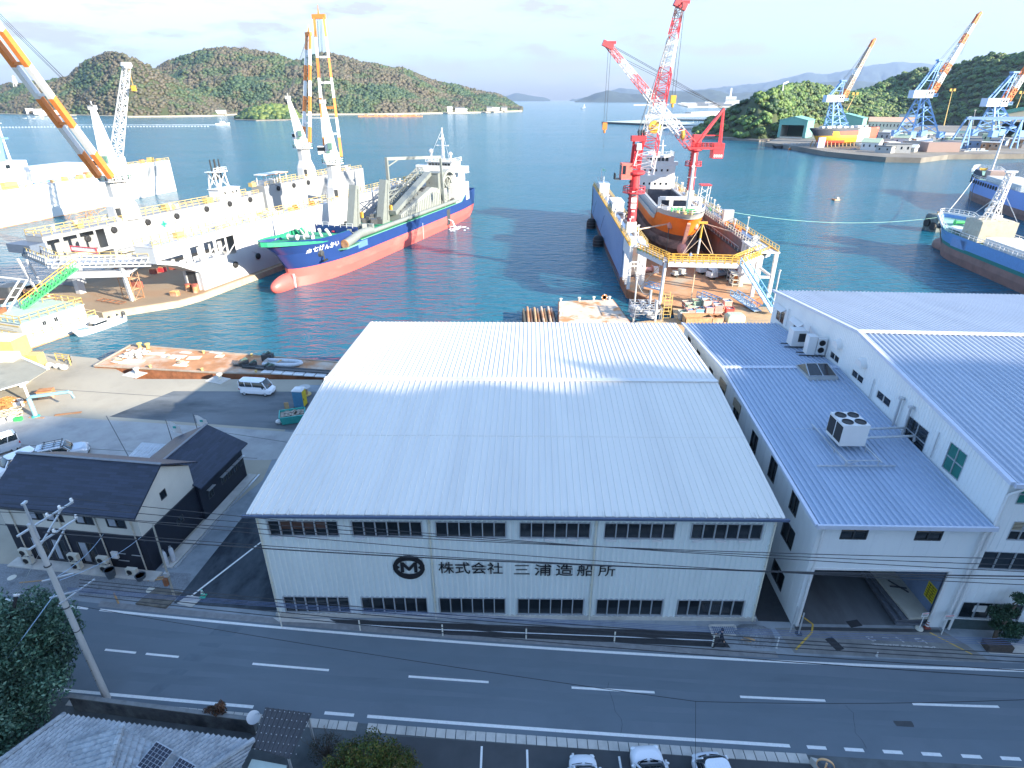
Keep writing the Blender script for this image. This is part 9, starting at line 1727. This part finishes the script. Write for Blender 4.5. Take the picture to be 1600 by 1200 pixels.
YW=M('block_yellow',(.66,.36,.03),.6);RB=M('block_red',(.68,.10,.06),.6);WB=M('block_pale',(.50,.53,.50),.6);NB=M('block_dark',(.05,.06,.08),.6)
mb=MB();hullform(mb,66,15,[(1.0,.35,12,2),(3.0,.85,10,1.5),(4.6,.95,8.4,1.2),(6.2,1,6.8,1),(7.8,1,5.2,.8),(9.4,1,3.5,.5),(10.8,1,1.8,.2),(12.0,1.0,0,0),(13.0,1.0,-.6,0)],[0]*8,n=44,entry=.36)
o=mb.build('hull',[YW,RB,WB,NB,BLUS],us)
for f in o.data.polygons:
 c=f.center;y,z=c.y,c.z
 f.material_index=3 if z>10.9 and y<42 else 4 if y<13 and z<3.5 else 3 if y<16 and z>8.5 else (1 if (22<y<42 and 7.8<z<10.6) or (y<30 and z<4) else 0 if y<42 else 2 if y<55 else 1 if 5<z or y>60 else 2)
mb=MB();mb.bx(-6.6,6.6,14,64,12.2,12.5);mb.build('deck',GREY,us);mb=MB();r_=random.Random(9);[mb.box((r_.uniform(-5,5),r_.uniform(8,62),13.2),(2,2.5,1.6)) for k in range(18)];mb.build('deck_gear',STEELW,us);mb=MB();[mb.bar((x,10+4*k,0),(x*.8,10+4*k,4),.5) for x in (-6,6) for k in range(12)];mb.build('shore',WOOD,us);mb=MB();[mb.bx(6.8,7.6,2+1.2*k,2.6+1.2*k,0,7) for k in range(6)];mb.build('sheeting',M('sheet_lilac',(.48,.50,.72),.7),us)
BC=M('crane_blue',(.20,.38,.66),.5,var=.08,scale=.2);BCD=M('crane_blue_dark',(.09,.20,.42),.5);JW=[M('jib_white',(.70,.70,.68),.5),M('jib_orange',(.72,.20,.05),.5),M('jib_tan',(.40,.33,.27),.6)]
def bluecrane(label,u,vb,Y,vhouse,uh,apex,tip,bands,legw,portal=True):
 b_=atY(u,vb,Y);hz=atY(uh,vhouse,Y);t=thing('blue_crane',label,'crane',tuple(b_));pt=lambda n,m,f,par=None:(lambda mb:(f(mb),mb.build(n,m,par or t,world=True))[1])(MB());z0,z1=b_.z,hz.z-2.5;cx_=hz.x
 for sx in (-1,1):
  for sy in (-1,1):pt('leg',BC,lambda b:(b.bar((b_.x+sx*legw,Y+sy*legw,z0),(cx_+sx*2.6,Y+sy*2.6,z1),1.1),b.box((b_.x+sx*legw,Y+sy*legw,z0+2.2),(4.2 if portal else 2.4,4.2 if portal else 2.4,4.4))))
 def br(b):
  for k in range(4):
   f0,f1=k/4,(k+1)/4;w0,w1=lerp(legw,2.6,f0),lerp(legw,2.6,f1);c0,c1=lerp(b_.x,cx_,f0),lerp(b_.x,cx_,f1);za,zb=lerp(z0+2,z1,f0),lerp(z0+2,z1,f1)
   for s in (-1,1):b.bar((c0-w0,Y+s*w0,za),(c1+w1,Y+s*w1,zb),.55);b.bar((c0+s*w0,Y-w0,za),(c1+s*w1,Y+w1,zb),.55);b.bar((c1-w1,Y+s*w1,zb),(c1+w1,Y+s*w1,zb),.5)
 pt('brace',BC,br);hs=pt('machine_house',M('house_blue_white',(.55,.64,.78),.5),lambda b:b.box((cx_-2.0,Y,hz.z),(15,7,5.5)));pt('house_face',WHITE,lambda b:b.box((cx_+2.8,Y-3.6,hz.z),(5.0,.4,5.2)),hs);pt('house_window',GLASSD,lambda b:[b.box((cx_+1.8+2.0*k,Y-3.85,hz.z+.8),(1.0,.2,1.2)) for k in range(2)],hs);pt('house_mark',WHITE,lambda b:[b.box((cx_-8+1.7*k,Y-3.6,hz.z-1.2),(1.0,.25,1.0)) for k in range(5)],hs);pt('balcony',BC,lambda b:(b.box((cx_+7.5,Y,hz.z-1.5),(5,4,.5)),b.rail([(cx_+5.2,Y-2,hz.z-1.2),(cx_+9.8,Y-2,hz.z-1.2)],1.5,2,.15,1)))
 ap,tp=atY(*apex,Y),atY(*tip,Y+6);ft=V(cx_+5.5,Y,hz.z+1.0)
 pt('back_tower',BC,lambda b:([b.bar((cx_-6,Y+s*2,hz.z+2),(ap.x,Y+s*1.2,ap.z),.8) for s in (-1,1)],[b.bar((cx_+3.5,Y+s*2,hz.z+2),(ap.x+1.2,Y+s*1.2,ap.z),.6) for s in (-1,1)],[b.bar(V(cx_-6,Y-2,hz.z+2).lerp(V(ap.x,Y-1.2,ap.z),f),V(cx_+3.5,Y-2,hz.z+2).lerp(V(ap.x+1.2,Y-1.2,ap.z),f),.4) for f in (.35,.65,.85)],b.box((ap.x+.6,Y,ap.z+.4),(4.5,4,1.2))))
 mb=MB();lattice(mb,ft,tp,4.2,1.6,len(bands)*4,.28,bands);mb.build('jib',JW,t,world=True);pt('jib_head',JW[1],lambda b:b.box(tp,(3.4,1.6,1.8),0,(0,-.6)));pt('rope',DARK,lambda b:[b.tube(ap+V(.5,s,.5),tp+V(0,s*.4,0),.10,4) for s in (-1,1)]+[b.tube(tp+V(.6*s,0,0),V(tp.x-6+s,tp.y,tp.z-26),.08,4) for s in (-1,1)])
bluecrane('left blue shipyard crane with a thin brownish jib, behind the unfinished ship',1307,206,560,154,1306,(1316,127),(1365,63),[1,2,2,0,2,2,2,1],8,False);bluecrane('middle blue shipyard crane on a heavy portal with a white and orange jib',1432,214,500,147,1443,(1468,95),(1530,22),[1,0,1,0,0,1,0,1],11);bluecrane('right blue shipyard crane cut by the picture edge',1556,213,470,160,1558,(1584,114),(1650,40),[1,0,1,0,1,0],10)
gp=thing('gantry_crane','blue portal gantry across the far shipyard quay','gantry',tuple(at(1540,226,1)));mb=MB();a,b_=at(1500,232,1),at(1578,232,1)
for p in (a,b_):
 mb=MB();q=p+V(0,14,0);mb.bar(p,p+V(2,0,19),1.0);mb.bar(q,p+V(2,6,19),1.0);mb.bar(p+V(5,0,0),p+V(2,0,19),.8);[mb.bar(p+V(.6*k,0,4.5*k),p+V(5-.8*k,0,4.5*k),.6) for k in (1,2,3)];mb.build('leg',BC,gp,world=True)
mb=MB();mb.bar(a+V(-2,0,20),b_+V(8,0,20),1.6,1.8);mb.build('girder',BCD,gp,world=True)
for u,vt,vb,Y,lab in ((1488,142,192,760,'tall floodlight tower with yellow lamps behind the middle crane'),(1336,148,168,720,'floodlight tower with yellow lamps behind the left crane'),(1597,146,176,700,'floodlight tower with yellow lamps near the right edge')):
 tp_,bt_=atY(u,vt,Y),atY(u-12,vb,Y);t=thing('floodlight_tower',lab,'floodlight',(bt_.x,Y,bt_.z-3));mb=MB();mb.bar((0,0,0),(tp_.x-bt_.x,0,tp_.z-bt_.z+3),.8,.8,.4,.4);mb.build('mast',YELP,t);mb=MB();[mb.box((tp_.x-bt_.x+s*2.2,0,tp_.z-bt_.z+4),(2.2,1.2,2.6)) for s in (-1,1)];mb.build('lamp',YEL,t)
for u,v,vt in ((1373,190,168),(1512,200,182),(1520,196,172)):p=at(u,v,1);q=atY(u+4,vt,p.y);t=thing('lamp_pole','slim grey lamp poles standing in the far shipyard','lamp post',tuple(p),0,'lamp poles of the far shipyard');mb=MB();mb.bar((0,0,0),(q.x-p.x,0,q.z-1),.4);mb.build('pole',GREY,t);mb=MB();mb.box((q.x-p.x,0,q.z-1),(3,.6,.5));mb.build('arm',GREY,t)
t=thing('white_beacon','white slanted lamp mast rising over the headland trees','mast',tuple(atY(1223,142,700)));mb=MB();a,c=atY(1223,142,700),atY(1224,131,700);mb.bar(a,c,.8);mb.bar(c,atY(1232,127.5,700),.8,1.6);mb.build('mast',WHITE,t,world=True)
r_=random.Random(17);cols_=[('grey',GREY),('cream',CREAMW),('green',M('pale_green_far',(.36,.46,.34),.8)),('blue',M('dull_blue',(.22,.30,.44),.7)),('brown',RUST),('white',WHITE)];used_l=set();cnt=0
spots_=[(1378,219),(1392,216),(1405,220),(1420,217),(1436,222),(1450,218),(1465,221),(1478,216),(1490,222),(1376,228),(1392,231),(1408,227),(1425,231),(1442,228),(1470,228),(1488,231),(1350,226),(1505,214),(1518,219),(1530,214),(1545,222),(1560,226),(1585,230),(1598,224),(1400,238),(1415,236),(1500,226),(1520,231),(1545,233),(1360,234),(1382,238)]
for k,(u,v) in enumerate(spots_):
 cn,cm_=cols_[k % 6];w,d,h=r_.uniform(7,16),r_.uniform(5,10),r_.uniform(2.5,6)
 sect='left of the middle crane' if u<1430 else 'between the middle crane and gantry' if u<1505 else 'under the gantry' if u<1560 else 'at the right edge'
 tiny_house('low '+cn+' store or block in the far yard, '+sect+(', front' if v>229 else ', middle' if v>219 else ', rear'),u,v,w,d,h,cm_,(RG,RW,cols_[2][1])[k % 3],'low stores of the far shipyard',1,'store','yard_store',r_.uniform(-.4,.4),k % 2==0)
def qbarge(label,u0,u1,v,d,h,m,load=None,cab=False):
 a,b_=at(u0,v,WZ),at(u1,v,WZ);t=thing('quay_barge',label,'barge',(a.x,a.y,WZ),math.atan2(b_.y-a.y,b_.x-a.x));L_=(b_-a).length;mb=MB();mb.extrude([V(0,0,-.5),V(L_,0,-.5),V(L_+2,0,h),V(-2,0,h)],(0,d,0));mb.build('hull',m,t);mb=MB();[mb.lathe((3+5*k,-.3,h*.55),[(.3,-.3),(.9,-.3),(.9,.3),(.3,.3)],10,'Y') for k in range(int(L_/5))];mb.build('tyre',BLACK,t);mb=MB()
 if load:mb.bx(*load[0]);mb.build('load',load[1],t)
 else:[mb.box((r_.uniform(2,L_-2),r_.uniform(1,d-1),h+.6),(3,2,1.4)) for k in range(8)];mb.build('gear',GREY,t)
qbarge('rusty orange barge moored at the far shipyard quay',1391,1424,244,10,3.0,RUST);qbarge('grey barge with a big brown box at the far shipyard quay',1430,1502,245.5,14,3.0,M('barge_blue_grey',(.16,.26,.36),.7),((8,30,2,11,3,9),M('load_brown',(.28,.20,.18),.8)));qbarge('dark barge in front of the unfinished ship',1330,1390,241,9,2.4,DARK);qbarge('small pale blue work boat hull at the quay end',1512,1538,243,6,3.2,M('boat_pale_blue',(.45,.60,.75),.5));qbarge('small white launch at the barge end',1504,1513,244.5,4,2.4,WHITE);qbarge('long dark pontoon along the headland quay',1215,1290,232,7,2.2,DARK)
for u0,u1,v,lab in ((1380,1432,217,'white boat hull laid up in the far yard, longer'),(1432,1470,219,'white boat hull laid up in the far yard, shorter'),(1335,1372,231,'white boat hull laid up beside the unfinished ship')):
 a,b_=at(u0,v,1.2),at(u1,v,1.2);t=thing('laid_up_boat',lab,'boat',tuple(a),math.atan2(b_.y-a.y,b_.x-a.x)-math.pi/2);mb=MB();hullform(mb,(b_-a).length,5,[(.5,.6,2,0),(2,1,.6,0),(3.4,1.05,0,0)],[0,0],n=12);mb.build('hull',WHITE,t);mb=MB();[mb.bx(-1.8,1.8,5+4*k,7.5+4*k,3.2,5.0) for k in range(max(1,int((b_-a).length/9)))];mb.build('cabin',CREAMW,t)
# ------------------------------------------------------------------ air between here and the far hills
mb=MB();mb.bx(-19000,19000,-700-300,19500,-10.5,1150);hz=mb.build('haze',None)
hm=bpy.data.materials.new('haze');hm.use_nodes=True;n_=hm.node_tree;n_.nodes.remove(n_.nodes['Principled BSDF'])
pv=n_.nodes.new('ShaderNodeVolumePrincipled');pv.inputs['Color'].default_value=(.50,.68,1.0,1);pv.inputs['Density'].default_value=.00004;pv.inputs['Anisotropy'].default_value=0.2
n_.links.new(pv.outputs[0],[x for x in n_.nodes if x.type=='OUTPUT_MATERIAL'][0].inputs['Volume']);hz.data.materials.clear();hz.data.materials.append(hm);hz['kind']='stuff';hz['label']='thin blue air over the bay'
